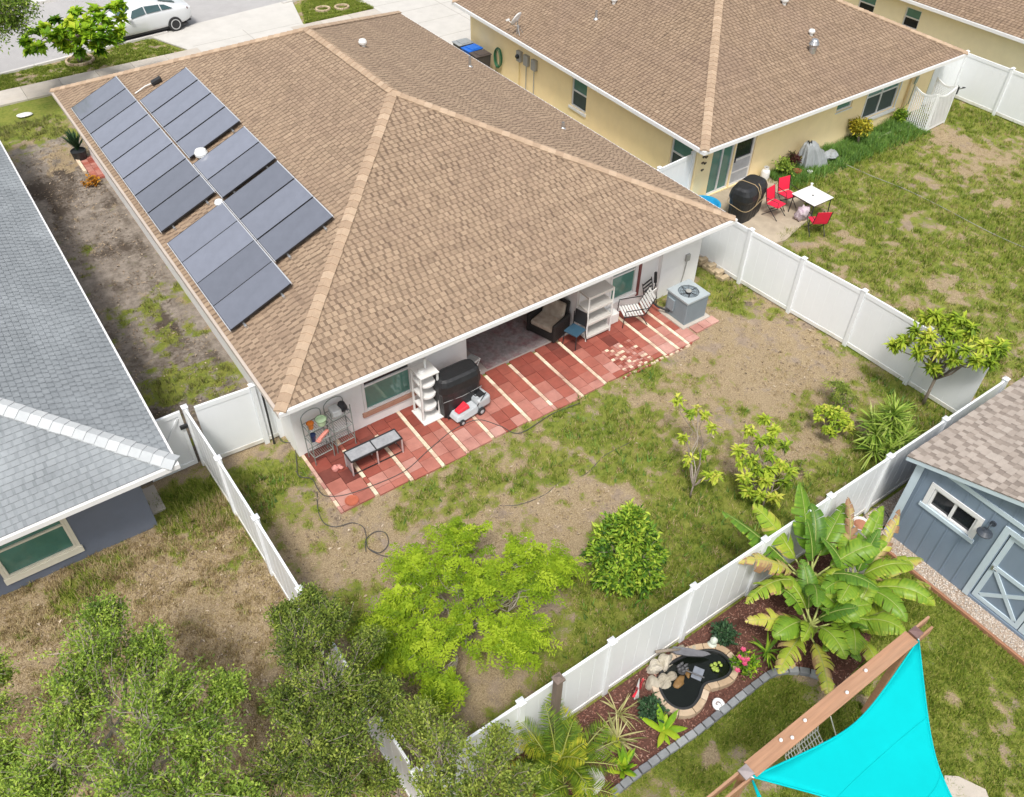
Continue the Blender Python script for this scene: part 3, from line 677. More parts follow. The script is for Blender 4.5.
# ------------------------------------------------------------------ white vinyl fences
mVinylD = M('soiled white vinyl', (.76,.76,.73), .5, .06, 3., stain=(.50,.46,.38), stain_scale=1.6, stain_amt=.7)
def fence(label, posts, h=1.83, caps_=True, name='vinyl_fence', group='white vinyl fences round the yard', first=True, last=True):
    t = thing(name, label, 'fence', (posts[0][0], posts[0][1], 0), group=group)
    for i in range(len(posts)-1):
        a, c = np.array((*posts[i], 0.)), np.array((*posts[i+1], 0.)); d = unit(c-a); a2, c2 = a+d*.062, c-d*.062
        b = MB(); b.bar(a2+(0,0,h/2-.02), c2+(0,0,h/2-.02), .022, h-.17, up=(0,0,1))
        n = np.array((-d[1], d[0], 0.)); Lw = np.linalg.norm(c2-a2); k = int(Lw/.29)
        for j in range(1, k):
            q = a2+d*Lw*j/k
            for s in (-1, 1): b.bar(q+n*.0116*s+(0,0,.16), q+n*.0116*s+(0,0,h-.16), .006, .0012, up=tuple(d))
        p = b.build('panel', mVinyl, t, world=True)
        for z, hh in ((h-.07, .135), (.09, .12)):
            b = MB(); b.bar(a2+(0,0,z), c2+(0,0,z), .05, hh); b.build('rail', mVinyl if z > 1 else mVinylD, p, world=True, bevel=.006)
    for i, q in enumerate(posts):
        if (i == 0 and not first) or (i == len(posts)-1 and not last): continue
        b = MB(); b.box(q[0]-.06, q[1]-.06, -.1, q[0]+.06, q[1]+.06, h+.03); p = b.build('post', mVinyl, t, world=True, bevel=.008)
        b = MB(); b.lathe([(.10,h+.031),(.10,h+.05),(.0,h+.105)], (q[0], q[1], 0), 4, None)
        for k in range(len(b.v)):
            v = np.array(b.v[k])-np.array((q[0],q[1],0)); v = rot(0,0,R(45)) @ v; b.v[k] = tuple(v+np.array((q[0],q[1],0)))
        b.build('post_cap', mVinyl, p, world=True)
    return t
bx = [1.98,3.98,5.93,7.9,9.78,11.7,13.62,15.58,17.9]
fence('long white vinyl fence between the patio yard and the garden with the pond', [(x, 5.15) for x in bx], first=True)
fence('white vinyl fence between the patio yard and the lawn of the yellow house', [(17.62,14.72),(17.70,12.98),(17.83,11.15),(18.0,9.25),(18.05,7.3),(18.10,5.6)], last=False)
fence('white vinyl fence between the patio yard and the grey neighbour', [(1.82,15.0),(1.87,13.12),(1.90,11.2),(1.92,9.2),(1.94,7.2),(1.98,5.3)], last=False)
fence('short white fence panel joining the side fence to the white house wall', [(1.94,14.93),(3.32,14.83),(3.70,14.83)], first=False)
fence('short white fence running from behind the yellow house corner to the next lot', [(32.85,17.42),(34.68,17.30)], first=False, last=False)
fence('white vinyl fence between the yellow lawn and the second yellow house', [(34.7,17.3),(34.68,15.3),(34.66,13.3),(34.64,11.3),(34.62,9.3),(34.6,7.3)])
fence('short white fence between the tan roof and the yellow house corner', [(16.66,17.05),(17.93,17.14),(19.55,17.28)], first=False)
fence('white fence return behind the air conditioner, closing the side yard', [(16.62,14.72),(17.55,14.72)], first=False)
fence('white vinyl fence beside the tan roof, along the yellow neighbour\'s side', [(17.62,14.85),(17.66,16.0),(17.80,17.06)], first=False, last=False)
# gate beside the grey house
gt = thing('garden_gate', 'white vinyl gate with a diagonal brace and black latch by the grey house', 'gate', (1.0, 15.05, 0))
b = MB(); b.box(.62, 15.03, .12, 1.70, 15.055, 1.78); b.build('panel', mVinyl, gt, world=True)
b = MB()
for z in (.15, 1.72): b.box(.625, 15.0, z-.06, 1.695, 15.029, z+.06)
b.box(.625, 15.0, .211, .70, 15.029, 1.659); b.box(1.62, 15.0, .211, 1.695, 15.029, 1.659)
b.build('gate_frame', mVinyl, gt, world=True, bevel=.004)
b = MB(); b.bar((.72,15.012,.24), (1.60,15.012,1.62), .03, .05); b.build('brace', mVinyl, gt, world=True)
b = MB(); b.box(1.58, 14.94, 1.30, 1.75, 14.999, 1.40); b.build('latch', mBlackPl, gt, world=True, bevel=.01)
b = MB()
for z in (.3, 1.5): b.box(.60, 14.97, z, .66, 14.999, z+.14)
b.build('hinge', mBlackPl, gt, world=True)
b = MB(); b.box(.33, 14.15, -.05, .62, 15.0, .03); tag(b.build('concrete_pad', mConc, bevel=.01), 'whitish concrete pad between the grey wall and the gate', 'concrete pad')
b = MB(); b.tube([(3.48,14.72,2.2),(3.47,14.70,1.0),(3.44,14.66,.0)], .025); tag(b.build('drain_pipe', mBlackPl), 'thin black pipe standing at the white house corner', 'pipe')
# ------------------------------------------------------------------ patio of red pavers
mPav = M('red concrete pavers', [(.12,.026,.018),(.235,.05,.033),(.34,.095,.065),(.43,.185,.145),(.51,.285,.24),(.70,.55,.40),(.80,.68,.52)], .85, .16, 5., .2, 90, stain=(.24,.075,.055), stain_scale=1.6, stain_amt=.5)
b = MB(); rg = np.random.default_rng(5)
stripes = [4.72, 5.60, 6.44, 7.14, 7.92, 9.02, 9.80, 10.66, 11.46, 13.55, 14.02, 14.40]
xe = [3.88]+stripes+[14.9]; y0p, y1p = 11.78, 13.915
def paver(xa, xb, ya_, yb2, t, dz=0):
    if xb-xa < .05 or yb2-ya_ < .05: return
    b.box(xa+.005, ya_+.005, -.05, xb-.005, yb2-.005, .028+rg.uniform(-.004, .004)+dz, t)
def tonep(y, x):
    outward = (13.75-y)/2.0                       # tone runs from deep red by the wall to pink outermost
    t = .20+.36*max(0, outward-.10)+rg.normal(0, .085)
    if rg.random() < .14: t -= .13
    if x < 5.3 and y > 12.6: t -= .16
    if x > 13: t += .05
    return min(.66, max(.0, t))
def yedge(x): return 11.74+.04*math.sin(x*1.7)+(.03 if x < 5 else 0)
for i in range(len(xe)-1):
    xa, xb = xe[i]+(.055 if i else 0), xe[i+1]-.055
    nc = max(1, round((xb-xa)/.36)); wv = (xb-xa)/nc
    for c in range(nc):
        y = y1p; off = rg.uniform(.2, .4); first_ = True
        if c == nc-1 and nc > 1 and rg.random() < .5: off = .2
        while y > y0p+.05:
            hgt = off if first_ else .4; first_ = False
            yy = max(y-hgt, yedge((xa+xb)/2)); 
            if y-yy < .12: break
            x_, x2 = xa+wv*c, xa+wv*(c+1)
            if x_ < LX1-.02 and x2 > LX0 and y > 13.9: pass
            if 12.15 < (x_+x2)/2 < 13.15 and 11.8 < (y+yy)/2 < 12.65:      # the repaired corner of small mixed bricks
                n2, m2 = 3, 4
                for p in range(n2):
                    for q in range(m2):
                        t = rg.choice([.90, .80, .66, .45, .35, .5, .4, .58]) if rg.random() < .8 else .2
                        paver(x_+(x2-x_)*p/n2, x_+(x2-x_)*(p+1)/n2, yy+(y-yy)*q/m2, yy+(y-yy)*(q+1)/m2, t)
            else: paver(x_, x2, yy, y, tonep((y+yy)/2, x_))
            y = yy
for i, s_ in enumerate(stripes):
    y = y1p-(.0 if s_ < 8 else .12)
    while y > y0p+.02:
        q = .21
        if not (s_ in (5.60, 4.72) and rg.random() < .22): paver(s_-.05, s_+.05, max(yedge(s_), y-q), y, min(1, rg.normal(.90, .09)))
        else: paver(s_-.05, s_+.05, max(yedge(s_), y-q), y, .3)
        y -= q
y = 13.9
while y > 11.9: paver(3.79, 3.875, y-.21, y, min(1, rg.normal(.72, .12))); y -= .21
for i in range(3): paver(14.92+.31*i, 15.22+.31*i, 11.93+.015*i, 12.24+.015*i, .58+.05*i)
for i in range(26):
    x = 12.0+i*.1+rg.uniform(-.03, .03)
    b.obox((x, 11.68+rg.uniform(-.03,.03), .0), (rg.uniform(.05,.11), .05, .05), rot(0, 0, rg.uniform(-.4,.4)), rg.choice([.95, .85, .6, .3]))
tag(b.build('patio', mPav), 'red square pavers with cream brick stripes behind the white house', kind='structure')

# ------------------------------------------------------------------ things on the patio
# rug on the porch floor
b = MB(); b.box(9.2, 13.97, .023, 11.22, 16.6, .036)
tag(b.build('rug', M('faded oriental rug', (.27,.235,.235), .95, .35, 9., .3, 120, stain=(.21,.075,.085), stain_scale=2.6, stain_amt=.75)), 'faded grey and wine patterned rug on the porch floor', 'rug')
# wicker armchair
t = thing('armchair', 'dark wicker armchair with patterned cream cushions on the porch', 'armchair', (11.50, 14.36, .025), R(-72))
mWick = M('dark wicker', (.02,.018,.017), .6, .4, 60., .6, 90); mCush = M('patterned cushion', (.42,.36,.29), .9, .25, 14., .2, 60, stain=(.22,.17,.13), stain_scale=7, stain_amt=.7)
b = MB(); b.box(-.38,-.36,.05,.38,.36,.30); b.build('base', mWick, t, bevel=.02)
for s in (-1, 1): b = MB(); b.box(s*.381,-.38,.03,s*.48,.40,.60); b.build('armrest', mWick, t, bevel=.03)
b = MB(); b.obox((0,.41,.52), (.76,.1,.8), rot(-.16)); b.build('backrest', mWick, t, bevel=.03)
b = MB(); b.box(-.36,-.36,.301,.36,.24,.45); b.build('seat_cushion', mCush, t, bevel=.05)
b = MB(); b.obox((0,.27,.66), (.70,.14,.52), rot(-.2)); b.build('back_cushion', mCush, t, bevel=.05)
# second dark chair deeper in the porch
t = thing('armchair', 'dark wicker armchair half hidden by the eave behind the first one', 'armchair', (11.1, 15.95, .025), R(-90))
b = MB(); b.box(-.38,-.36,.05,.38,.36,.40); b.build('base', mWick, t, bevel=.02)
for s in (-1, 1): b = MB(); b.box(s*.381,-.38,.03,s*.48,.40,.60); b.build('armrest', mWick, t, bevel=.03)
b = MB(); b.obox((0,.41,.52), (.76,.1,.8), rot(-.16)); b.build('backrest', mWick, t, bevel=.03)
# small chair with a blue seat
t = thing('dining_chair', 'black framed chair with a dark blue seat beside the white plastic shelf', 'chair', (11.78, 13.52, .03), R(-75))
mBlue = M('dark blue vinyl', (.035,.085,.13), .45, .2, 8.)
b = MB(); b.box(-.22,-.22,.43,.22,.22,.48); b.build('seat', mBlue, t, bevel=.02)
b = MB(); b.obox((0,.25,.74), (.42,.03,.42), rot(-.12)); b.build('backrest', mBlackPl, t, bevel=.01)
for sx in (-1, 1):
    for sy, lean in ((-1, .03), (1, .08)):
        b = MB(); b.tube([(sx*.2,sy*.2,.46 if sy < 0 else .9),(sx*.2,sy*.2,.44),(sx*.22,sy*(.2+lean),0)], .014); b.build('leg', mBlackPl, t)
# white plastic shelf unit
t = thing('shelving_unit', 'four-tier white plastic shelving unit against the wall by the porch', 'shelf', (12.52, 13.6, .03))
b_ = None
for i in range(4):
    z = .1+i*.45; b = MB(); b.ring([(-.44,-.22),(.44,-.22),(.44,.22),(-.44,.22)], [(-.41,-.19),(.41,-.19),(.41,.19),(-.41,.19)], z-.02, z+.045)
    for k in range(11): b.box(-.41, -.185+k*.0345, z, .41, -.185+k*.0345+.024, z+.03)
    b.build('shelf', M('shelf plastic', (.60,.58,.54), .5, .05) if i == 0 else bpy.data.materials['shelf plastic'], t)
for sx in (-1, 1):
    for sy in (-1, 1): b = MB(); b.tube([(sx*.425,sy*.205,0),(sx*.425,sy*.205,1.48)], .022, 8); b.build('post', mWhitePl, t)
# strap lounger and folded chair below the window
t = thing('patio_chair', 'white strap patio chair with a dark frame below the small window', 'chair', (13.72, 13.40, .03), R(-112))
b = MB()
for k in range(7): b.obox((0,-.27+k*.085,.38), (.5,.06,.012))
for k in range(6): b.obox((0,.33+k*.045,.46+k*.085), (.5,.06,.012), rot(1.1))
b.build('straps', mWhitePl, t)
for s in (-1, 1):
    b = MB(); b.tube([(s*.27,-.32,0),(s*.27,-.30,.36),(s*.27,.3,.36),(s*.27,.58,.95)], .014); b.tube([(s*.27,.42,0),(s*.27,.2,.36)], .014); b.tube([(s*.29,-.3,.36),(s*.29,-.28,.58),(s*.29,.42,.6)], .014); b.build('side_frame', mBlackPl, t)
t = thing('folding_chair', 'black framed folding chair leaning on the wall between window and air conditioner', 'chair', (14.55, 13.62, .03), R(15))
for s in (-1, 1):
    b = MB(); b.tube([(s*.23,-.12,0),(s*.23,.12,.88)], .013); b.tube([(s*.2,.0,0),(s*.2,-.06,.75)], .013); b.build('side_frame', mBlackPl, t)
b = MB()
for k in range(4): b.bar((-.22,.02+k*.03,.52+k*.1), (.22,.02+k*.03,.52+k*.1), .045, .012)
b.build('back_slats', mBlackPl, t)
b = MB(); b.obox((0,-.10,.46), (.38,.03,.36), rot(.15)); b.build('seat', mWhitePl, t)
b = MB(); b.box(12.98, 13.56, .03, 13.42, 13.88, .36); tag(b.build('planter_box', mWhitePl, bevel=.02), 'low white box under the small window behind the strap chair', 'box')
b = MB(); b.tube([(14.86,13.55,.03),(14.80,13.70,1.02)], .012); b.obox((14.80,13.69,.93), (.07,.05,.34), rot(-.15, 0, 0)); tag(b.build('broom', mBlackPl), 'black broom leaning on the wall beside the air conditioner', 'broom')
# air conditioner
t = thing('air_conditioner', 'grey outdoor air conditioner unit with a round fan grille on top', 'air conditioner', (15.2, 12.74, 0))
mAC = M('grey green enamel', (.24,.29,.32), .5, .06, 3.)
mACl = M('light grey enamel', (.38,.43,.45), .45, .05, 3.)
b = MB(); b.box(-.52,-.50,-.05,.54,.56,.07); b.build('pad', mConc, t, bevel=.01)
b = MB(); b.box(-.40,-.40,.072,.40,.40,.80)
for k in range(26):
    x = -.375+k*.03; b.box(x, -.41, .12, x+.012, -.4005, .76); b.box(.4005, x, .12, .41, x+.012, .76); b.box(-.41, x, .12, -.4005, x+.012, .76)
b.build('cabinet', mAC, t)
cr = [(.30*math.cos(a), .30*math.sin(a)) for a in np.linspace(0, 2*math.pi, 33)[:-1]]
sq = []
for a in np.linspace(0, 2*math.pi, 33)[:-1]:
    c_, s_ = math.cos(a), math.sin(a); q = .43/max(abs(c_), abs(s_)); sq.append((q*c_, q*s_))
b = MB(); b.ring(sq, cr, .802, .86); b.build('top_cover', mACl, t)
b = MB()
for k in range(5):
    a = 2*math.pi*k/5; b.obox((.15*math.cos(a), .15*math.sin(a), .78), (.28,.13,.012), rot(.35, 0, a))
b.lathe([(.0,.74),(.08,.74),(.08,.80),(.0,.82)], seg=16); b.build('fan', M('dark fan', (.012,.013,.015), .6), t)
b = MB()
for r_ in (.09, .16, .23, .285):
    b.tube([(r_*math.cos(a), r_*math.sin(a), .858) for a in np.linspace(0, 2*math.pi, 29)], .004, 5, cap=False)
for k in range(8): a = math.pi*k/4; b.tube([(.05*math.cos(a),.05*math.sin(a),.864),(.31*math.cos(a),.31*math.sin(a),.864)], .005, 5)
b.build('grille', M('grille wire', (.02,.022,.025), .5), t)
b = MB(); b.lathe([(.0,.866),(.085,.866),(.08,.885),(.0,.89)], seg=16); b.build('motor_cap', mGreyPl, t)
b = MB(); b.box(-.47,.05,.3,-.412,.3,.68); b.build('service_panel', mAC, t, bevel=.01)
b = MB(); b.tube([(-.42,.2,.2),(-.6,.5,.25),(-.62,.95,.3)], .03); b.build('refrigerant_pipe', mBlackPl, t)
# black covered grill
t = thing('barbecue_grill', 'barbecue grill under a black cover beside the white cat tree', 'grill', (7.80, 13.25, .03))
b = MB()
pr = []
for z, hx, hy in ((0,.52,.29),(.3,.54,.31),(.75,.57,.32),(.84,.60,.33),(1.05,.59,.32),(1.17,.56,.27),(1.21,.50,.20)): pr.append((z,hx,hy))
ns = 28; vs = []
for z, hx, hy in pr:
    for k in range(ns):
        a = 2*math.pi*k/ns; c_, s_ = math.cos(a), math.sin(a); q = (abs(c_)**5+abs(s_)**5)**(-.2)
        wob = 1+.028*math.sin(k*2.3+z*3)*(1-z/1.4)
        vs.append((hx*c_*q*wob, hy*s_*q*wob, z))
b.add(vs, [(i*ns+k, i*ns+(k+1)%ns, (i+1)*ns+(k+1)%ns, (i+1)*ns+k) for i in range(len(pr)-1) for k in range(ns)]+[tuple((len(pr)-1)*ns+k for k in range(ns))])
b.build('cover', mBlackCl, t, smooth=False, bevel=.01)
for sx in (-.4, .4): b = MB(); b.lathe([(0,-.03),(.07,-.03),(.07,.03),(0,.03)], (sx,-.28,.04), 14, rot(math.pi/2)); b.build('wheel', mBlackPl, t)
b = MB(); b.tube([(-.56,-.295,.62),(0,-.325,.60),(.56,-.295,.62)], .008, 6); b.build('tie_cord', M('grey cord', (.25,.25,.25), .8), t)
# white cat tree, drawn as a tiered shelf
t = thing('cat_tree', 'white cat tree with rounded tiers standing beside the left window', 'shelf', (7.03, 13.42, .03))
b = MB(); b.box(-.30,-.34,0,.34,.30,.03); b.build('base', mWhitePl, t, bevel=.004)
for z, tp in ((.35,0),(.75,0),(1.12,0),(1.45,1)):
    b = MB()
    if tp: b.box(-.26,-.26,z,.26,.26,z+.035)
    else:
        arc = [(-.22,.24),(-.22,-.05)]+[(-.0-.22*math.cos(a), -.05-.2*math.sin(a)) for a in np.linspace(.2, math.pi-.2, 10)]+[(.22,-.05),(.22,.24)]
        b.prism(arc, z, z+.03); b.prism([arc[0], *arc[1:-1], arc[-1]], z-.03, z-.002)
    b.build('shelf', mWhitePl, t, bevel=.004)
for x, y in ((-.235,-.19),(.235,-.19),(-.235,.25),(.235,.25)):
    b = MB(); b.box(x-.022,y-.022,.031,x+.022,y+.022,1.449); b.build('post', mWhitePl, t)
b = MB(); b.tube([(.05,.05,1.486),(.05,.05,1.78)], .035, 10); b.lathe([(0,1.486),(.10,1.486),(.06,1.55),(0,1.56)], (-.1,.0,0), 12); b.build('finial', mWhitePl, t)
# lawn mower
t = thing('lawn_mower', 'grey and red push lawn mower parked in front of the covered grill', 'lawn mower', (7.86, 12.86, .03), R(8))
mMow = M('silver grey plastic', (.46,.49,.51), .4, .06, 5.); mRed = M('mower red', (.62,.03,.05), .4, .06)
b = MB(); b.add([(-.48,-.16,.10),(-.48,.16,.10),(-.25,.24,.10),(.18,.24,.10),(.18,-.24,.10),(-.25,-.24,.10),(-.44,-.13,.22),(-.44,.13,.22),(-.25,.19,.28),(.18,.19,.30),(.18,-.19,.30),(-.25,-.19,.28)],
                [(0,1,2,3,4,5),(11,10,9,8,7,6),(0,6,7,1),(1,7,8,2),(2,8,9,3),(3,9,10,4),(4,10,11,5),(5,11,6,0)]); b.build('deck', mMow, t, bevel=.02)
b = MB(); b.add([(-.36,-.09,.27),(-.36,.09,.27),(-.02,.13,.31),(-.02,-.13,.31),(-.33,-.07,.33),(-.33,.07,.33),(-.04,.10,.40),(-.04,-.10,.40)], [(4,7,6,5),(0,4,5,1),(1,5,6,2),(2,6,7,3),(3,7,4,0)]); b.build('motor_cover', mRed, t, bevel=.015)
b = MB(); b.box(.185,-.22,.12,.60,.22,.44); bb_ = b.build('grass_bag', mMow, t, bevel=.06)
b = MB(); b.box(.30,-.12,.441,.50,.12,.455); b.build('bag_flap', mBlackPl, bb_)
for x, y, r_ in ((-.36,-.23,.085),(-.36,.23,.085),(.24,-.26,.115),(.24,.26,.115)):
    b = MB(); b.lathe([(0,-.03),(r_*.9,-.03),(r_,-.02),(r_,.02),(r_*.9,.03),(0,.03)], (x,y,r_), 18, rot(math.pi/2)); wv_ = b.build('wheel', mBlackPl, t)
    b = MB(); b.lathe([(0,-.035),(r_*.5,-.035),(r_*.5,.035),(0,.035)], (x,y,r_), 12, rot(math.pi/2)); b.build('rim', mMow, wv_)
b = MB()
for s in (-1, 1): b.tube([(.15,s*.2,.3),(.45,s*.2,.58),(.12,s*.19,.66)], .012)
b.tube([(.12,-.19,.66),(.12,.19,.66)], .014); b.build('handle', mBlackPl, t)
# small white folding table at the porch edge
t = thing('side_table', 'little white folding table with a tray at the porch corner', 'table', (8.80, 14.12, .025), R(20))
b = MB(); b.box(-.2,-.16,.40,.2,.16,.425); b.build('table_top', mWhitePl, t, bevel=.008)
b = MB(); b.ring([(-.17,-.13),(.17,-.13),(.17,.13),(-.17,.13)], [(-.15,-.11),(.15,-.11),(.15,.11),(-.15,.11)], .426, .46); b.box(-.15,-.11,.426,.15,.11,.434); b.build('tray', M('grey tray', (.35,.36,.36), .5), t)
for s in (-1, 1): b = MB(); b.tube([(-.18,s*.15,0),(.18,s*.15,.40)], .012); b.tube([(.18,s*.15,0),(-.18,s*.15,.40)], .012); b.build('leg', mWhitePl, t)
# low glazed frame
t = thing('low_table', 'low aluminium framed table with two glass panes on the red pavers', 'table', (5.2, 12.80, .03))
mDk = M('dark frame', (.05,.055,.06), .4, .1, metal=.5); mTop = M('dusty glass', (.33,.34,.36), .12, .25, 7., spec=.9)
b = MB(); b.box(-.66,-.175,.47,.66,.175,.478); b.build('glass', mTop, t)
b = MB(); b.ring([(-.68,-.195),(.68,-.195),(.68,.195),(-.68,.195)], [(-.655,-.17),(.655,-.17),(.655,.17),(-.655,.17)], .46, .50); b.box(-.012,-.169,.479,.012,.169,.5); b.build('top_frame', mDk, t)
for x in (-.66, 0, .66):
    for y in (-.175, .175): b = MB(); b.box(x-.016,y-.016,0,x+.016,y+.016,.459); b.build('leg', mAlu, t)
b = MB()
for y in (-.175, .175): b.box(-.643,y-.008,.03,-.017,y+.008,.05); b.box(.017,y-.008,.03,.643,y+.008,.05)
b.box(-.668,-.158,.03,-.652,.158,.05); b.box(.652,-.158,.03,.668,.158,.05); b.build('stretcher', mDk, t)
b = MB(); b.box(-.662,-.158,.06,-.655,.158,.45); b.build('end_pane', mTop, t)
# two metal plant racks with pots
mRack = M('worn grey green metal', (.26,.29,.27), .55, .2, 8., metal=.3)
def rack(x, y, label, h=1.32, w=.5, d=.34):
    t = thing('plant_rack', label, 'plant rack', (x, y, .03), R(4), group='metal plant racks against the white wall')
    for sx in (-1, 1):
        for sy in (-1, 1): b = MB(); b.tube([(sx*w/2,sy*d/2,0),(sx*w/2,sy*d/2,h if sy < 0 else h-.06)], .013, 6); b.build('post', mRack, t)
    for z in (.25, .70, 1.10):
        b = MB()
        for sy in (-1, 1): b.tube([(-w/2,sy*d/2,z),(w/2,sy*d/2,z)], .011, 6)
        for sx in (-1, 1): b.tube([(sx*w/2,-d/2,z),(sx*w/2,d/2,z)], .011, 6)
        for k in range(9): xx = -w/2+w*(k+1)/10; b.tube([(xx,-d/2,z),(xx,d/2,z)], .005, 5)
        b.build('shelf', mRack, t)
    b = MB(); b.tube([(w/2*math.cos(a), d/2, h-.06+.17*math.sin(a)) for a in np.linspace(0, math.pi, 12)], .011, 6); b.build('arch', mRack, t)
    return t
rack(4.20, 13.60, 'grey metal plant rack at the house corner, crowded with coloured pots')
rack(4.80, 13.66, 'grey metal plant rack between the pot rack and the left window, almost empty')
def pot(x, y, z, r_, h, mat, label, cat='flower pot', name='flower_pot', plant=None, group=None):
    b = MB(); b.lathe([(0,0),(r_*.7,0),(r_,h),(r_*1.08,h),(r_*1.08,h*.86),(r_*.98,h*.86)][:4]+[(r_*.92,h),(r_*.88,h*.85),(0,h*.85)], (x,y,z), 18)
    o = b.build(name, mat, smooth=False); return tag(o, label, cat, group)
pot(4.06,13.52,1.145,.085,.16, M('orange glaze', (.62,.19,.03), .4), 'orange flower pot on the upper tier of the corner plant rack')
pot(4.32,13.50,1.145,.13,.17, M('pale green glaze', (.50,.66,.42), .4), 'pale green flower pot beside the orange one on the plant rack')
pot(4.05,13.50,.745,.075,.2, M('navy glaze', (.02,.035,.10), .3), 'dark blue flower pot on the middle tier of the plant rack')
b = MB(); b.obox((4.30,13.49,.80), (.34,.09,.08), rot(0,-.25,.35)); b.obox((4.14,13.42,.76), (.10,.12,.05), rot(0,0,.5)); tag(b.build('water_gun', M('salmon plastic', (.62,.24,.19), .5), bevel=.02), 'salmon pink plastic toy lying on the middle tier of the plant rack', 'toy')
b = MB(); b.lathe([(0,0),(.11,0),(.13,.05),(.08,.2),(.05,.21),(0,.21)], (4.93,13.68,1.145), 14); b.tube([(4.93,13.58,1.2),(4.95,13.45,1.30),(4.95,13.4,1.34)], .02, 6); tag(b.build('watering_can', M('dull black metal', (.03,.03,.035), .5)), 'black watering can on the top tier of the emptier plant rack', 'watering can')
b = MB(); b.box(4.62,13.52,1.115,4.86,13.80,1.30); tag(b.build('plastic_tub', M('cloudy plastic', (.55,.56,.56), .4, .2, 9.), bevel=.03), 'cloudy grey plastic tub on top of the emptier plant rack', 'tub')
b = MB(); b.lathe([(0,0),(.13,0),(.16,.03),(.145,.03),(.12,.012),(0,.012)], (*at(352,502), .033), 20); tag(b.build('pot_saucer', M('terracotta', (.40,.105,.055), .8)), 'terracotta pot saucer lying on the pale pavers at the patio corner', 'saucer')
b = MB(); q = at(337,470); b.blob((*q,.09), (.10,.07,.07), 3, .3); b.blob((q[0]+.1,q[1]-.05,.06), (.06,.05,.05), 5, .3); tag(b.build('garden_glove', M('pink cloth', (.6,.25,.22), .9), smooth=True), 'crumpled pink glove lying on the pavers below the plant racks', 'glove')
# hoses
def path(pts, n=12):
    P = [np.array(p, float) for p in pts]; P = [2*P[0]-P[1]]+P+[2*P[-1]-P[-2]]; out = []
    for i in range(1, len(P)-2):
        for k in range(n):
            t_ = k/n; a, b_, c_, d_ = P[i-1:i+3]
            out.append(.5*((2*b_)+(-a+c_)*t_+(2*a-5*b_+4*c_-d_)*t_**2+(-a+3*b_-3*c_+d_)*t_**3))
    return out+[P[-2]]
mHose = M('black rubber hose', (.07,.068,.064), .5, .2, 9.); mHoseG = M('grey hose', (.30,.30,.27), .6, .2, 9.)
def hose(pxs, z, r_, mat, label):
    b = MB(); b.tube(path([(*at(x, y), zz if (zz := (z(x, y) if callable(z) else z)) else 0) for x, y in pxs]), r_, 6); tag(b.build('garden_hose', mat, smooth=True), label, 'hose')
hose([(276,420),(281,441),(294,446),(297,465),(299,477),(312,480),(318,490),(326,497),(345,496),(372,487),(405,472),(430,450),(455,430),(478,421),(500,427),(520,434),(552,415),(580,404)], .042, .010, mHose, 'black garden hose curving from the house corner across the red pavers')
hose([(317,492),(318,510),(324,523),(336,527),(352,523),(363,527),(366,536),(368,548),(380,555),(398,558),(415,556)], .008, .010, mHose, 'dark hose looping over the bare soil below the patio corner')
hose([(366,552),(366,540),(376,532),(386,534),(388,545),(380,553),(370,550)], .015, .010, mHose, 'small coil of dark hose on the soil near the lime green tree')
hose([(500,505),(520,504),(545,494),(560,482),(585,474),(605,455),(630,442)], -.018, .009, mHose, 'dark hose half buried in the dry grass of the patio yard')
hose([(828,157),(870,176),(905,190),(940,207),(1000,238),(1060,262)], .03, .012, mHoseG, 'pale grey hose trailing over the yellow house lawn from the tarp')
# stacked edging stones by the side fence
for i in range(7):
    x, y = 17.42+rg.uniform(-.05,.05), 14.5-i*.19
    b = MB(); b.obox((x,y,.05), (.30,.16,.11), rot(0,0,rg.uniform(-.3,.3)+.15)); 
    if i % 2: b.obox((x+.02,y+.02,.15), (.28,.15,.09), rot(0,0,rg.uniform(-.3,.3)), .7)
    o = b.build('edging_stone', M('tan stone', [(.34,.25,.15),(.42,.33,.21),(.52,.42,.29)], .9, .25, 8.) if i == 0 else bpy.data.materials['tan stone'], bevel=.015); tag(o, 'tan edging stone, '+['first','second','third','fourth','fifth','sixth','last'][i]+' from the house in the row along the side fence', 'stone', 'edging stones along the side fence')
# ------------------------------------------------------------------ the yellow house's patio and lawn
b = MB(); b.prism([(19.7,13.9),(20.6,13.75),(22.5,14.25),(23.15,15.5),(23.3,17.1),(19.66,17.1)], -.05, .03, .5)
tag(b.build('patio_slab', mConcT), 'stained concrete patio slab behind the yellow house', kind='structure')
t = thing('barbecue_grill', 'covered barbecue tied with rope on the yellow house patio', 'grill', (20.62, 15.62, .03), R(-76)); t.scale = (.86, .86, .95)
pr = [(0,.40,.70),(.4,.42,.72),(.75,.45,.76),(.85,.50,.80),(1.05,.47,.79),(1.2,.38,.74),(1.26,.26,.64)]; ns = 32; vs = []
for z, hx, hy in pr:
    for k in range(ns):
        a = 2*math.pi*k/ns; c_, s_ = math.cos(a), math.sin(a); q = (abs(c_)**5+abs(s_)**5)**(-.2); wob = 1+.05*math.sin(k*1.7+z*2)*(1-z/1.4)
        vs.append((hx*c_*q*wob, hy*s_*q*wob, z))
b = MB(); b.add(vs, [(i*ns+k, i*ns+(k+1)%ns, (i+1)*ns+(k+1)%ns, (i+1)*ns+k) for i in range(6) for k in range(ns)]+[tuple(6*ns+k for k in range(ns))]); b.build('cover', mBlackCl, t, bevel=.01)
b = MB(); z0 = .62
def supe(a, z, m_=1.03): c_, s_ = math.cos(a), math.sin(a); q = (abs(c_)**5+abs(s_)**5)**(-.2)*m_; return (.47*c_*q, .79*s_*q, z)
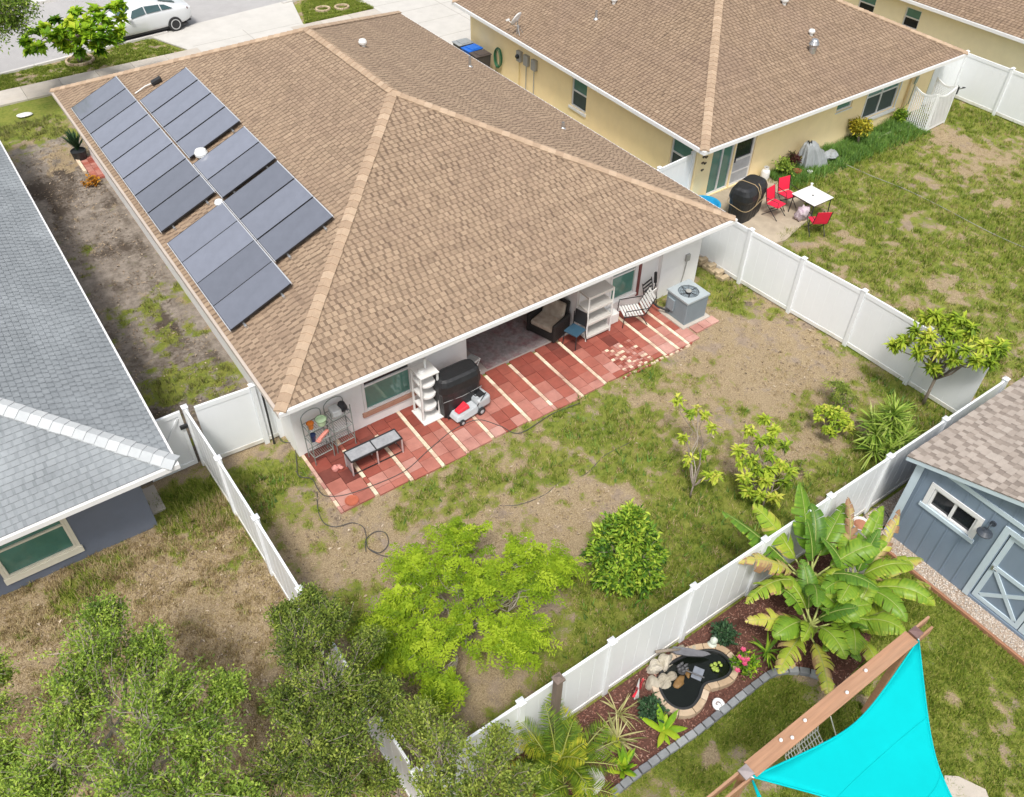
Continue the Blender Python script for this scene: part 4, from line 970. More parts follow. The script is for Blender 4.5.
b.tube([supe(a, .60+.06*math.sin(a*2), 1.06) for a in np.linspace(0, 2*math.pi, 40)], .012, 6); b.tube([(.46,-.1,.5),(.53,-.1,.86),(.50,-.1,1.05),(.39,-.1,1.21),(.26,-.1,1.275),(-.26,-.1,1.275),(-.39,-.1,1.21),(-.50,-.1,1.05),(-.53,-.1,.86),(-.46,-.1,.5)], .014, 6); b.tube([(.30,.1,1.26),(.42,.06,1.19),(.52,.0,1.0),(.54,-.02,.8)], .014, 6)
b.build('rope', M('tan rope', (.36,.27,.15), .9), t)
def red_chair(x, y, rz, label, first=[None]):
    if first[0] is None:
        t = thing('folding_chair', label, 'chair', (x, y, .03), rz, 'red folding chairs round the white table')
        mR = M('red mesh fabric', (.72,.015,.055), .6, .06, 5.)
        b = MB(); b.box(-.23,-.22,.43,.23,.22,.445); b.build('seat', mR, t)
        b = MB(); b.obox((0,.29,.70), (.46,.014,.46), rot(-.22)); b.build('backrest', mR, t)
        for s in (-1, 1):
            b = MB(); b.tube([(s*.245,.36,.95),(s*.245,.22,.44),(s*.245,-.3,0)], .013, 6); b.tube([(s*.25,-.23,.44),(s*.25,.3,0)], .013, 6); b.tube([(s*.25,.27,.64),(s*.25,-.2,.64),(s*.25,-.22,.45)], .012, 6); b.build('side_frame', mBlackPl, t)
        first[0] = t; return t
    return dup(first[0], (x, y, .03), rz, label)
red_chair(21.42, 15.0, R(8), 'red folding chair facing us on the patio left of the white table')
red_chair(22.2, 15.2, R(-10), 'red folding chair tucked behind the left edge of the white table')
red_chair(21.75, 13.55, R(150), 'red folding chair on the grass in front of the white table, seen from behind')
t = thing('patio_table', 'square white patio table with a hole for a parasol among the red chairs', 'table', (22.45, 14.42, .0))
b = MB(); b.box(-.48,-.48,.70,.48,.48,.725); b.build('table_top', mWhitePl, t, bevel=.01)
b = MB(); b.lathe([(0,.726),(.035,.726),(.035,.732),(0,.732)], seg=12); b.build('parasol_hole', mBlackPl, t)
b = MB(); b.lathe([(0,.726),(.05,.726),(.035,.8),(.05,.86),(0,.87)], (.38,.40,0), 12); tag(b.build('salt_shaker', mWhitePl, t), None)
for sx in (-1, 1):
    for sy in (-1, 1): b = MB(); b.tube([(sx*.42,sy*.42,.70),(sx*.45,sy*.45,0)], .018, 6); b.build('leg', mBlackPl, t)
b = MB(); b.ring([(-.46,-.46),(.46,-.46),(.46,.46),(-.46,.46)], [(-.43,-.43),(.43,-.43),(.43,.43),(-.43,.43)], .66, .699); b.build('apron', mBlackPl, t)
b = MB(); b.blob((21.98,14.30,.28), (.22,.2,.30), 4, .25, flat=-.27); tag(b.build('cloth_bag', M('flowered cloth', (.60,.52,.56), .9, .35, 16., stain=(.28,.16,.24), stain_scale=9, stain_amt=.8), smooth=True), 'flower patterned cloth bundle under the white patio table', 'bag')
# propane bottle
t = thing('propane_tank', 'white propane tank against the yellow wall by the screen door', 'gas bottle', (22.98, 16.86, .0))
b = MB(); b.lathe([(0,.0),(.13,.0),(.135,.05)]+[(.155*math.cos(a) if a > 0 else .155, .12+.0*a) for a in (0,)]+[(.155,.30),(.14,.37),(.09,.41),(.03,.42),(.0,.42)], seg=20); b.build('body', mWhitePl, t, smooth=True)
b = MB(); b.lathe([(.09,.40),(.09,.5),(.082,.5),(.082,.41)], seg=16); b.build('collar', mWhitePl, t); b = MB(); b.lathe([(0,.42),(.03,.42),(.03,.5),(.045,.5),(.045,.52),(0,.52)], seg=10); b.build('valve', mGreyPl, t)
# things in the planting by the wall
b = MB(); b.obox((24.72,16.78,.28), (.42,.05,.32), rot(.5,0,-.2)); b.obox((24.72,16.72,.40), (.5,.06,.05), rot(.5,0,-.2), .9); tag(b.build('wooden_crate', M('yellow wood', (.58,.42,.14), .7, .2, 8.), bevel=.006), 'yellow wooden box tilted among the plants by the yellow wall', 'box')
b = MB(); b.lathe([(0,0),(.12,0),(.16,.18),(.14,.18),(.12,.15),(0,.15)], (24.22,16.45,.0), 16); tag(b.build('flower_pot', M('dark red pot', (.35,.03,.035), .5)), 'dark red flower pot in the planting beside the propane tank', 'flower pot')
b = MB(); b.lathe([(0,0),(.08,0),(.10,.14),(.085,.14),(0,.12)], (24.62,16.2,.0), 14); tag(b.build('flower_pot', mWhitePl), 'small white flower pot in the grass in front of the yellow box', 'flower pot')
# tarp covered thing
ns = 40; b = MB(); vs = []; lv = [(0,.62,.46,.0),(.25,.56,.40,.0),(.5,.47,.33,-.04),(.75,.36,.26,-.12),(.90,.24,.18,-.2),(.97,.1,.08,-.24)]
for z, hx, hy, dx in lv:
    for k in range(ns):
        a = 2*math.pi*k/ns; f = 1+.22*math.sin(k*1.9)*(1-z)*.8+.1*math.sin(k*.8+1); low = 1.35 if math.cos(a) > .5 and z < .3 else 1
        vs.append((hx*math.cos(a)*f*low+dx, hy*math.sin(a)*f, z*(.96+.04*math.sin(k))))
b.add(vs, [(i*ns+k, i*ns+(k+1)%ns, (i+1)*ns+(k+1)%ns, (i+1)*ns+k) for i in range(len(lv)-1) for k in range(ns)])
o = b.build('tarpaulin', M('silver tarp', (.30,.32,.33), .4, .12, 5., .3, 14)); o.location = (25.35, 16.72, 0); tag(o, 'silver grey tarp draped to a peak over something by the yellow wall', 'tarp')
b = MB(); b.tube([(26.0,16.5,.12),(26.25,16.4,.2),(26.4,16.6,.16)], .1, 8); b.blob((26.15,16.55,.14), (.3,.22,.18), 8, .35, flat=-.14); tag(b.build('tarpaulin', bpy.data.materials['silver tarp']), 'crumpled end of silver sheet bunched beside the peaked tarp', 'tarp')
# lattice screen
mLat = M('white lattice', (.78,.79,.78), .5, .04)
t = thing('lattice_screen', 'white lattice screen with scalloped top standing in a corner of the yellow lawn', 'screen', (0, 0, 0))
def lat(a, c, h, dip):
    a = np.array((*a, 0.)); c = np.array((*c, 0.)); d = unit(c-a); Lw = np.linalg.norm(c-a); b = MB()
    topz = lambda u: h-dip*math.sin(math.pi*u/Lw)
    for u in (0, Lw): b.bar(a+d*u+(0,0,0), a+d*u+(0,0,h+.04), .05)
    b.bar(a+d*.03+(0,0,.08), c-d*.03+(0,0,.08), .04, .08)
    pts = [a+d*u+np.array((0,0,topz(u))) for u in np.linspace(.03, Lw-.03, 9)]
    for p, q in zip(pts, pts[1:]): b.bar(p, q, .045, .07)
    n = np.array((-d[1], d[0], 0.))
    for sgn in (1, -1):
        s0 = -2.
        while s0 < Lw+2:
            lo = None; seg = []
            for zz in np.linspace(.12, h, 60):
                u = s0+sgn*(zz)*.8
                if .03 < u < Lw-.03 and zz < topz(u): seg.append((u, zz))
            if len(seg) > 2: b.bar(a+d*seg[0][0]+n*.006*sgn+(0,0,seg[0][1]), a+d*seg[-1][0]+n*.006*sgn+(0,0,seg[-1][1]), .009, .042, up=tuple(n))
            s0 += .095
    return b.build('lattice_panel', mLat, t)
lat((30.95,16.85), (31.0,15.95), 1.45, .14); lat((31.03,15.90), (32.3,15.98), 1.45, .16); lat((32.33,16.02), (32.4,16.9), 1.45, .14)
b = MB(); b.tube([(31.5,17.24,.5),(31.45,17.2,1.35)], .02, 8); b.obox((31.44,17.2,1.5), (.2,.04,.3), rot(.1,0,.1)); tag(b.build('garden_spade', M('grey green tool', (.30,.36,.30), .5), bevel=.01), 'spade leaning upside down on the yellow wall behind the lattice', 'spade')
for i, (x, y, L_) in enumerate(((29.35,16.55,.9),(30.5,16.45,.7))):
    b = MB(); b.obox((x,y,.04), (L_,.1,.08), rot(0,0,R(6-4*i))); tag(b.build('edging_board', M('pale timber', (.50,.45,.37), .8, .2, 8.) if i == 0 else bpy.data.materials['pale timber'], bevel=.01), ['longer', 'shorter'][i]+' pale timber edging piece in the grass below the yellow house window', 'board')
# blue tub, bins, hose, dish
b = MB(); b.lathe([(0,0),(.42,0),(.5,.22),(.53,.23),(.53,.26),(.46,.25),(.4,.06),(0,.06)], (0,0,0), 26); o = b.build('paddling_pool', M('bright blue plastic', (.02,.30,.55), .35)); o.location = (19.72,16.55,.02); tag(o, 'bright blue plastic tub between the tan roof and the yellow corner', 'tub')
def wheelie(x, y, rz, mb_, ml_, label):
    t = thing('wheeled_bin', label, 'bin', (x, y, 0), rz, 'wheeled bins by the yellow wall')
    b = MB(); b.add([(-.24,-.28,.03),(.24,-.28,.03),(.24,.26,.03),(-.24,.26,.03),(-.29,-.36,1.0),(.29,-.36,1.0),(.29,.34,1.0),(-.29,.34,1.0)], [(0,3,2,1),(4,5,6,7),(0,1,5,4),(1,2,6,5),(2,3,7,6),(3,0,4,7)]); b.build('body', mb_, t, bevel=.03)
    b = MB(); b.box(-.31,-.38,1.001,.31,.38,1.05); b.obox((0,-.05,1.06), (.5,.5,.04)); b.build('lid', ml_, t, bevel=.02)
    for s in (-1, 1): b = MB(); b.lathe([(0,-.03),(.12,-.03),(.12,.03),(0,.03)], (s*.29,.3,.12), 14, rot(0,math.pi/2)); b.build('wheel', mBlackPl, t)
mBin = M('charcoal bin plastic', (.05,.045,.045), .5); mBinG = M('grey bin lid', (.28,.30,.31), .5); mBinB = M('blue bin lid', (.01,.13,.55), .4)
wheelie(19.42,31.1,R(90),mBin,mBinG,'dark wheeled bin with a grey lid, farthest of the three by the yellow wall'); wheelie(19.40,30.35,R(94),mBinB,mBinB,'blue wheeled bin between two dark ones by the yellow wall'); wheelie(19.36,29.65,R(88),mBin,M('brown black lid', (.075,.06,.055), .5),'dark wheeled bin with a dark lid beside the green hose')
b = MB(); x0 = ypt(29.1)
for k in range(7):
    r_ = .30+.015*(k % 3); b.tube([(x0-.07-.022*k, 29.05+r_*.72*math.sin(a)+.02*math.sin(k), .95+r_*1.25*math.cos(a)) for a in np.linspace(0, 2*math.pi, 26)], .013, 6)
b.tube([(x0-.1,29.2,.62),(x0-.08,29.3,.3),(x0-.1,29.1,.02)], .013, 6); tag(b.build('garden_hose', M('green hose', (.02,.14,.065), .4), smooth=True), 'green garden hose coiled in loops on the yellow wall', 'hose')
t = thing('satellite_dish', 'white satellite dish on the brown roof above the electricity meters', 'satellite dish', (19.55, 27.3, 2.52), R(200))
b = MB(); rr = rot(R(62), 0, 0)
prof = [(0.0,.0),(.12,.008),(.22,.03),(.29,.055),(.285,.062),(.2,.035),(0,.012)]
b.lathe(prof, (0,0,.55), 26, rr); b.build('reflector', mTrim, t, smooth=True)
b = MB(); b.tube([(0,.0,.0),(0,.02,.35),(0,.03,.52)], .025, 8); b.tube([(.12,.2,.02),(0,.03,.38)], .012, 6); b.tube([(-.12,.2,.05),(0,.03,.38)], .012, 6); b.build('mast', mMetal, t)
b = MB(); b.tube([(0,-.02,.30),(0,-.42,.42)], .012, 6); b.obox((0,-.45,.44), (.12,.1,.07), rot(.4)); b.build('feed_arm', mWhitePl, t, bevel=.006)
b = MB(); b.obox((34.3,16.9,.5), (.12,.08,.3), rot(0,.3,.4)); b.tube([(34.25,16.92,0),(34.27,16.92,.7)], .02, 6); b.tube([(34.2,16.8,.62),(34.42,16.7,.66),(34.5,16.85,.6)], .02, 6); tag(b.build('hose_tap', mBlackPl), 'dark hose tap on a stake in the fence corner behind the lattice', 'tap')

# ------------------------------------------------------------------ street side
t = thing('parked_car', 'white hatchback parked by the kerb beside the bright green tree', 'car', (9.0, 42.62, -.01), R(4.5))
mCar = M('white car paint', (.62,.635,.65), .22, .02, coat=1.); mTyre = M('tyre rubber', (.025,.025,.027), .8); mRim = M('alloy', (.62,.63,.64), .3, metal=.7); mCarG = M('car glass', (.03,.07,.075), .04, .1, spec=.9); mTail = M('tail lamp', (.10,.02,.025), .15, coat=1.); mLow = M('sill plastic', (.03,.03,.033), .5)
# lofted body: stations along the length (front at -x); each (x, half width low, half width belt, half width roof, z low, z belt, z roof)
ST = [(-2.30,.55,.60,.55,.34,.58,.62),(-2.18,.78,.80,.70,.24,.66,.74),(-1.75,.86,.88,.74,.20,.74,.86),(-1.15,.88,.91,.72,.19,.82,.96),(-.85,.885,.915,.70,.19,.86,1.04),(-.35,.89,.92,.60,.19,.96,1.34),(.15,.89,.92,.58,.19,.98,1.42),(.75,.89,.92,.56,.19,1.0,1.37),(1.25,.885,.91,.55,.20,1.01,1.24),(1.75,.87,.89,.56,.22,1.01,1.09),(2.10,.82,.84,.62,.28,.97,1.01),(2.28,.72,.74,.60,.38,.90,.94)]
vs = []
for x, wl, wb, wr, zl, zb, zr in ST:
    h = [(-wl*.9,zl),(-wl,zl+.12),(-wb,(zl+zb)/2+.05),(-wb*.985,zb),(-wr-.04,zr-.05),(-wr*.8,zr),(0,zr+.02)]
    vs += [(x,y,z) for y, z in h+[(-y,z) for y, z in h[-2::-1]]]
k = 13; fs = [(i*k+j, i*k+j+1, (i+1)*k+j+1, (i+1)*k+j) for i in range(len(ST)-1) for j in range(k-1)]+[tuple(range(k)), tuple((len(ST)-1)*k+j for j in range(k-1,-1,-1))]+[(i*k+k-1, i*k, (i+1)*k, (i+1)*k+k-1) for i in range(len(ST)-1)]
b = MB(); b.add(vs, fs); body = b.build('body', mCar, t, smooth=True); md = body.modifiers.new('s', 'SUBSURF'); md.levels = 1; md.render_levels = 2
for s in (-1, 1):       # side windows follow the tumblehome
    b = MB()
    for x0, x1 in ((-.62,.15),(.16,.87),(.88,1.42)):
        def sp(x, f):
            i = max(j for j in range(len(ST)-1) if ST[j][0] <= x); u = (x-ST[i][0])/(ST[i+1][0]-ST[i][0]); g = [a+(c-a)*u for a, c in zip(ST[i], ST[i+1])]
            y = g[2]*.985+(g[3]+.04-g[2]*.985)*f; z = g[5]+(g[6]-.05-g[5])*f; return (x, s*(y+.012), z)
        b.add([sp(x0+.04,.12), sp(x1,.12), sp(x1-(.28 if x1 > 1.4 else 0),.80), sp(x0+(.26 if x0 < -.5 else .04),.80)], [(0,1,2,3) if s < 0 else (3,2,1,0)])
    b.build('side_window', mCarG, t, solid=.012)
b = MB(); b.add([(-.98,-.62,1.02),(-.98,.62,1.02),(-.42,.52,1.36),(-.42,-.52,1.36)], [(0,3,2,1)]); b.build('windscreen', mCarG, t, solid=.05)
b = MB(); b.add([(1.0,-.47,1.345),(1.0,.47,1.345),(1.70,.50,1.14),(1.70,-.50,1.14)], [(0,3,2,1)]); b.build('rear_window', mCarG, t, solid=.03)
for s in (-1, 1):
    b = MB(); b.obox((2.07,s*.70,.88), (.22,.16,.10), rot(0,.2,s*.5)); b.build('tail_light', mTail, t, bevel=.02)
    b = MB(); b.obox((-2.14,s*.62,.62), (.16,.26,.10), rot(0,0,-s*.6)); b.build('headlight', M('lamp glass', (.5,.52,.54), .08) if s < 0 else bpy.data.materials['lamp glass'], t, bevel=.02)
    b = MB(); b.obox((-.62,s*.99,.98), (.14,.16,.11)); b.build('mirror', mCar, t, bevel=.03)
    for x in (-1.42, 1.36):
        b = MB(); b.lathe([(.2,-.1),(.3,-.105),(.325,-.08),(.325,.08),(.3,.105),(.2,.1)], (x,s*.84,.325), 28, rot(math.pi/2)); wh = b.build('wheel', mTyre, t)
        b = MB(); b.lathe([(0,-.03),(.2,-.03),(.2,.02),(0,.02)], (x,s*.845,.325), 24, rot(s*math.pi/2)); b.build('brake_disc', mLow, wh); b = MB()
        for q in range(5): a = 2*math.pi*q/5+.3; b.obox((x+.115*math.cos(a), s*.925, .325+.115*math.sin(a)), (.20,.025,.06), rot(0,-a,0))
        b.lathe([(.19,-.05),(.225,-.05),(.225,.115),(.19,.115),(.19,-.045)], (x,s*.845,.325), 24, rot(-s*math.pi/2)); b.build('rim', mRim, wh)
b = MB(); b.box(-1.9,-.80,.17,2.0,.80,.24); b.box(2.02,-.7,.27,2.2,.7,.36); b.build('underbody', mLow, t)

# the planter, brick strip and small things by the house's left front
b = MB()
for i in range(9):
    for j in range(2): b.box(3.36+.22*j, 29.95+.2*i, -.03, 3.57+.22*j, 30.14+.2*i, .035+rng.uniform(0,.01), rng.uniform(.2,.55))
for i in range(8): b.box(3.22, 30.6+.22*i, -.03, 3.33, 30.81+.22*i, .09, .9)
tag(b.build('brick_strip', mPav), 'red paver strip with pale edging along the house wall', kind='structure')
# ------------------------------------------------------------------ vegetation kit
def leafmat(name, cols, rough=.5, trans=.3): return M(name, cols, max(rough, .5), .12, 9., trans=trans, spec=.14)
mBark = M('grey bark', [(.16,.13,.10),(.24,.20,.16),(.32,.28,.23)], .9, .25, 14., .5, 60)
mBarkP = M('pale twig bark', [(.22,.19,.15),(.30,.27,.21),(.38,.34,.27)], .9, .2, 14.)
mOak = leafmat('small oak leaves', [(0.077,0.134,0.026),(0.147,0.237,0.038),(0.237,0.358,0.054),(0.333,0.461,0.070),(0.448,0.550,0.102)])
mOakY = leafmat('olive oak leaves', [(0.057,0.094,0.021),(0.115,0.172,0.034),(0.196,0.265,0.046),(0.287,0.362,0.063),(0.402,0.460,0.092)])
mLime = leafmat('lime green leaflets', [(.11,.19,.012),(.21,.33,.018),(.33,.46,.026),(.45,.57,.045)], .5, .35)
mDkSh = leafmat('glossy dark green leaves', [(.03,.08,.014),(.07,.16,.022),(.15,.28,.028),(.28,.44,.04),(.45,.56,.07)], .35, .2)
mMango = leafmat('mango leaves', [(.09,.15,.018),(.17,.27,.025),(.29,.40,.035),(.43,.52,.05),(.56,.56,.10)], .4, .25)
mBright = leafmat('bright green leaves', [(.05,.13,.012),(.11,.24,.02),(.21,.39,.025),(.36,.53,.03),(.50,.58,.05)], .4, .35)
mStrap = leafmat('strap leaves', [(.06,.12,.02),(.12,.22,.03),(.22,.34,.045),(.36,.48,.08),(.50,.58,.18)], .4, .2)
mDarkG = leafmat('blue green leaves', [(.02,.05,.025),(.035,.08,.04),(.06,.12,.05)], .45, .15)

def limb(p0, p1, n=5, wig=.06, sag=0., rg=None):
    p0, p1 = np.array(p0, float), np.array(p1, float); L_ = np.linalg.norm(p1-p0); out = [p0]
    for i in range(1, n): t = i/n; out.append(p0+(p1-p0)*t+rg.normal(0, wig*L_, 3)*math.sin(math.pi*t)+np.array((0,0,sag*L_*math.sin(math.pi*t))))
    return out+[p1]

def blob_tree(name, label, cat, base, bl, trunk_h, trunk_r, ntw, nlf, Ln, Wd, mleaf, mbark, seed, group=None, up=.35, spread=.10, twig_r=.006, droop=0., clump=0, tone=(.25,.25), lift=1., fold=.25, inner=.35, stems=1):
    """trunk and limbs to each crown lobe, twigs through the lobe, leaves set along the twigs"""
    rg = np.random.default_rng(seed); base = np.array((*base, 0., )[:3], float) if len(base) == 2 else np.array(base, float)
    t = thing(name, label, cat, tuple(base), group=group); wood = MB(); twig = MB()
    top = base+np.array((rg.normal(0,.05), rg.normal(0,.05), trunk_h)); P = []; D = []; T = []
    trunk = MB()
    for s_ in range(stems):
        o = np.array((rg.normal(0,.06), rg.normal(0,.06), 0))*(stems > 1)*1.5
        trunk.tube([base+o*.5-(0,0,.08), base+o*.6+(0,0,.03), *limb(base+o*.6+(0,0,.1), top+o, 4, .03, 0, rg)], np.array([1.5,1.15,1.,.95,.9,.85,.8])*trunk_r/math.sqrt(stems), 8, rg.uniform(.2,.8))
    for bi, (cx, cy, cz, rx, ry, rz_) in enumerate(bl):
        c = np.array((cx, cy, cz)); pts = limb(top, c, 6, .05, .05, rg); r0 = trunk_r*.62
        wood.tube(pts, np.linspace(r0, twig_r*2.2, len(pts)), 6, rg.uniform(.2, 1))
        for k in range(int(ntw)):
            d = unit(rg.normal(0, 1, 3)); d[2] = d[2]*.9+up*rg.random(); d = unit(d)
            q = c+d*np.array((rx, ry, rz_))*(inner+(1-inner)*rg.random()**.6)*(1.3 if rg.random() < .12 else 1.)
            st = pts[rg.integers(len(pts)-3, len(pts))] if rg.random() < .8 else c
            tw = limb(st, q, 4, .07, .04-droop, rg); tw[-1][2] -= droop*.2
            twig.tube(tw, np.linspace(twig_r*1.6, twig_r*.5, len(tw)), 4, rg.uniform(.2, 1), cap=False)
            W_ = np.array(tw); n = int(nlf*rg.uniform(.6, 1.4)); ts = rg.uniform(.35, 1., n)*(len(W_)-1)*.999
            if clump: ts = (len(W_)-1)*(.999-.12*rg.random(n)*clump)
            i = ts.astype(int); f = (ts-i)[:, None]; pp = W_[i]*(1-f)+W_[i+1]*f
            dirv = unit(W_[i+1]-W_[i]); P.append(pp+rg.normal(0, spread, (n, 3))*(0.35 if clump else 1.)); out = unit(pp-(c-np.array((0,0,rz_*.4))))
            D.append(dirv*.5+rg.normal(0, .7, (n, 3))+out*.5+np.array((0, 0, -droop*1.2)))
            hgt = np.clip((pp[:,2]-(cz-rz_))/(2*rz_), 0, 1)
            T.append(np.clip(tone[0]+rg.normal(0, tone[1], n)+.17*rg.normal()+lift*.35*(hgt-.5)*0+.25*rg.random(), 0, 1))
    P, D, T = np.concatenate(P), np.concatenate(D), np.concatenate(T); n = len(P)
    N = rg.normal(0, .6, (n, 3)); N[:, 2] += 1.
    V, F = leafmesh(P, D, N, Ln*rg.uniform(.6, 1.3, n), Wd*rg.uniform(.7, 1.2, n), fold)
    tr = trunk.build('trunk', mbark, t, world=True, smooth=True); br = wood.build('branches', mbark, t, world=True, smooth=True)
    twig.build('twigs', mbark, br, world=True); npmesh('crown', V, F, np.repeat(T, 2), mleaf, t, world=True)
    return t

def strap_plant(name, label, cat, base, n, L_, W_, mat, seed, elev=(20, 85), bend=1.0, tone=.5, group=None, parent=None, z0=.05, tw=0., part='foliage'):
    "rosette of arching strap leaves"
    rg = np.random.default_rng(seed); t = thing(name, label, cat, (*base[:2], base[2] if len(base) > 2 else 0), group=group) if parent is None else parent
    V = []; F = []; T = []; S = 7
    for i in range(n):
        az = rg.uniform(0, 6.283); el = R(rg.uniform(*elev)); l = L_*rg.uniform(.65, 1.1); w_ = W_*rg.uniform(.7, 1.15); p = np.array((rg.normal(0,.02), rg.normal(0,.02), z0+rg.uniform(0, .06))); o = len(V)
        tn = min(1, max(0, rg.normal(tone, .22))); b_ = bend*rg.uniform(.5, 1.3)
        side = np.array((-math.sin(az), math.cos(az), 0))
        for s in range(S+1):
            u = s/S; e = el-b_*u*1.5; d = np.array((math.cos(az)*math.cos(e), math.sin(az)*math.cos(e), math.sin(e)))
            ww = w_*(.55+.9*u-1.45*u**3) if u > 0 else w_*.55
            ww = max(.002, ww)*.5; up_ = np.cross(d, side)*-1
            V += [p-side*ww+up_*ww*.5, p.copy(), p+side*ww+up_*ww*.5]; p = p+d*l/S
        for s in range(S):
            for k in (0, 1): a = o+s*3+k; F.append((a, a+1, a+4, a+3)); T.append(min(1, tn+.15*rg.random()))
    V = np.array(V); V[:, 2] = np.maximum(V[:, 2], .012)
    npmesh(part, V, np.array(F), T, mat, t); return t

# ------------------------------------------------------------------ trees at the grey house and the corner
def B(px, py, z, rx, ry=None, rz=None):
    "crown lobe centred where the survey shows it, z metres above ground"
    x, y = at(px, py, z); return (x, y, z, rx, ry or rx, rz or rx*.8)
blob_tree('oak_tree', 'broad loose green tree on the dry lawn below the grey house', 'tree', (*at(160,838,0),),
  [B(95,650,3.3,.62),B(70,700,3.2,.6),B(150,720,3.6,.8),B(60,760,3.3,.8),B(130,790,3.5,.8),B(205,740,3.4,.55),B(228,690,3.1,.3),B(190,800,3.4,.7),B(105,615,3.0,.42),B(150,645,3.1,.38),B(30,800,3.2,.5),B(240,800,3.2,.35),B(175,690,3.4,.5)], 1.3, .11, 60, 52, .058, .030, mOak, mBarkP, 101, spread=.05, tone=(.42,.20))
blob_tree('oak_tree', 'dense dark olive tree growing against the side fence, white fence showing through', 'tree', (*at(330,830,0),),
  [B(300,640,3.0,.55),B(325,690,3.3,.65),B(310,745,3.3,.65),B(350,740,3.2,.55),B(290,700,3.0,.5),B(340,790,3.2,.6),B(280,770,3.0,.5),B(330,615,2.7,.38),B(355,690,3.0,.35),B(310,600,2.5,.25),B(372,640,2.5,.24),B(385,690,2.6,.25),B(285,615,2.6,.25)], 1.4, .10, 64, 56, .054, .027, mOakY, mBark, 102, spread=.045, tone=(.32,.20))
blob_tree('oak_tree', 'yellowish olive tree over the fence corner at the bottom edge of the photo', 'tree', (*at(460,895,0),),
  [B(440,745,2.9,.5),B(480,770,3.0,.55),B(430,795,3.0,.5),B(520,785,2.8,.4),B(395,715,2.6,.3),B(420,715,2.6,.3),B(500,740,2.6,.28),B(470,815,3.0,.5),B(375,780,2.6,.3)], 1.3, .08, 42, 46, .055, .028, mOakY, mBark, 103, spread=.045, tone=(.50,.2))
blob_tree('oak_tree', 'small part of a green tree at the left edge below the grey house', 'tree', (*at(-40,760,0),),
  [B(-5,670,2.6,.35),B(-12,715,2.8,.5),B(5,760,2.8,.35),B(-35,690,3.0,.6),B(10,790,2.6,.35)], 1.1, .08, 46, 46, .056, .029, mOak, mBarkP, 104, spread=.05, tone=(.5,.2))
# feathery lime green tree
def feather_tree(name, label, cat, base, bl, seed):
    rg = np.random.default_rng(seed); base = np.array((*base, 0.)); t = thing(name, label, cat, tuple(base)); trunk = MB(); wood = MB(); P = []; D = []; T = []; Ns = []
    top = base+np.array((.05,.05,.55)); trunk.tube([base-(0,0,.05), base+(0,0,.05), base+(.02,.03,.3), top], [.09,.065,.06,.055], 8)
    for (cx, cy, cz, rx, ry, rz_) in bl:
        c = np.array((cx,cy,cz)); pts = limb(top, c, 6, .05, .07, rg); wood.tube(pts, np.linspace(.022,.007,len(pts)), 6, rg.uniform(.0,.6))
        for k in range(27):
            d = unit(rg.normal(0,1,3)); d[2] = d[2]*.8+.15; d = unit(d); q = c+d*np.array((rx,ry,rz_*1.3))*rg.uniform(.35,1.1)
            s0 = pts[rg.integers(3,7)]; tw = limb(s0, q, 4, .06, .08, rg); wood.tube(tw, np.linspace(.009,.003,5), 4, rg.uniform(.5,1), cap=False)
            tn = rg.normal(.52,.22)
            for f in range(2):                       # compound leaves: a drooping stalk with leaflets on both sides
                p = np.array(tw[-1-(f % 3)])+rg.normal(0,.02,3); a = rg.uniform(0,6.28); az = np.array((math.cos(a),math.sin(a),rg.uniform(.1,.7))); o_ = unit(unit(p-base)*.7+az*.7); ln = rg.uniform(.34,.72); tnf = tn+rg.normal(0,.14); side = unit(np.cross(o_,(0,0,1.))); n = 15
                for j in range(n):
                    u = (j+1)/n; pj = p+o_*ln*u+np.array((0,0,-.6*ln*u*u))
                    for sg in (-1,1):
                        for m_ in range(2):
                            P.append(pj+rg.normal(0,.010,3)+side*sg*.032*m_); D.append(side*sg+o_*.55+np.array((0,0,-.25))+rg.normal(0,.2,3)); T.append(tnf+rg.normal(0,.08)); Ns.append((rg.normal(0,.3),rg.normal(0,.3),1.))
    n = len(P); V, F = leafmesh(P, D, Ns,   .062*rg.uniform(.7,1.3,n), .026*rg.uniform(.8,1.2,n), .15)
    trunk.build('trunk', mBark, t, world=True, smooth=True); wood.build('branches', mBarkP, t, world=True, smooth=True); npmesh('crown', V, F, np.clip(np.repeat(T,2),0,1), mLime, t, world=True); return t
feather_tree('lime_green_tree', 'feathery lime green tree in the middle of the patio yard', 'tree', at(470,648),
  [B(455,580,1.25,.55,.55,.4),B(420,600,1.15,.5,.5,.35),B(395,620,1.1,.35,.35,.3),B(490,590,1.2,.5,.5,.35),B(530,590,1.05,.45,.45,.3),B(552,572,.95,.26,.26,.22),B(465,630,1.1,.5,.5,.35),B(425,650,1.0,.4,.4,.3),B(500,640,.95,.4,.4,.3),B(440,690,.8,.22,.22,.3),B(520,640,.85,.35,.35,.25),B(520,560,1.1,.35,.35,.3),B(460,545,1.3,.4,.4,.3),B(395,655,.9,.25,.25,.2),B(410,570,1.2,.3,.3,.25)], 110)
# rounded dark shrub
blob_tree('round_shrub', 'dense rounded glossy green shrub in the middle of the patio yard', 'shrub', at(632,585),
  [(8.0+dx, 6.98+dy, z, r, r, r*.9) for dx, dy, z, r in ((0,0,1.35,.42),(.25,.1,.95,.5),(-.28,0,.95,.5),(0,-.3,.9,.5),(.05,.35,.95,.5),(.35,-.22,.55,.42),(-.4,-.2,.5,.42),(0,-.45,.45,.4),(.45,.2,.55,.4),(-.35,.3,.6,.42),(-.05,.05,1.62,.28),(.02,.08,1.85,.16),(-.5,-.05,.3,.3),(.5,-.1,.35,.28),(.2,-.5,.35,.26))], .25, .07, 44, 30, .13, .055, mDkSh, mBark, 111, spread=.05, tone=(.48,.26), inner=.5, up=.5, stems=2)
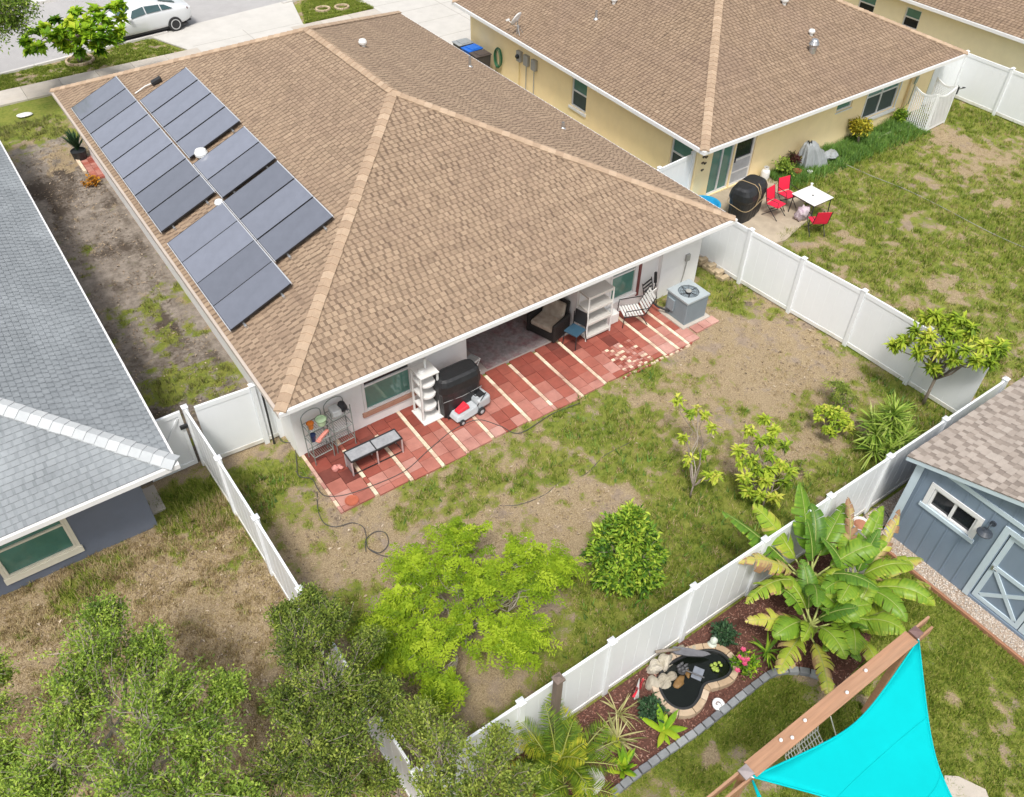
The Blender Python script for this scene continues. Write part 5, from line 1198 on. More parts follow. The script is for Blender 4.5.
# mango like young trees: tufts of long leaves at the branch ends
def mango(label, base, tufts, seed, n=26, L_=.22, W_=.055, mat=None, name='young_tree', cat='tree', th=.4, tr=.022, group='young mango like trees in the patio yard', el=(-60, 45)):
    rg = np.random.default_rng(seed); t = thing(name, label, cat, (*base, 0), group=group); trunk = MB(); P = []; D = []; T = []; Ns = []
    b0 = np.array((*base, 0.)); top = b0+np.array((rg.normal(0,.03), rg.normal(0,.03), th)); trunk.tube([b0-(0,0,.05), b0+(0,0,th*.4), top], [tr*1.25, tr, tr*.9], 7); wd = MB()
    for tx, ty, tz in tufts:
        c = np.array((tx,ty,tz)); pts = limb(top, c, 5, .05, .08, rg); wd.tube(pts, np.linspace(tr*.7, .006, len(pts)), 6, rg.random()); tn = rg.normal(.5,.16); m_ = int(n*rg.uniform(.7,1.3))
        for k in range(m_):
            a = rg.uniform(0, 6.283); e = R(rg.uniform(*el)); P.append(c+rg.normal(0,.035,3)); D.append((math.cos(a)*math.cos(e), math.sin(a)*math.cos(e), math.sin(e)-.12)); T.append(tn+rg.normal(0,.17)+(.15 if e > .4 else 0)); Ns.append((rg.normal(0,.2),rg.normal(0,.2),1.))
    m_ = len(P); V, F = leafmesh(P, D, Ns, L_*rg.uniform(.6,1.25,m_), W_*rg.uniform(.8,1.2,m_), .2)
    trunk.build('trunk', mBark, t, world=True, smooth=True); wd.build('branches', mBark, t, world=True, smooth=True); npmesh('crown', V, F, np.clip(np.repeat(T,2),0,1), mat or mMango, t, world=True); return t
def TF(l): return [(*at(x, y, z), z) for x, y, z in l]
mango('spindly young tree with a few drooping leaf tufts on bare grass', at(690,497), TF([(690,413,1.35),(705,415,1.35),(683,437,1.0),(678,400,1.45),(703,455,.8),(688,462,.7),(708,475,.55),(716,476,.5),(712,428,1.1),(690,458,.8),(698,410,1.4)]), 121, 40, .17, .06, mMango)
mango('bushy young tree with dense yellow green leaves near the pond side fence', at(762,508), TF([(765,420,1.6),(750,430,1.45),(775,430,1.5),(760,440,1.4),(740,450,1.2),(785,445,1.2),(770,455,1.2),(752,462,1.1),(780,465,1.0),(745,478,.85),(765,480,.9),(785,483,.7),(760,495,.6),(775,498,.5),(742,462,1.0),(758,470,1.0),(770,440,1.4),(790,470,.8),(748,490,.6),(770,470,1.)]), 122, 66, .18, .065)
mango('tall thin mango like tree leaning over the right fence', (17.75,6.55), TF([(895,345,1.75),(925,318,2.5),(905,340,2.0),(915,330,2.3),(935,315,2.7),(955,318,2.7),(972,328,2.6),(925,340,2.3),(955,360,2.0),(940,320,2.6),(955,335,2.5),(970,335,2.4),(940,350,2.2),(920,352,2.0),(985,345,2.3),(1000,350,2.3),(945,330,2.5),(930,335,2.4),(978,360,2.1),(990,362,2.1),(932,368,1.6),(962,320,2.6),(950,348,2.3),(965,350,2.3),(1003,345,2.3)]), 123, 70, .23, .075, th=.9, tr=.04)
mango('low bright green bush beside the spiky yucca clump', (14.9,7.2), [(14.85+.42*math.cos(a)*r_, 7.3+.42*math.sin(a)*r_, .25+.5*(1-r_*.6)) for a, r_ in zip(rng.uniform(0,6.28,26), rng.uniform(.1,1.1,26))], 124, 40, .13, .06, mMango, 'bush', 'bush', .1, .02, None)
mango('thin olive bush between the bright bush and the yucca clump', (15.85,7.75), [(15.75+.42*math.cos(a)*r_, 7.85+.42*math.sin(a)*r_, .25+.5*(1-r_*.5)) for a, r_ in zip(rng.uniform(0,6.28,20), rng.uniform(.1,1.2,20))], 125, 34, .17, .018, mOakY, 'bush', 'bush', .1, .02, None)
mango('low greyish green weed clump on the bare soil near the fence', at(798,472), [(*at(798+dx,470+dy,.1), .12) for dx, dy in ((-12,-5),(0,0),(10,4),(4,-8),(-6,6))], 126, 18, .10, .045, mOakY, 'weed_clump', 'weed', .05, .01, None)
mango('small tuft of bright weeds on the soil above the yucca', at(850,408), [(*at(850+dx,408+dy,.08), .1) for dx, dy in ((-5,-3),(4,2),(0,-5))], 127, 14, .10, .04, mBright, 'weed_clump', 'weed', .04, .008, None)
t = strap_plant('yucca', 'big spiky yucca clump of many rosettes beside the pond side fence', 'yucca', at(880,448), 1, .4, .03, mStrap, 130, tone=.4)
for i, (dx, dy, z, q) in enumerate(((0,0,.7,90),(.3,.15,.6,70),(-.32,.1,.55,70),(.1,-.35,.45,70),(-.25,-.3,.35,60),(.38,-.2,.35,60),(0,.38,.5,60),(-.5,-.1,.25,40),(.15,.1,.95,80))):
    rg_ = MB(); rg_.tube([(dx*.3,dy*.3,0),(dx,dy,z)], .04, 7); rg_.build('stem', mBark, t)
    strap_plant('', '', '', (0,0), q, .58, .045, mStrap, 131+i, (-15,85), .5, .5, parent=t, z0=z)
    o = [c for c in kids(t) if c.name.startswith('foliage')][-1]
    ch = kids(t)[-1]; ch.location = (dx, dy, 0)
# ------------------------------------------------------------------ front street trees and pots
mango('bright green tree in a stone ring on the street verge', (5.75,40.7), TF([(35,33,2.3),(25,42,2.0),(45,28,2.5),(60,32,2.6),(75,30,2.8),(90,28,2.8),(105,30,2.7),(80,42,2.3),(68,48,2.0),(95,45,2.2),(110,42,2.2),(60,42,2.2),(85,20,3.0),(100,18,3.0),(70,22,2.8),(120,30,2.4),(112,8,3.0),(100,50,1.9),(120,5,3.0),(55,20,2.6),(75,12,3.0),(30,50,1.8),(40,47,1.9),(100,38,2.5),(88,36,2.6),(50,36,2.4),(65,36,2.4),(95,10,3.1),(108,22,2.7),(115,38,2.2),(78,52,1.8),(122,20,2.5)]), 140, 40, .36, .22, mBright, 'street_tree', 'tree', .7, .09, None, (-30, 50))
b = MB(); cx, cy = 5.75, 40.7
for k in range(18): a = 2*math.pi*k/18; b.obox((cx+.55*math.cos(a), cy+.55*math.sin(a), .05), (.1,.18,.12), rot(0,0,a), rng.random())
tag(b.build('stone_ring', bpy.data.materials['tan stone'], bevel=.01), 'ring of edging stones round the bright street tree', 'stone ring')
blob_tree('oak_tree', 'grey green tree reaching into the top left corner over the street', 'tree', (1.2,41.3), [(*at(8,12,4.0),4.0,.7,.7,.6),(*at(18,22,3.6),3.6,.5,.5,.4),(*at(-8,30,3.6),3.6,.7,.7,.5),(*at(-15,0,4.6),4.6,1.,1.,.8),(*at(22,4,4.2),4.2,.45,.45,.4)], 1.8, .12, 34, 26, .13, .06, mOak, mBark, 141, spread=.14, tone=(.3,.2))
strap_plant('snake_plant', 'dark green snake plant in a black pot by the left house wall', 'plant', (3.42,31.75,.30), 70, .75, .07, mDarkG, 142, (50,88), .25, .5)
b = MB(); b.lathe([(0,0),(.22,0),(.27,.34),(.24,.34),(.22,.3),(0,.3)], (3.42,31.75,.0), 18); tag(b.build('flower_pot', mBlackPl), 'black pot holding the snake plant by the left house wall', 'flower pot')
mDry = leafmat('orange leaves', [(.25,.09,.012),(.40,.17,.02),(.55,.28,.04)], .7, .2)
mango('low plant with orange leaves on the ground beside the red paver strip', (3.3,29.75), [(3.3+.28*math.cos(a)*r_, 29.75+.22*math.sin(a)*r_, .12) for a, r_ in zip(rng.uniform(0,6.28,9), rng.uniform(.2,1.2,9))], 143, 14, .15, .08, mDry, 'croton_plant', 'plant', .05, .012, None)
b = MB(); b.blob((2.55,36.5,.03), (.3,.2,.06), 5, .1, flat=-.02); tag(b.build('stepping_stone', mTrim, smooth=True), 'flat white stone lying in the front grass', 'stone')
for i, (x, y) in enumerate((at(323,10), at(342,8))):
    b = MB()
    for k in range(12): a = 2*math.pi*k/12; b.obox((x+.32*math.cos(a), y+.32*math.sin(a), .05), (.1,.16,.1), rot(0,0,a), rng.random())
    tag(b.build('stone_ring', bpy.data.materials['tan stone'], bevel=.01), ['left','right'][i]+' of two small empty stone rings in the grass beside the driveway', 'stone ring')
# yellow house planting
t = blob_tree('croton_bush', 'round yellow green bush on a short stem below the yellow wall', 'bush', (28.0,16.75), [(28.0,16.85,.62,.46,.44,.26)], .3, .05, 60, 26, .12, .06, leafmat('yellow croton leaves', [(.25,.20,.02),(.45,.38,.03),(.60,.52,.06),(.20,.26,.03)], .5, .25), mBark, 145, spread=.06, tone=(.5,.3))
for i, (x, y, r_, lab, mt) in enumerate(((23.75,16.7,.32,'leafy dark green plant between the propane tank and the tarp', mOak),(24.35,16.85,.30,'dark reddish plant against the yellow wall by the tarp', leafmat('dark red leaves', [(.05,.02,.02),(.10,.03,.03),(.07,.09,.03)], .5, .15)),(30.7,16.95,.3,'small dark green plant below the right end of the yellow house window', mDkSh))):
    blob_tree('garden_plant', lab, 'plant', (x,y), [(x,y,.35,r_,r_,.28)], .1, .02, 34, 20, .11, .05, mt, mBark, 150+i, spread=.05, tone=(.45,.25))
# ------------------------------------------------------------------ the garden with the pond
ED = [at(*q) for q in [(585,812),(612,795),(650,765),(700,730),(735,702),(758,684),(775,673),(800,672),(818,677),(838,686)]]
bed = [(3.0,5.08),(3.0,3.45)]+ED+[(10.6,2.75),(11.4,3.2),(12.0,3.9),(12.6,4.5),(12.9,5.08)]
mMul = M('mulch', [(.07,.028,.02),(.13,.05,.035),(.20,.085,.06),(.29,.15,.11),(.38,.24,.19)], .9, .25, 20., .4, 60)
b = MB(); b.prism(bed, -.06, .022, .3); tag(b.build('mulch_bed', M('mulch soil', (.10,.042,.03), .95, .4, 22., .8, 45)), 'red brown bark mulch bed along the fence', kind='structure')
def inpoly(x, y, poly):
    c = np.zeros(x.shape, bool); n = len(poly)
    for i in range(n):
        (x0,y0),(x1,y1) = poly[i], poly[(i+1)%n]
        if y0 == y1: continue
        q = ((y0 > y) != (y1 > y)) & (x < (x1-x0)*(y-y0)/(y1-y0)+x0); c ^= q
    return c
PX = [(6.92,4.72),(6.80,4.50),(6.76,4.27),(6.84,4.07),(7.04,3.97),(7.28,4.02),(7.46,4.12),(7.60,4.15),(7.80,4.08),(8.05,4.03),(8.25,4.13),(8.30,4.33),(8.22,4.52),(8.05,4.64),(7.80,4.74),(7.50,4.80),(7.20,4.82)]
PX = [tuple(p[:2]) for p in path([(*p, 0) for p in PX], 3)]
pc = np.mean(PX, axis=0)
n = 15000; x = rng.uniform(3.0, 12.9, n); y = rng.uniform(2.6, 5.06, n); k = inpoly(x, y, bed) & ~inpoly(x, y, PX); x, y = x[k], y[k]; n = len(x)
a = rng.uniform(0, 6.28, n); P = np.stack([x, y, .022+rng.uniform(0, .03, n)], 1); D = np.stack([np.cos(a), np.sin(a), rng.normal(0, .25, n)], 1); N = rng.normal(0, .35, (n, 3)); N[:, 2] += 1
V, F = leafmesh(P, D, N, rng.uniform(.03, .095, n), rng.uniform(.014, .03, n), .1)
tag(npmesh('mulch', V, F, np.repeat(np.clip(rng.normal(.45, .28, n), 0, 1), 2), mMul), 'loose red brown bark chips covering the garden bed', kind='stuff')
# grey block edging
mEdge = M('grey edging block', [(.16,.165,.175),(.22,.23,.24),(.29,.30,.31)], .9, .15, 8., .3, 80)
pts = path([(*p, 0) for p in ED[1:]], 40); pts = [np.array(p) for p in pts]; acc = 0.; lastp = pts[0]; idx = 0
te = thing('garden_edging', 'grey concrete block edging curving between mulch bed and lawn', 'edging', (float(ED[4][0]), float(ED[4][1]), 0)); b = MB()
for p in pts[1:]:
    dd_ = np.linalg.norm(p-lastp)
    if dd_ >= .205:
        d = (p-lastp)/dd_; c_ = (p+lastp)/2; b.obox((c_[0], c_[1], .035+rng.uniform(0,.012)), (.192,.13,.11), rot(rng.normal(0,.03), rng.normal(0,.03), math.atan2(d[1], d[0])+rng.normal(0,.04)), rng.random()); lastp = p
b.build('block_course', mEdge, te, world=True, bevel=.008)
# pond
t = thing('garden_pond', 'kidney shaped garden pond with dark water and a tan stone rim', 'pond', (7.5, 4.4, 0))
b = MB(); b.prism(offset(PX, .0), -.02, .10); b.build('water', M('dark pond water', (.006,.008,.006), .03, .3, 4., .03, 8, spec=.35), t, world=True)
mLin = M('black pond liner', (.02,.021,.022), .45, .2, 8.); b = MB(); b.ring(offset(PX, .035), offset(PX, -.012), -.02, .155); b.build('liner', mLin, t, world=True, bevel=.008)
mRim = M('tan rim stone', [(.36,.26,.165),(.43,.32,.215),(.49,.38,.27),(.54,.44,.34)], .85, .15, 9., .3, 70, stain=(.3,.2,.12), stain_scale=3, stain_amt=.4)
b = MB(); o1, o2 = offset(PX, .04), offset(PX, .16); n_ = len(PX); i = 0
while i < n_:
    j = min(i+3, n_)
    ids = [q % n_ for q in range(i, j+1)]; inn_ = [np.array(o1[q]) for q in ids]; out_ = [np.array(o2[q]) for q in ids]
    sh = lambda L_: [L_[0]+(L_[1]-L_[0])*.06]+L_[1:-1]+[L_[-1]+(L_[-2]-L_[-1])*.06]
    poly = [tuple(p) for p in sh(inn_)]+[tuple(p) for p in sh(out_)][::-1]
    cxm, cym = np.mean(poly, axis=0)
    if not (cxm < 7.35 and cym > 4.72): b.prism(poly[::-1] if 0 else poly, -.03, .165+rng.uniform(-.008,.012), rng.random())
    i = j
b.build('rim', mRim, t, world=True, bevel=.012)
b = MB()
for k in range(16): a = rng.uniform(0, 6.28); q = rng.uniform(.02, .12); b.blob((8.0+q*math.cos(a), 4.28+q*math.sin(a), .135), (.035,.03,.02), k, .2, seg=8, rings=5)
tag(b.build('water_plant', M('water plant', (.28,.36,.06), .5, .3, 20.), smooth=True), 'small yellow green water plant floating in the pond', 'plant')
for i, (x, y, rx, ry, az, lab) in enumerate(((7.22,4.44,.17,.08,.3,'larger orange stone lying in the dark water of the pond'),(7.48,4.52,.12,.05,1.0,'smaller orange stone in the pond beside the fountain'))):
    b = MB(); b.blob((x,y,.09), (rx,ry,.05), 40+i, .25, r=rot(0,0,az)); tag(b.build('stone', M('orange stone', (.20,.11,.035), .6, .3, 9.) if i == 0 else bpy.data.materials['orange stone'], smooth=True), lab, 'stone')
b = MB(); b.obox((7.62,4.38,.115), (.26,.2,.03), rot(0,0,.5)); tag(b.build('pump_plate', M('blue grey slate', (.19,.21,.25), .5, .2, 8.), bevel=.01), 'flat blue grey plate on the water beside the fountain', 'plate')
tf = thing('pond_fountain', 'dark ornamental fountain head standing in the middle of the pond', 'fountain', (7.42,4.60,.1)); mFo = M('dark fountain', (.07,.07,.075), .5, .3, 15.)
b = MB(); b.lathe([(0,0),(.09,0),(.07,.08),(.03,.12),(0,.13)], seg=12); b.build('base', mFo, tf)
for k in range(6): a = k*1.05; b = MB(); b.blob((.075*math.cos(a), .075*math.sin(a), .12+.02*(k%2)), (.05,.03,.03), k, .2, seg=8, rings=6); b.build('petal', mFo, tf, smooth=True)
b = MB(); b.tube([(.02,-.05,.08),(.1,-.2,.09),(.2,-.38,.10)], .016, 6); b.build('spout', mFo, tf)
mSlab = M('grey slate', (.13,.13,.145), .7, .2, 10., .3, 50)
b = MB(); b.add([(7.42,4.98,.30),(7.52,5.00,.30),(7.75,4.83,.26),(8.02,4.58,.2),(8.06,4.50,.19),(7.9,4.55,.2),(7.66,4.70,.24),(7.46,4.86,.29)], [(0,1,2,3,4,5,6,7)]); tag(b.build('slate_slab', mSlab, solid=.035), 'pointed dark grey slate slab overhanging the pond like a leaf', 'slab')
b = MB(); b.tube([(7.1,5.06,.45),(7.35,4.98,.38),(7.6,4.88,.30)], [.03,.035,.02], 8); tag(b.build('driftwood', mBark, smooth=True), 'grey piece of driftwood lying over the rocks behind the pond', 'driftwood')
mRock = M('pale limestone', [(.32,.28,.22),(.41,.37,.30),(.48,.44,.37)], .9, .22, 7., .6, 30, stain=(.24,.22,.13), stain_scale=3, stain_amt=.6)
for i, (px, py, rx, ry, rz_, lab) in enumerate(((672,662,.20,.15,.24,'tall pale rock, the topmost behind the pond'),(661,668,.17,.15,.2,'pale rock at the fence side of the pond rockery'),(668,683,.17,.13,.15,'broad pale rock on the left rim of the pond'),(683,652,.19,.13,.16,'pale rock against the fence behind the slate slab'),(660,684,.13,.14,.14,'smaller pale rock low on the left rim of the pond'),(697,650,.13,.09,.10,'flat tan rock on the far rim of the pond'),(677,676,.12,.10,.12,'small pale rock beside the water in the pond rockery'))):
    x, y = at(px, py, .1); x -= .10; y += .06; b = MB(); b.blob((x,y,rz_*.55), (rx*.92,ry*.92,rz_*.9), 60+i, .28, 1.2, 18, 11, rng.random(), flat=-rz_*.55); tag(b.build('rock', mRock), lab, 'rock')
b = MB(); b.blob((*at(592,782,.08), .1), (.17,.2,.15), 77, .25, 1.2, 18, 11, .95, flat=-.1); tag(b.build('rock', M('white rock', (.66,.63,.60), .9, .2, 8., .5, 30)), 'white rock at the foot of the palm in the mulch', 'rock')
b = MB(); b.blob((*at(601,752,.05), .06), (.14,.10,.08), 78, .3, 1.2, 14, 9, .5, flat=-.05); tag(b.build('rock', M('pinkish rock', (.42,.33,.28), .9, .2, 8., .5, 30)), 'low pinkish rock in the mulch beside the palm', 'rock')
# ornaments
x, y = at(636,697); t = thing('garden_ornament', 'white and red pinwheel ornament leaning by the pond rocks', 'ornament', (x, y, .0), R(20))
b = MB(); b.add([(-.085,0,.03),(0,-.06,.02),(.085,0,.03),(0,.06,.02),(0,.02,.72)], [(0,1,4),(1,2,4),(2,3,4),(3,0,4),(3,2,1,0)]); b.build('body', mTrim, t)
b = MB()
for k in range(4): a = k*math.pi/2+.4; b.add([(0,-.012,.32),(.2*math.cos(a),-.03,.36+.16*math.sin(a)),(.2*math.cos(a+.7),-.012,.36+.16*math.sin(a+.7)),(0,.012,.36),(.2*math.cos(a),.02,.36+.16*math.sin(a))], [(0,1,2),(3,2,4),(0,3,4,1)])
b.build('vane', M('red paint', (.55,.02,.04), .4), t)
x, y = at(711,648); t = thing('garden_statue', 'small pale green and white seated figurine behind the pond', 'statue', (x, y, .02))
mSt = M('pale green glaze', (.52,.60,.48), .4, .15, 10.) if 'pale green glaze' not in bpy.data.materials else bpy.data.materials['pale green glaze']
b = MB(); b.blob((0,0,.10), (.10,.09,.11), 5, .1, flat=-.1); b.blob((0,-.01,.27), (.075,.07,.09), 6, .08); b.build('body', M('chalky figurine', (.55,.60,.52), .6, .2, 12.), t, smooth=True)
b = MB(); b.blob((.10,.05,.17), (.05,.03,.14), 7, .1); b.build('leaf_wing', M('dark figurine green', (.06,.11,.07), .5), t, smooth=True)
x, y = at(718,706); b = MB(); b.tube([(x+.09*math.cos(a), y+.09*math.sin(a), .06+.02*math.sin(a)) for a in np.linspace(0,6.283,25)], .035, 8, cap=False); b.lathe([(0,.03),(.06,.03),(.05,.05),(0,.05)], (x,y,0), 12); tag(b.build('stone_dish', mTrim, smooth=True), 'small white ring shaped dish in the mulch near the block edging', 'dish')
for i, (q, L_) in enumerate((((700,640),.28),((688,642),.18),((645,636),.2))): pass
# bed plants
strap_plant('spider_plant', 'pale yellow spiky plant with arching leaves left of the pond', 'plant', at(617,742), 44, .62, .035, M('straw green leaves', [(.14,.17,.04),(.26,.27,.07),(.42,.40,.16),(.5,.45,.24)], .5, .15, 9., trans=.2), 160, (0, 75), .55, .5)
strap_plant('spider_plant', 'smaller pale spiky plant against the fence left of the pond', 'plant', at(618,716), 22, .5, .03, bpy.data.materials['straw green leaves'], 161, (30, 80), .6, .55)
strap_plant('hosta_plant', 'bright green plant of upright paddle leaves near the palm', 'plant', at(622,772), 26, .42, .085, mBright, 162, (25, 85), .45, .45)
strap_plant('hosta_plant', 'broad bright green leafy plant below the pond rim', 'plant', at(662,732), 14, .46, .15, mBright, 163, (5, 65), .5, .78)
for q, r_, lab in ((at(650,716), .22, 'dark green bushy plant between the spiky plants and the pond'), (at(722,640), .22, 'dark green bushy plant behind the pond near the banana leaves')):
    blob_tree('small_shrub', lab, 'shrub', q, [(*q,.22,r_,r_*.9,.2)], .06, .015, 44, 24, .085, .05, mDarkG, mBark, 164, spread=.04, tone=(.5,.25))
q = at(742,672); blob_tree('flowering_plant', 'loose plant with pink red flowers at the right end of the pond', 'plant', q, [(*q,.28,.26,.24,.22)], .06, .015, 30, 16, .085, .035, mBright, mBark, 165, spread=.05, tone=(.25,.2))
fl = [o for o in COL.objects if o.name.startswith('flowering_plant')][-1]; b = MB(); rg = np.random.default_rng(166)
for k in range(6):
    c = (q[0]+rg.normal(0,.13), q[1]+rg.normal(0,.12), .42+rg.uniform(-.05,.1))
    for j in range(5): a = 6.283*j/5; b.obox((c[0]+.028*math.cos(a), c[1]+.028*math.sin(a), c[2]), (.05,.035,.006), rot(0,-.4,a))
b.build('blossom', M('pink petals', (.55,.07,.16), .5, .15, 20.), fl, world=True)
strap_plant('lily_plant', 'dark green strappy plant between the flowers and the banana leaves', 'plant', at(765,655), 30, .5, .045, mDkSh, 167, (20, 80), .8, .45)
# wooden post by the fence
t = thing('wooden_post', 'weathered brown wooden post with a cap standing in front of the fence behind the palm', 'post', (4.55, 4.93, 0)); mOldW = M('weathered timber', (.17,.13,.105), .85, .3, 6., .4, 50, uvec=(1,1,.15))
b = MB(); b.box(-.06,-.06,-.1,.06,.06,2.34); b.build('shaft', mOldW, t, bevel=.006); b = MB(); b.box(-.085,-.085,2.341,.085,.085,2.39); b.lathe([(.085,2.39),(.0,2.43)], seg=4, r=rot(0,0,R(45))); b.build('cap', mOldW, t, bevel=.006)
# palm
def frond_mesh(rg, p, az, el, ln, n, w_, tn, acc, droop=1.):
    V, D, Nn, Ls, T, stem = acc; pts = []; d0 = None; q = np.array(p, float); S = n; side = np.array((-math.sin(az), math.cos(az), 0.))
    for i in range(S+1):
        u = i/S; e = el-droop*1.5*u**1.5; d = np.array((math.cos(az)*math.cos(e), math.sin(az)*math.cos(e), math.sin(e))); pts.append(q.copy())
        if u > .12:
            for sg in (-1, 1): V.append(q+rg.normal(0,.006,3)); D.append(side*sg+d*.75+np.array((0,0,-.18-.25*rg.random()))); Nn.append(np.cross(d, side)*-1); Ls.append(w_*(.45+1.2*u*(1-u)*2.)*(1.1 if u < .9 else .8)); T.append(tn+rg.normal(0,.12)+.2*(u > .8))
        q = q+d*ln/S
    stem.tube(pts[::3]+[pts[-1]], np.linspace(.016,.004,len(pts[::3])+1), 5, .6)
def palm(name, label, base, fr, seed, mat, z0):
    rg = np.random.default_rng(seed); t = thing(name, label, 'palm', (*base, 0)); stem = MB(); acc = ([],[],[],[],[],stem); b = MB()
    b.tube([(0,0,-.05),(0,0,z0*.5),(0,0,z0)], [.07,.06,.05], 10)
    for hx, hy in ((-.35,.1),(.32,-.12),(.05,.28),(-.1,-.3)): b.tube([(hx*.6,hy*.6,-.05),(hx,hy,z0-.15)], [.045,.035], 8); b.build('trunk', mBark, t, smooth=True)
    for hx, hy, az, el, ln, tn, dr in fr: frond_mesh(rg, (hx+rg.normal(0,.03), hy+rg.normal(0,.03), z0+rg.uniform(-.2,.1)-.5*math.hypot(hx,hy)), R(az), R(el), ln, 38, .24, tn, acc, dr)
    V, D, Nn, Ls, T, stem = acc; n = len(V); V2, F2 = leafmesh(V, D, np.array(Nn)+rg.normal(0,.2,(n,3)), np.array(Ls), np.full(n, .020), .1)
    stem.build('frond_stems', M('palm stem', (.30,.33,.08), .5) if 'palm stem' not in bpy.data.materials else bpy.data.materials['palm stem'], t); npmesh('fronds', V2, F2, np.clip(np.repeat(T,2),0,1), mat, t); return t
mPalm = leafmat('palm leaflets', [(.045,.10,.012),(.10,.18,.02),(.20,.29,.025),(.37,.42,.035),(.52,.49,.05)], .4, .3)
fr_ = []
rgp = np.random.default_rng(5)
for k in range(34):
    hx, hy = [(0,0),(-.35,.1),(.32,-.12),(.05,.28),(-.1,-.3)][k % 5]; fr_.append((hx, hy, rgp.uniform(0,360), rgp.uniform(28,82), rgp.uniform(.6,1.05), min(1, max(0, rgp.normal(.5,.25))), rgp.uniform(.5,1.0)))
fr_ += [(0,.05,80,78,1.35,.25,.35),(.05,.1,60,70,1.25,.3,.4),(-.1,.1,110,68,1.2,.35,.5)]
palm('palm', 'yellow green feathery palm at the bottom edge in front of the fence', (4.28,4.38), fr_, 170, mPalm, .55)
# banana like clump
mBan = M('banana blade', [(.36,.21,.12),(.52,.41,.17),(.52,.50,.09),(.34,.45,.045),(.19,.335,.032),(.105,.225,.026),(.06,.15,.026)], .38, .12, 6., trans=.3, spec=.3)
mBanS = M('banana stem', [(.17,.12,.05),(.26,.28,.07),(.34,.38,.12)], .6, .25, 8., uvec=(1,1,.2))
def banana(label, base, leaves, seed, stems):
    """each leaf: x, y, z of the stalk foot, compass angle, rise, length, width, droop, tone, share of brown, roll"""
    rg = np.random.default_rng(seed); t = thing('banana_plant', label, 'banana plant', (*base, 0), group='banana like plants in the mulch bed'); st = MB()
    for sx, sy, h, r_ in stems: st.tube([(sx,sy,-.05),(sx*1.05,sy*1.05,h*.5),(sx*1.1,sy*1.1,h)], [r_, r_*.8, r_*.5], 9, rg.uniform(.1,.8))
    for (sx, sy, z, az, el, ln, w_, dr, tn, brown, roll) in leaves:
        V = []; F = []; T = []
        az, el, roll = R(az+rg.normal(0,4)), R(el), R(roll); side0 = np.array((-math.sin(az), math.cos(az), 0)); p = np.array((sx,sy,z), float); S = 34; pl = .25*ln; bend = rg.normal(0,.25)
        d = np.array((math.cos(az)*math.cos(el), math.sin(az)*math.cos(el), math.sin(el))); st.tube([p-d*.3, p, p+d*pl], [.035,.026,.016], 7, .9); q = p+d*pl; mid = []
        for i in range(S+1):
            u = i/S; e = el-dr*1.7*u**1.4; a2 = az+bend*u*u; d = np.array((math.cos(a2)*math.cos(e), math.sin(a2)*math.cos(e), math.sin(e))); side = np.array((-math.sin(a2), math.cos(a2), 0.)); upv = np.cross(d, side); upv = upv if upv[2] > -.3 else -upv
            rr = roll*(.4+.6*u); s2 = side*math.cos(rr)+upv*math.sin(rr); u2 = upv*math.cos(rr)-side*math.sin(rr); mid.append((q.copy(), d, u2, s2, u)); q = q+d*ln/S
        st.tube([m_[0]+m_[2]*.004 for m_ in mid[::4]], np.linspace(.013,.003,len(mid[::4])), 5, .95)
        prof = lambda u: w_*.54*(math.sin(math.pi*min(1, max(0, u))**.72))**.62 if 0 < u < 1 else 0.
        for sg in (-1, 1):
            dro, i = .1, 0; vee = rg.uniform(.25,.55)
            while i < S:
                step = int(rg.integers(1, 6)) if brown > .3 else int(rg.integers(1, 9)); j2 = min(S, i+step); dro = .08+abs(rg.normal(0, .16+.4*brown)); gap = rg.uniform(.1,1.1)*ln/S*(1 if i else 0)
                lenf = rg.uniform(.80,1.03) if brown < .5 else rg.uniform(.6,1.); bt = max(0, rg.normal(brown*.35-.05, .22)) if brown > .2 else max(0, rg.normal(-.1,.08))
                for k2 in range(i, j2):
                    rows = []
                    for m_, first_ in ((mid[k2], k2 == i), (mid[k2+1], False)):
                        wd = prof(m_[4])*lenf; row = []
                        for f in (0, .3, .62, .85, 1.):
                            row.append(m_[0]+m_[3]*sg*wd*f*(1-.25*f*dro)+m_[2]*wd*(vee*f-(.45+1.1*dro)*f*f)+m_[1]*(wd*.35*f+(gap*f if first_ else 0)))
                        rows.append(row)
                    o = len(V); V += rows[0]+rows[1]
                    for k in range(4):
                        F.append((o+k, o+k+1, o+6+k, o+5+k) if sg > 0 else (o+k+1, o+k, o+5+k, o+6+k))
                        eb = (.10+.5*brown) if k == 3 and rg.random() < .25+.6*brown else 0
                        T.append(min(1, max(0, tn-bt*(.35+.65*k/3)-eb-.18*brown*(mid[k2][4] > .8)+rg.normal(0,.02)+.05*(k2 % 2)*(k > 0))))
                i = j2
        npmesh('leaf', np.array(V), np.array(F), T, mBan, t, smooth=True)
    st.build('stems', mBanS, t, smooth=True); return t
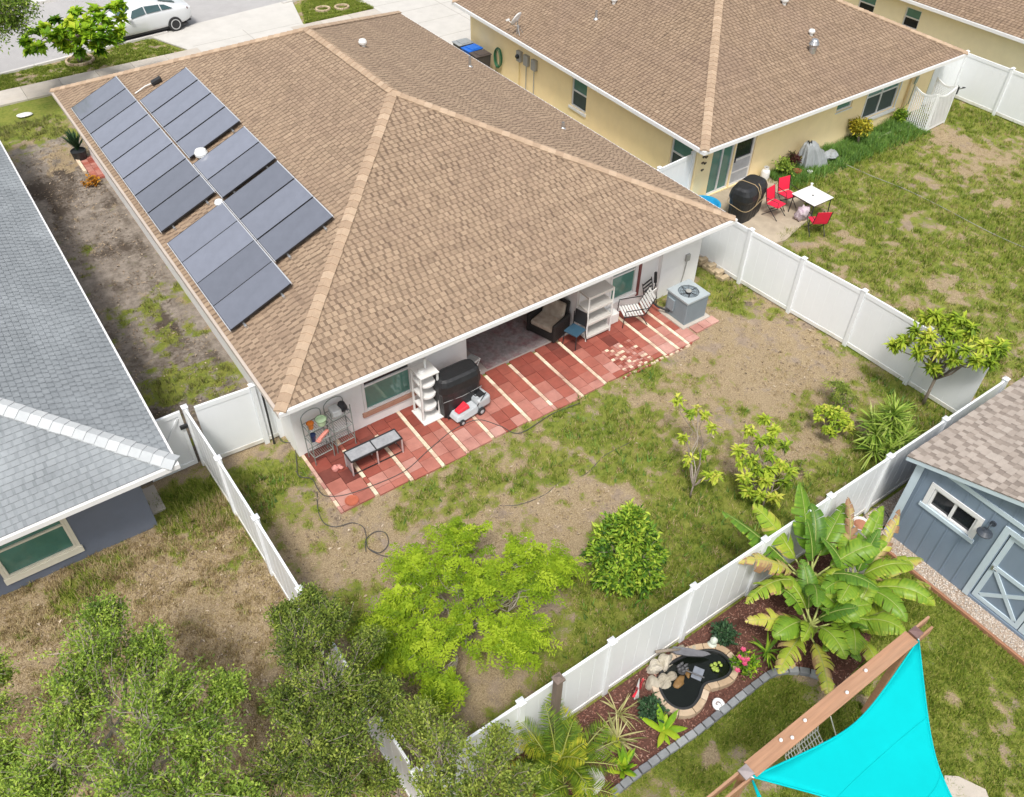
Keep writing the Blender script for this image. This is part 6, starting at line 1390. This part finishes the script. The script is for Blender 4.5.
banana('tall banana like plant with big torn upright leaves against the fence', (10.55,4.42),
 [(-.1,.08,.8,128,42,1.8,.50,.25,.78,.15,25),(-.05,.1,.9,112,50,1.5,.48,.2,.58,.35,-30),(.05,.1,1.0,66,58,1.42,.60,.15,.72,.05,25),(.12,.05,.9,22,40,1.3,.54,.42,.70,.1,-20),(-.15,-.0,.8,168,40,1.6,.50,.6,.60,.45,20),(-.15,.05,.85,148,46,1.5,.46,.55,.36,.8,-15),(.12,-.1,.9,338,48,1.25,.5,.6,.66,.1,15),(.1,-.1,.9,285,52,1.1,.42,.8,.80,.05,-20),(-.1,-.1,.8,222,55,1.0,.40,.7,.78,.05,20),(.05,0,1.0,90,72,1.0,.40,.2,.85,.0,10),(.1,.05,.95,48,60,1.1,.46,.5,.88,.0,-25)], 180,
 [(-.1,.02,.85,.085),(.08,-.05,.95,.085),(0,.1,.9,.075),(.12,.05,.8,.065)])
banana('leaning banana like plant whose leaves reach the shed, some brown and curled', (11.2,3.85),
 [(.0,.0,.85,70,55,1.0,.5,.9,.6,.1,10),(.0,.0,.85,330,55,1.05,.54,.95,.56,.1,-10),(-.05,0,.85,200,55,1.0,.5,.95,.62,.1,12),(.1,.0,.7,30,50,1.35,.46,.35,.66,.15,20),(.15,-.05,.65,8,46,1.45,.36,.35,.34,.85,35),(.0,.1,.75,50,54,1.35,.32,.15,.12,1.,-30),(.1,-.1,.7,345,40,1.2,.46,.7,.55,.3,-15),(.0,-.1,.65,300,40,1.3,.48,.85,.62,.25,25),(.1,-.12,.6,318,30,1.3,.46,.85,.48,.55,-25),(-.05,.05,.75,105,64,1.0,.38,.5,.82,.0,15),(-.1,-.0,.7,175,55,1.0,.42,.7,.72,.05,-20),(.05,-.05,.65,262,44,1.1,.44,.9,.68,.1,15),(.02,.0,.8,20,70,1.0,.34,.3,.84,0,-10)], 181,
 [(0,.0,.75,.075),(.1,-.08,.7,.065),(-.08,.05,.7,.065)])
banana('low spreading banana like plant with yellowing leaves beside the block edging', (9.95,3.75),
 [(-.1,.05,.6,178,50,1.0,.52,.9,.66,.1,-10),(.05,-.05,.6,330,55,1.0,.54,.95,.62,.1,10),(.0,.05,.65,90,50,1.0,.5,.9,.58,.1,12),(.05,.0,.65,30,52,1.05,.54,.85,.52,.15,-12),(-.05,-.05,.6,245,52,.95,.5,1.,.6,.1,8),(-.1,.0,.4,192,34,1.25,.50,.6,.48,.35,20),(-.05,.1,.45,160,42,1.3,.46,.55,.40,.55,-25),(-.1,-.1,.4,232,30,1.25,.48,.7,.42,.6,15),(0,-.1,.45,268,44,.95,.42,.8,.74,.05,-25),(.1,.0,.5,352,52,1.0,.44,.7,.66,.05,20),(.05,.1,.5,62,60,1.0,.42,.5,.80,.0,-15),(.0,.1,.5,118,62,.95,.40,.6,.72,.05,25),(.1,-.1,.45,318,44,1.05,.46,.75,.62,.1,-20),(-.05,0,.5,205,60,.95,.36,.7,.56,.15,-35),(.0,.0,.6,300,68,.9,.34,.4,.86,0,15)], 182,
 [(-.05,.02,.5,.065),(.06,-.04,.5,.065),(0,.07,.5,.06)])
banana('short banana like plant with bright upright leaves in front of the others', (10.55,3.35),
 [(0,0,.5,10,55,1.0,.52,.9,.56,.1,10),(0,0,.5,220,55,.95,.52,.95,.62,.1,-10),(0,0,.5,120,55,1.0,.5,.85,.66,.05,12),(0,0,.5,290,58,1.0,.54,.9,.58,.15,-8),(0,0,.3,25,48,1.0,.44,.65,.62,.1,-20),(0,0,.35,305,50,.95,.40,.7,.55,.1,25),(0,0,.35,85,66,1.0,.38,.5,.76,.0,-25),(0,0,.3,195,46,.95,.42,.7,.64,.05,20),(0,0,.3,255,36,1.0,.46,.8,.46,.3,-15),(0,0,.35,140,64,.9,.36,.5,.80,.0,30),(0,0,.3,340,38,1.05,.46,.8,.5,.35,15),(0,0,.4,230,70,.85,.32,.4,.85,0,-15)], 183, [(0,.0,.35,.065),(.06,.05,.35,.05)])
# white round lid / table and pot
t = thing('side_table', 'round pinkish white garden table half hidden by the banana leaves', 'table', (12.02,4.28,0)); b = MB(); b.lathe([(0,.42),(.36,.42),(.38,.44),(.38,.46),(.36,.47),(0,.475)], seg=28); b.build('table_top', M('pinkish white plastic', (.62,.57,.57), .45, .06, 3.), t); b = MB(); b.lathe([(.2,0),(.05,.06),(.04,.42)], seg=14); b.build('pedestal', mWhitePl, t)
t = thing('flower_pot', 'white pot with terracotta coloured top on the gravel beside the shed', 'flower pot', (13.0,4.86,0)); b = MB(); b.lathe([(0,0),(.15,0),(.2,.3),(.18,.3),(.16,.26),(0,.26)], seg=18); b.build('pot', mTrim, t); b = MB(); b.lathe([(0,.262),(.155,.262),(.12,.30),(0,.32)], seg=14); b.build('top', M('terracotta soil', (.45,.20,.12), .9), t)
hose([(862,512),(868,524),(880,531),(890,526),(884,512),(872,508)], .04, .014, mHose, 'dark hose looped on the gravel beside the shed corner')
# gravel and timber edge round the shed
mGrv = M('pebbles', [(.30,.22,.16),(.46,.36,.28),(.60,.52,.44),(.74,.68,.62),(.25,.24,.23)], .8, .1, 20.)
gp = [[(13.12,-2.2),(13.52,-2.2),(13.52,4.62),(13.12,4.62)], [(12.75,4.62),(17.9,4.62),(17.9,5.06),(12.75,5.06)]]
b = MB()
for p in gp: b.prism(p, -.05, .03, .4)
tag(b.build('gravel_bed', M('gravel base', (.42,.34,.27), .95, .3, 40., .8, 60)), 'pale gravel strip round the shed', kind='structure')
n = 5200; x = np.concatenate([rng.uniform(13.13,13.51,int(n*.6)), rng.uniform(12.77,15.5,int(n*.4))]); y = np.concatenate([rng.uniform(-1,4.6,int(n*.6)), rng.uniform(4.63,5.05,int(n*.4))]); n = len(x)
oc = np.array([(1,0,0),(0,1,0),(-1,0,0),(0,-1,0),(0,0,.8),(0,0,-.8)]); of = np.array([(0,1,4),(1,2,4),(2,3,4),(3,0,4),(1,0,5),(2,1,5),(3,2,5),(0,3,5)])
sz = rng.uniform(.010,.022,n); an = rng.uniform(0,6.28,n); V = oc[None]*sz[:,None,None]*rng.uniform(.7,1.3,(n,6,1)); V = np.stack([V[...,0]*np.cos(an)[:,None]-V[...,1]*np.sin(an)[:,None], V[...,0]*np.sin(an)[:,None]+V[...,1]*np.cos(an)[:,None], V[...,2]], -1)+np.stack([x,y,np.full(n,.036)],1)[:,None]
tag(npmesh('gravel', V.reshape(-1,3), (of[None]+np.arange(n)[:,None,None]*6).reshape(-1,3), np.repeat(rng.random(n),8), mGrv), 'pale pebbles in the strip round the shed', kind='stuff')
mTimb = M('edging timber', (.33,.16,.09), .8, .25, 6., .3, 40, uvec=(6,.4,6))
b = MB(); b.box(13.05,-2.2,-.05,13.115,5.0,.085); tag(b.build('edging_timber', mTimb, bevel=.006), 'long brown timber edging between lawn and gravel by the shed', 'edging')

# ------------------------------------------------------------------ shed
shed = thing('garden_shed', 'blue grey wooden garden shed with white trim and a pale shingle roof', 'shed', (15.5, 1.4, 0))
SX0, SX1, SY0, SY1, SE = 13.52, 17.45, -1.75, 4.52, 2.44; SK = .34; SM = (SY0+SY1)/2; SR = SE+SK*(SY1-SM)
mShed = M('blue grey siding', (.19,.25,.325), .6, .08, 2., uvec=(1,1,.3), stain=(.20,.25,.31), stain_scale=.8, stain_amt=.5); mShT = M('pale blue trim', (.52,.62,.68), .5, .05, 3.)
ow = (SY1-4.03, SY1-3.06, 1.44, 1.97); od = (SY1-2.46, SY1-.36, .10, 2.14)
b = MB(); wall_run(b, (SX0,SY1), (SX0,SY0), .02, SE, [ow, od], .09); wall_run(b, (SX0,SY0), (SX1,SY0), .02, SE); wall_run(b, (SX1,SY0), (SX1,SY1), .02, SE); wall_run(b, (SX1,SY1), (SX0,SY1), .02, SE)
for x, fl_ in ((SX0, 0), (SX1, 1)): b.add([(x,SY1,SE),(x,SY0,SE),(x,SM,SR)], [(0,1,2) if not fl_ else (2,1,0)])
y = SY1-.2
while y > SY0+.1:                                            # battens' grooves: narrow raised strips between boards
    tops = SE+SK*(min(SY1-y, y-SY0))-.03
    segs = [(.06, tops)]
    for o in (ow, od):
        if SY1-o[1]-.11 < y < SY1-o[0]+.11:
            segs = [s_ for q in segs for s_ in ((q[0], min(q[1], o[2]-.12)), (max(q[0], o[3]+.13), q[1])) if s_[1]-s_[0] > .05]
    for z0, z1 in segs: b.box(SX0-.012, y-.014, z0, SX0-.0005, y+.014, z1, .1)
    y -= .29
b.build('wall', mShed, shed, world=True)
b = MB(); b.box(SX0-.02,SY1-.0,.0,SX0+.11,SY1+.03,SE-.05); b.box(SX0-.035,SY1-.13,.06,SX0-.0205,SY1+.03,SE-.02); b.box(SX0-.03,SY0+.0,SE-.02,SX0-.002,SY1-.131,SE+.09); b.build('corner_trim', mShT, shed, world=True, bevel=.004)
b = MB()
for s_ in (1, -1):
    e0 = SY1+.22 if s_ > 0 else SY0-.22
    b.bar((SX0-.17, e0, SE-SK*.22+.0), (SX0-.17, SM, SR+.0), .03, .13, up=(1,0,0)) if 0 else b.add([(SX0-.19,e0,SE-SK*.22-.08),(SX0-.19,SM,SR-.08),(SX0-.19,SM,SR+.03),(SX0-.19,e0,SE-SK*.22+.03),(SX0-.15,e0,SE-SK*.22-.08),(SX0-.15,SM,SR-.08),(SX0-.15,SM,SR+.03),(SX0-.15,e0,SE-SK*.22+.03)], [(0,1,2,3),(7,6,5,4),(0,4,5,1),(3,2,6,7),(0,3,7,4),(1,5,6,2)])
b.box(SX0-.148, SY1+.19, SE-SK*.22-.08, SX1+.15, SY1+.22, SE-SK*.22+.03); b.build('fascia', mShT, shed, world=True)
b = MB()
for s_ in (1, -1):
    ys_ = SY1+.23 if s_ > 0 else SY0-.23; ze_ = SE-SK*.23+.045
    A, Bq, Cq, Dq = ((SX1+.17,ys_,ze_),(SX0-.2,ys_,ze_),(SX0-.2,SM,SR+.045),(SX1+.17,SM,SR+.045)) if s_ > 0 else ((SX0-.2,ys_,ze_),(SX1+.17,ys_,ze_),(SX1+.17,SM,SR+.045),(SX0-.2,SM,SR+.045))
    shingles(b, A, Bq, Cq, Dq, 90+s_, .14, (.12,.26), (.08,.18), .5)
shr = b.build('roof', mShingS, shed, world=True); b = MB(); caps(b, (SX0-.2,SM,SR+.06), (SX1+.17,SM,SR+.06), .15, SK, 9); b.build('ridge_cap', mShingS, shr, world=True)
window(shed, (SX0,SY1), (SX0,SY0), ow, rail=None, mull=(.5,), frame=.05, lower=mGlassD, trim=.10, matf=mTrim, sill=(.14,.10,.04), sillm=mShT, depth=.09)
dr = None
for side_, (y0, y1) in enumerate(((2.44, 1.42), (1.40, .38))):
    b = MB(); xo = SX0+.055; b.box(xo, y1, .12, xo+.03, y0, 2.12); d_ = b.build('door', mShed, shed, world=True)
    b = MB(); xa, xb = xo-.03, xo-.001; w_ = .10
    b.box(xa, y0-w_, .13, xb, y0, 2.11); b.box(xa, y1, .13, xb, y1+w_, 2.11)
    for z0, z1 in ((.13,.23),(1.10,1.20),(2.01,2.11)): b.box(xa, y1+w_+.001, z0, xb, y0-w_-.001, z1)
    b.build('door_frame', mShT, d_, world=True)
    b = MB(); n0 = np.array((xa+.014, y0-w_, .235)); n1 = np.array((xa+.014, y1+w_, 1.095)); b.bar(n0, n1, .02, .09, up=(0,1,0)) if 0 else None
    for (ya_, yb2) in ((y0-w_-.03, y1+w_+.03), (y1+w_+.03, y0-w_-.03)):
        d = unit(np.array((0, yb2-ya_, .80))); c_ = np.array((xa+.012+(.003 if ya_ > yb2 else 0), (ya_+yb2)/2, .665)); L_ = math.hypot(yb2-ya_, .80); b.obox(c_, (.024, L_, .085), np.array([(1,0,0), d, np.cross((1,0,0), d)]).T)
    b.build('cross_brace', mShT, d_, world=True)
    if side_ == 0: b = MB(); b.box(xa-.04, y0-.07, 1.08, xa-.001, y0-.03, 1.2); b.tube([(xa-.03,y0-.05,1.14),(xa-.035,y0-.16,1.14)], .01, 6); b.build('handle', mMetal, d_, world=True)
b = MB(); b.box(SX0-.028, 2.475, .06, SX0-.0015, 2.60, 2.27); b.box(SX0-.028, .22, .06, SX0-.0015, .345, 2.27); b.box(SX0-.027, .346, 2.15, SX0-.0015, 2.474, 2.27); b.build('door_casing', mShT, shed, world=True)
t = thing('wall_lamp', 'dark blue grey barn lamp on the shed wall between window and door', 'lamp', (SX0-.001, 2.80, 2.12)); mLamp = M('dark lamp enamel', (.045,.055,.07), .4)
b = MB(); b.lathe([(0,0),(.06,0),(.06,.03),(0,.03)], (0,0,.0), 14, rot(0,-math.pi/2)); b.build('wall_plate', mLamp, t); b = MB(); b.tube([(-.02,0,0),(-.12,0,.06),(-.2,0,.03),(-.21,0,-.04)], .012, 8); b.build('arm', mLamp, t)
b = MB(); b.lathe([(.15,-.12),(.145,-.10),(.06,-.055),(.04,-.02),(0,-.015)], (-.21,0,-.03), 20); b.build('lamp_shade', mLamp, t)

# ------------------------------------------------------------------ timber beam, posts and shade sails
mWood = M('oiled timber', [(.30,.155,.085),(.37,.20,.115),(.44,.26,.155)], .65, .22, 4., .25, 40, uvec=(.35,6,6), stain=(.40,.25,.16), stain_scale=1.5, stain_amt=.5)
BY, BZ = 2.08, 2.62
t = thing('timber_beam', 'long brown double timber beam carried by two posts above the lawn', 'beam', (7.7, BY, 0))
for s_, tn in ((-1,.4),(1,.7)):
    b = MB(); b.box(4.2, BY+s_*.075-.02, BZ-.10, 10.15+.06*s_, BY+s_*.075+.02, BZ+.10, tn); b.build('plank', mWood, t, world=True, bevel=.006)
b = MB(); b.box(5.84, BY-.125, BZ+.102, 9.62, BY+.125, BZ+.14, .55); b.build('top_board', mWood, t, world=True, bevel=.006)
for x, mc in ((5.74, M('grey post cap', (.30,.26,.26), .5, .2, 8.)), (9.70, M('brown post cap', (.17,.10,.09), .5, .2, 8.))):
    b = MB(); b.box(x-.055, BY-.054, -.1, x+.055, BY+.054, BZ+.17, .5); p_ = b.build('post', mWood, t, world=True, bevel=.006)
    b = MB(); b.box(x-.085, BY-.085, BZ+.171, x+.085, BY+.085, BZ+.20); b.lathe([(.12,BZ+.2),(.0,BZ+.23)], (0,0,0), 4, rot(0,0,R(45)))
    for k in range(len(b.v)-8, len(b.v)): v = b.v[k]; b.v[k] = (v[0]+x, v[1]+BY, v[2])
    b.build('post_cap', mc, p_, world=True)
for i, (px, py) in enumerate(((870,675),(847,693),(809,725),(794,740),(785,745))):
    x = at(px, py, BZ+.15)[0]; b = MB(); b.lathe([(0,0),(.022,0),(.03,.02),(.022,.045),(0,.05)], (x, BY+(-.03 if i % 2 else .04), BZ+.1405), 12)  # small white caps on the beam top
    tag(b.build('beam_fitting', mTrim, smooth=True), 'small white round bulb on the timber beam, '+['nearest the right post','second from the right post','third from the right post','fourth from the right post','nearest the left post'][i], 'fitting', 'white fittings along the timber beam')
mSail = M('turquoise sail cloth', (.0,.56,.585), .85, .04, 2., .3, 220, trans=.2, spec=.15)
def sail(label, c3, sag=.12, n=22, seed=0):
    A, Bq, Cq = [np.array(p, float) for p in c3]; V = []; F = []; idx = {}
    cen = (A+Bq+Cq)/3
    for i in range(n+1):
        for j in range(n+1-i):
            a, c, d = 1-(i+j)/n, i/n, j/n; p = A*a+Bq*c+Cq*d
            pull = sag*(27*a*c*d*.0)
            # edges hollow towards the middle
            h = 0
            for u, v, o in ((a,c,d),(c,d,a),(d,a,c)): h += 4*u*v*(1-o)**2*max(0,(1-o*2.2))
            p = p+(cen-p)*min(.5, .30*h); p = p-np.array((0,0,sag*(1-max(a,c,d))*1.2)); idx[(i,j)] = len(V); V.append(p)
    for i in range(n):
        for j in range(n-i):
            F.append((idx[(i,j)], idx[(i+1,j)], idx[(i,j+1)]))
            if i+j < n-1: F.append((idx[(i+1,j)], idx[(i+1,j+1)], idx[(i,j+1)]))
    b = MB(); b.add(V, F); o = b.build('shade_sail', mSail, smooth=True, solid=.006); Vn = np.array(V)-np.array(o.location)
    b = MB(); e1 = [Vn[idx[(i, 0)]] for i in range(n+1)]; e2 = [Vn[idx[(0, j)]] for j in range(n+1)]; e3 = [Vn[idx[(i, n-i)]] for i in range(n+1)]
    for e_ in (e1, e2, e3): b.tube(e_, .016, 6)
    b.build('edge_webbing', mSail, o, smooth=True)
    b = MB()
    for k in (6, 12, 17): b.tube([Vn[idx[(i, k)]]+np.array((0,0,.006)) for i in range(n+1-k)], .007, 5)
    b.build('seam', mSail, o); return tag(o, label, 'shade sail', 'turquoise shade sails tied to the timber posts')
A1 = (9.66, BY-.10, BZ+.12); A2 = (5.80, BY-.09, BZ+.12)
s1 = sail('big turquoise shade sail stretched from both timber posts', (A2, A1, (*at(1008,905,2.45), 2.45)))
s2 = sail('second turquoise shade sail, only a narrow corner at the left post in view', ((5.77,BY-.12,BZ+.10), (*at(1000,1250,2.4), 2.4), (*at(862,1150,2.4), 2.4)))
b = MB()
for x, y, z, dx, dy in ((9.68,BY-.06,BZ+.14,-.02,-.05),(5.77,BY-.06,BZ+.14,.03,-.05)): b.tube([(x,y,z),(x+dx,y+dy,z-.015)], .012, 6); b.tube([(x+.03*math.cos(a), y-.02, z+.03*math.sin(a)) for a in np.linspace(0,6.28,13)], .007, 5)
tag(b.build('sail_shackles', mMetal), 'small metal shackles holding the sail corners to the posts', 'shackle')
# hanging macrame chair under the beam
x, y = at(812,742,1.35); t = thing('hanging_chair', 'white rope hanging chair with black trim below the timber beam', 'hanging chair', (x, y-.0, 0)); mRope = M('white cotton rope', (.70,.68,.62), .9, .12, 20.)
zs = .95
b = MB(); b.tube([(-.42,.18,1.85),(.42,.18,1.85)], .022, 8); b.build('spreader_bar', M('pale dowel', (.62,.56,.44), .6), t)
for sx in (-.40, .40):
    b = MB(); b.tube([(0,BY-y,BZ-.1),(sx*.5,.12,2.2),(sx,.18,1.85)], .012, 6); b.tube([(sx,.18,1.85),(sx,-.25,1.25),(sx*.9,-.3,zs)], .010, 6); b.tube([(sx,.18,1.85),(sx*.95,.2,1.3)], .010, 6); b.build('rope', mRope, t)
b = MB(); rg = np.random.default_rng(4)
for i in range(13):
    xx = -.4+.8*i/12; b.tube([(xx,.2,1.35),(xx,.12,1.05),(xx,-.05,zs-.05),(xx,-.3,zs)], .010, 5, .5)
for j in range(9):
    u = j/8; p0 = [(.2,1.35),(.17,1.22),(.13,1.08),(.06,.98),(-.03,.91),(-.1,.90),(-.17,.92),(-.24,.94),(-.3,.95)][j]; b.tube([(-.4,*p0),(0,p0[0],p0[1]-.03),(.4,*p0)], .009, 5)
b.build('net_seat', mRope, t)
b = MB()
for i in range(10): xx = -.38+.76*i/9; b.obox((xx, -.24+.04*(i % 2), zs+.015), (.06,.05,.012), rot(0,0,.78))
b.build('black_pattern', mBlackPl, t)
b = MB()
for i in range(16): xx = -.4+.8*i/15; b.tube([(xx,-.3,zs),(xx+rg.normal(0,.01),-.32,zs-.16)], .006, 4)
b.build('fringe', mRope, t)
q = [at(*p) for p in ((944,776),(958,777),(985,790),(1000,830),(940,830))]; b = MB(); b.prism(q[::-1] if 0 else q, -.05, .03, .5); tag(b.build('paving_slab', mConc), 'corner of a pale concrete slab under the sail', kind='structure')

# ------------------------------------------------------------------ grass blades and weeds
def grass(name, label, n, box, keep, hmin, hmax, mat, seed, wd=.007, per=4, sp=.022):
    rg = np.random.default_rng(seed); x = rg.uniform(box[0], box[1], n); y = rg.uniform(box[2], box[3], n); g, d, w2 = ground_fields(x, y)
    pr_ = keep(x, y, g, d); k = rg.random(n) < pr_; x, y, g = x[k], y[k], g[k]; n = len(x)
    x = np.repeat(x, per)+rg.normal(0, sp, n*per); y = np.repeat(y, per)+rg.normal(0, sp, n*per); g = np.repeat(g, per); n *= per
    a = rg.uniform(0, 6.28, n); h = rg.uniform(hmin, hmax, n)*(.45+.9*g*g); ln = rg.uniform(.2, 1.1, n); w_ = wd*rg.uniform(.7, 1.4, n)
    bx_, by_ = np.cos(a), np.sin(a); base = np.stack([x, y, np.full(n, -.02)], 1); sd_ = np.stack([-by_, bx_, np.zeros(n)], 1)*w_[:, None]; tip = base+np.stack([bx_*ln*h, by_*ln*h, h], 1)
    V = np.stack([base-sd_, base+sd_, tip], 1).reshape(-1, 3); F = np.arange(n*3).reshape(-1, 3)
    tn = np.clip(rg.normal(.5, .22, n)+np.repeat(rg.normal(0, .17, n//per), per), 0, 1)
    return tag(npmesh(name, V, F, tn, mat), label, kind='stuff')
mGrass = leafmat('turf blades', [(.065,.115,.014),(.125,.195,.022),(.205,.275,.034),(.31,.345,.06),(.42,.39,.13)], .6, .25)
mStraw = leafmat('dry straw blades', [(.19,.135,.07),(.32,.24,.12),(.46,.36,.19),(.56,.47,.28)], .7, .2)
inyard = lambda x, y: (x > 2) & (x < 18) & (y > 5.2) & (y < 15)
hous = lambda x, y: ((x > 3.8) & (x < 14.95) & (y > 11.7)) | ((x > 3.75) & (x < 16.7) & (y > 13.8) & (y < 31.7)) | ((x > 14.6) & (x < 15.8) & (y > 11.9) & (y < 13.3)) | ((x > 19.6) & (x < 33) & (y > 17.1)) | ((x > 19.7) & (x < 23) & (y > 14.1) & (y < 17.2)) | ((x < .35) & (y > 13.8) & (y < 32))
gk = lambda lo, m: (lambda x, y, g, d: np.where(hous(x, y), 0, np.clip((g-lo)*m, 0, 1)))
grass('grass', 'green turf patches in the patio yard', 15000, (2, 18, 5.2, 14.9), gk(.42, 1.5), .05, .13, mGrass, 201, .007, 9, .035)
grass('grass', 'dry straw turf between the green patches of the patio yard', 11000, (2, 18, 5.2, 13.9), lambda x, y, g, d: np.where(hous(x, y), 0, np.clip((d-.3)*.9+(fnoise(x,y,.3,5,2)-.5)*1.6, 0, 1)), .03, .09, mStraw, 202, .007, 8, .035)
grass('grass', 'dry tan lawn of the grey house', 15000, (-6, 1.85, 5, 13.8), lambda x, y, g, d: np.clip(d*.9-.1+(fnoise(x,y,.25,5,2)-.5)*2, 0, 1), .06, .15, mStraw, 203, .008, 11, .035)
grass('grass', 'green grass along the fence of the grey house', 26000, (-6, 1.85, 5, 15), gk(.4, 1.6), .05, .16, mGrass, 204)
grass('grass', 'mottled green lawn of the yellow house', 21000, (18.2, 34.5, 3.5, 17.1), gk(.42, 1.4), .06, .15, mGrass, 205, .009, 9, .05)
grass('grass', 'dry straw in the lawn of the yellow house', 13000, (18.2, 34.5, 3.5, 17.1), lambda x, y, g, d: np.where(hous(x, y), 0, np.clip((d-.35)*.8, 0, 1)), .04, .10, mStraw, 206, .009, 8, .05)
edp = bed
grass('grass', 'green lawn between the mulch bed and the shed', 42000, (5, 13.04, -1.4, 4.6), lambda x, y, g, d: np.where(inpoly(x, y, edp) | (y > 4.4), 0, np.clip((g-.3)*1.5, 0, 1)), .03, .07, mGrass, 207)
grass('grass', 'weedy grass in the strip between the two houses', 5000, (1, 3.7, 15.2, 36), gk(.40, 1.4), .05, .12, M('olive weeds', [(.07,.085,.02),(.13,.145,.03),(.20,.20,.05),(.28,.25,.09)], .7, .15, 9., trans=.2), 208, .009, 9, .05)
grass('grass', 'olive green grass on the street verge', 24000, (-2, 10, 39.45, 41.6), lambda x, y, g, d: np.where((y > kx(x)-.05) | (x > 9.9-(y-39.4)*.45), 0, np.clip((g-.3)*1.6, 0, 1)), .04, .08, mGrass, 209, .012)
grass('grass', 'bright green grass island between the driveways', 14000, (15.7, 19.5, 39.45, 42.4), lambda x, y, g, d: np.where((y > kx(x)-.05) | (x < 15.75+(y-39.4)*.4), 0, np.clip(.35+g, 0, 1)), .05, .09, mGrass, 210, .012)
grass('grass', 'lush green grass along the foot of the yellow wall', 9000, (23.2, 31.3, 15.7, 17.15), lambda x, y, g, d: np.clip((y-15.6)*.9, 0, 1), .10, .24, M('lush blades', [(.05,.12,.02),(.09,.20,.03),(.15,.30,.04),(.22,.36,.06)], .6, .15, 9., trans=.25), 211, .011)
grass('grass', 'sparse bright weeds in the soil of the patio yard', 3600, (2, 18, 5.2, 13.8), lambda x, y, g, d: np.where(hous(x, y), 0, np.clip((g-.7)*2, 0, 1)), .07, .16, bpy.data.materials['lush blades'], 212, .012)
# clods, twigs and leaf litter lying on the bare soil
n = 9000; x = np.concatenate([rng.uniform(2.1,17.9,n), rng.uniform(1.1,3.6,n//2), rng.uniform(-5,1.8,n//2)]); y = np.concatenate([rng.uniform(5.3,13.7,n), rng.uniform(15.3,36,n//2), rng.uniform(6,13.6,n//2)]); g, d, w2 = ground_fields(x, y)
k = (~hous(x, y)) & (rng.random(len(x)) < np.clip(.9-g*1.2+w2*.6, 0, 1)) & (fnoise(x, y, .5, 77, 3) > .42); x, y, w2 = x[k], y[k], w2[k]; n = len(x); a = rng.uniform(0, 6.28, n)
V, F = leafmesh(np.stack([x, y, rng.uniform(-.01, .02, n)], 1), np.stack([np.cos(a), np.sin(a), rng.normal(.1, .35, n)], 1), np.stack([rng.normal(0,.5,n), rng.normal(0,.5,n), np.ones(n)], 1), rng.uniform(.03,.11,n), rng.uniform(.015,.05,n), .3)
tag(npmesh('litter', V, F, np.repeat(np.clip(rng.normal(.52, .24, n)-w2*.2, 0, 1), 2), M('dead leaves and clods', [(.13,.10,.07),(.20,.15,.105),(.29,.22,.15),(.42,.33,.23),(.55,.46,.35)], .9, .2, 20.)), 'dead leaves and clods scattered on the bare soil', kind='stuff')
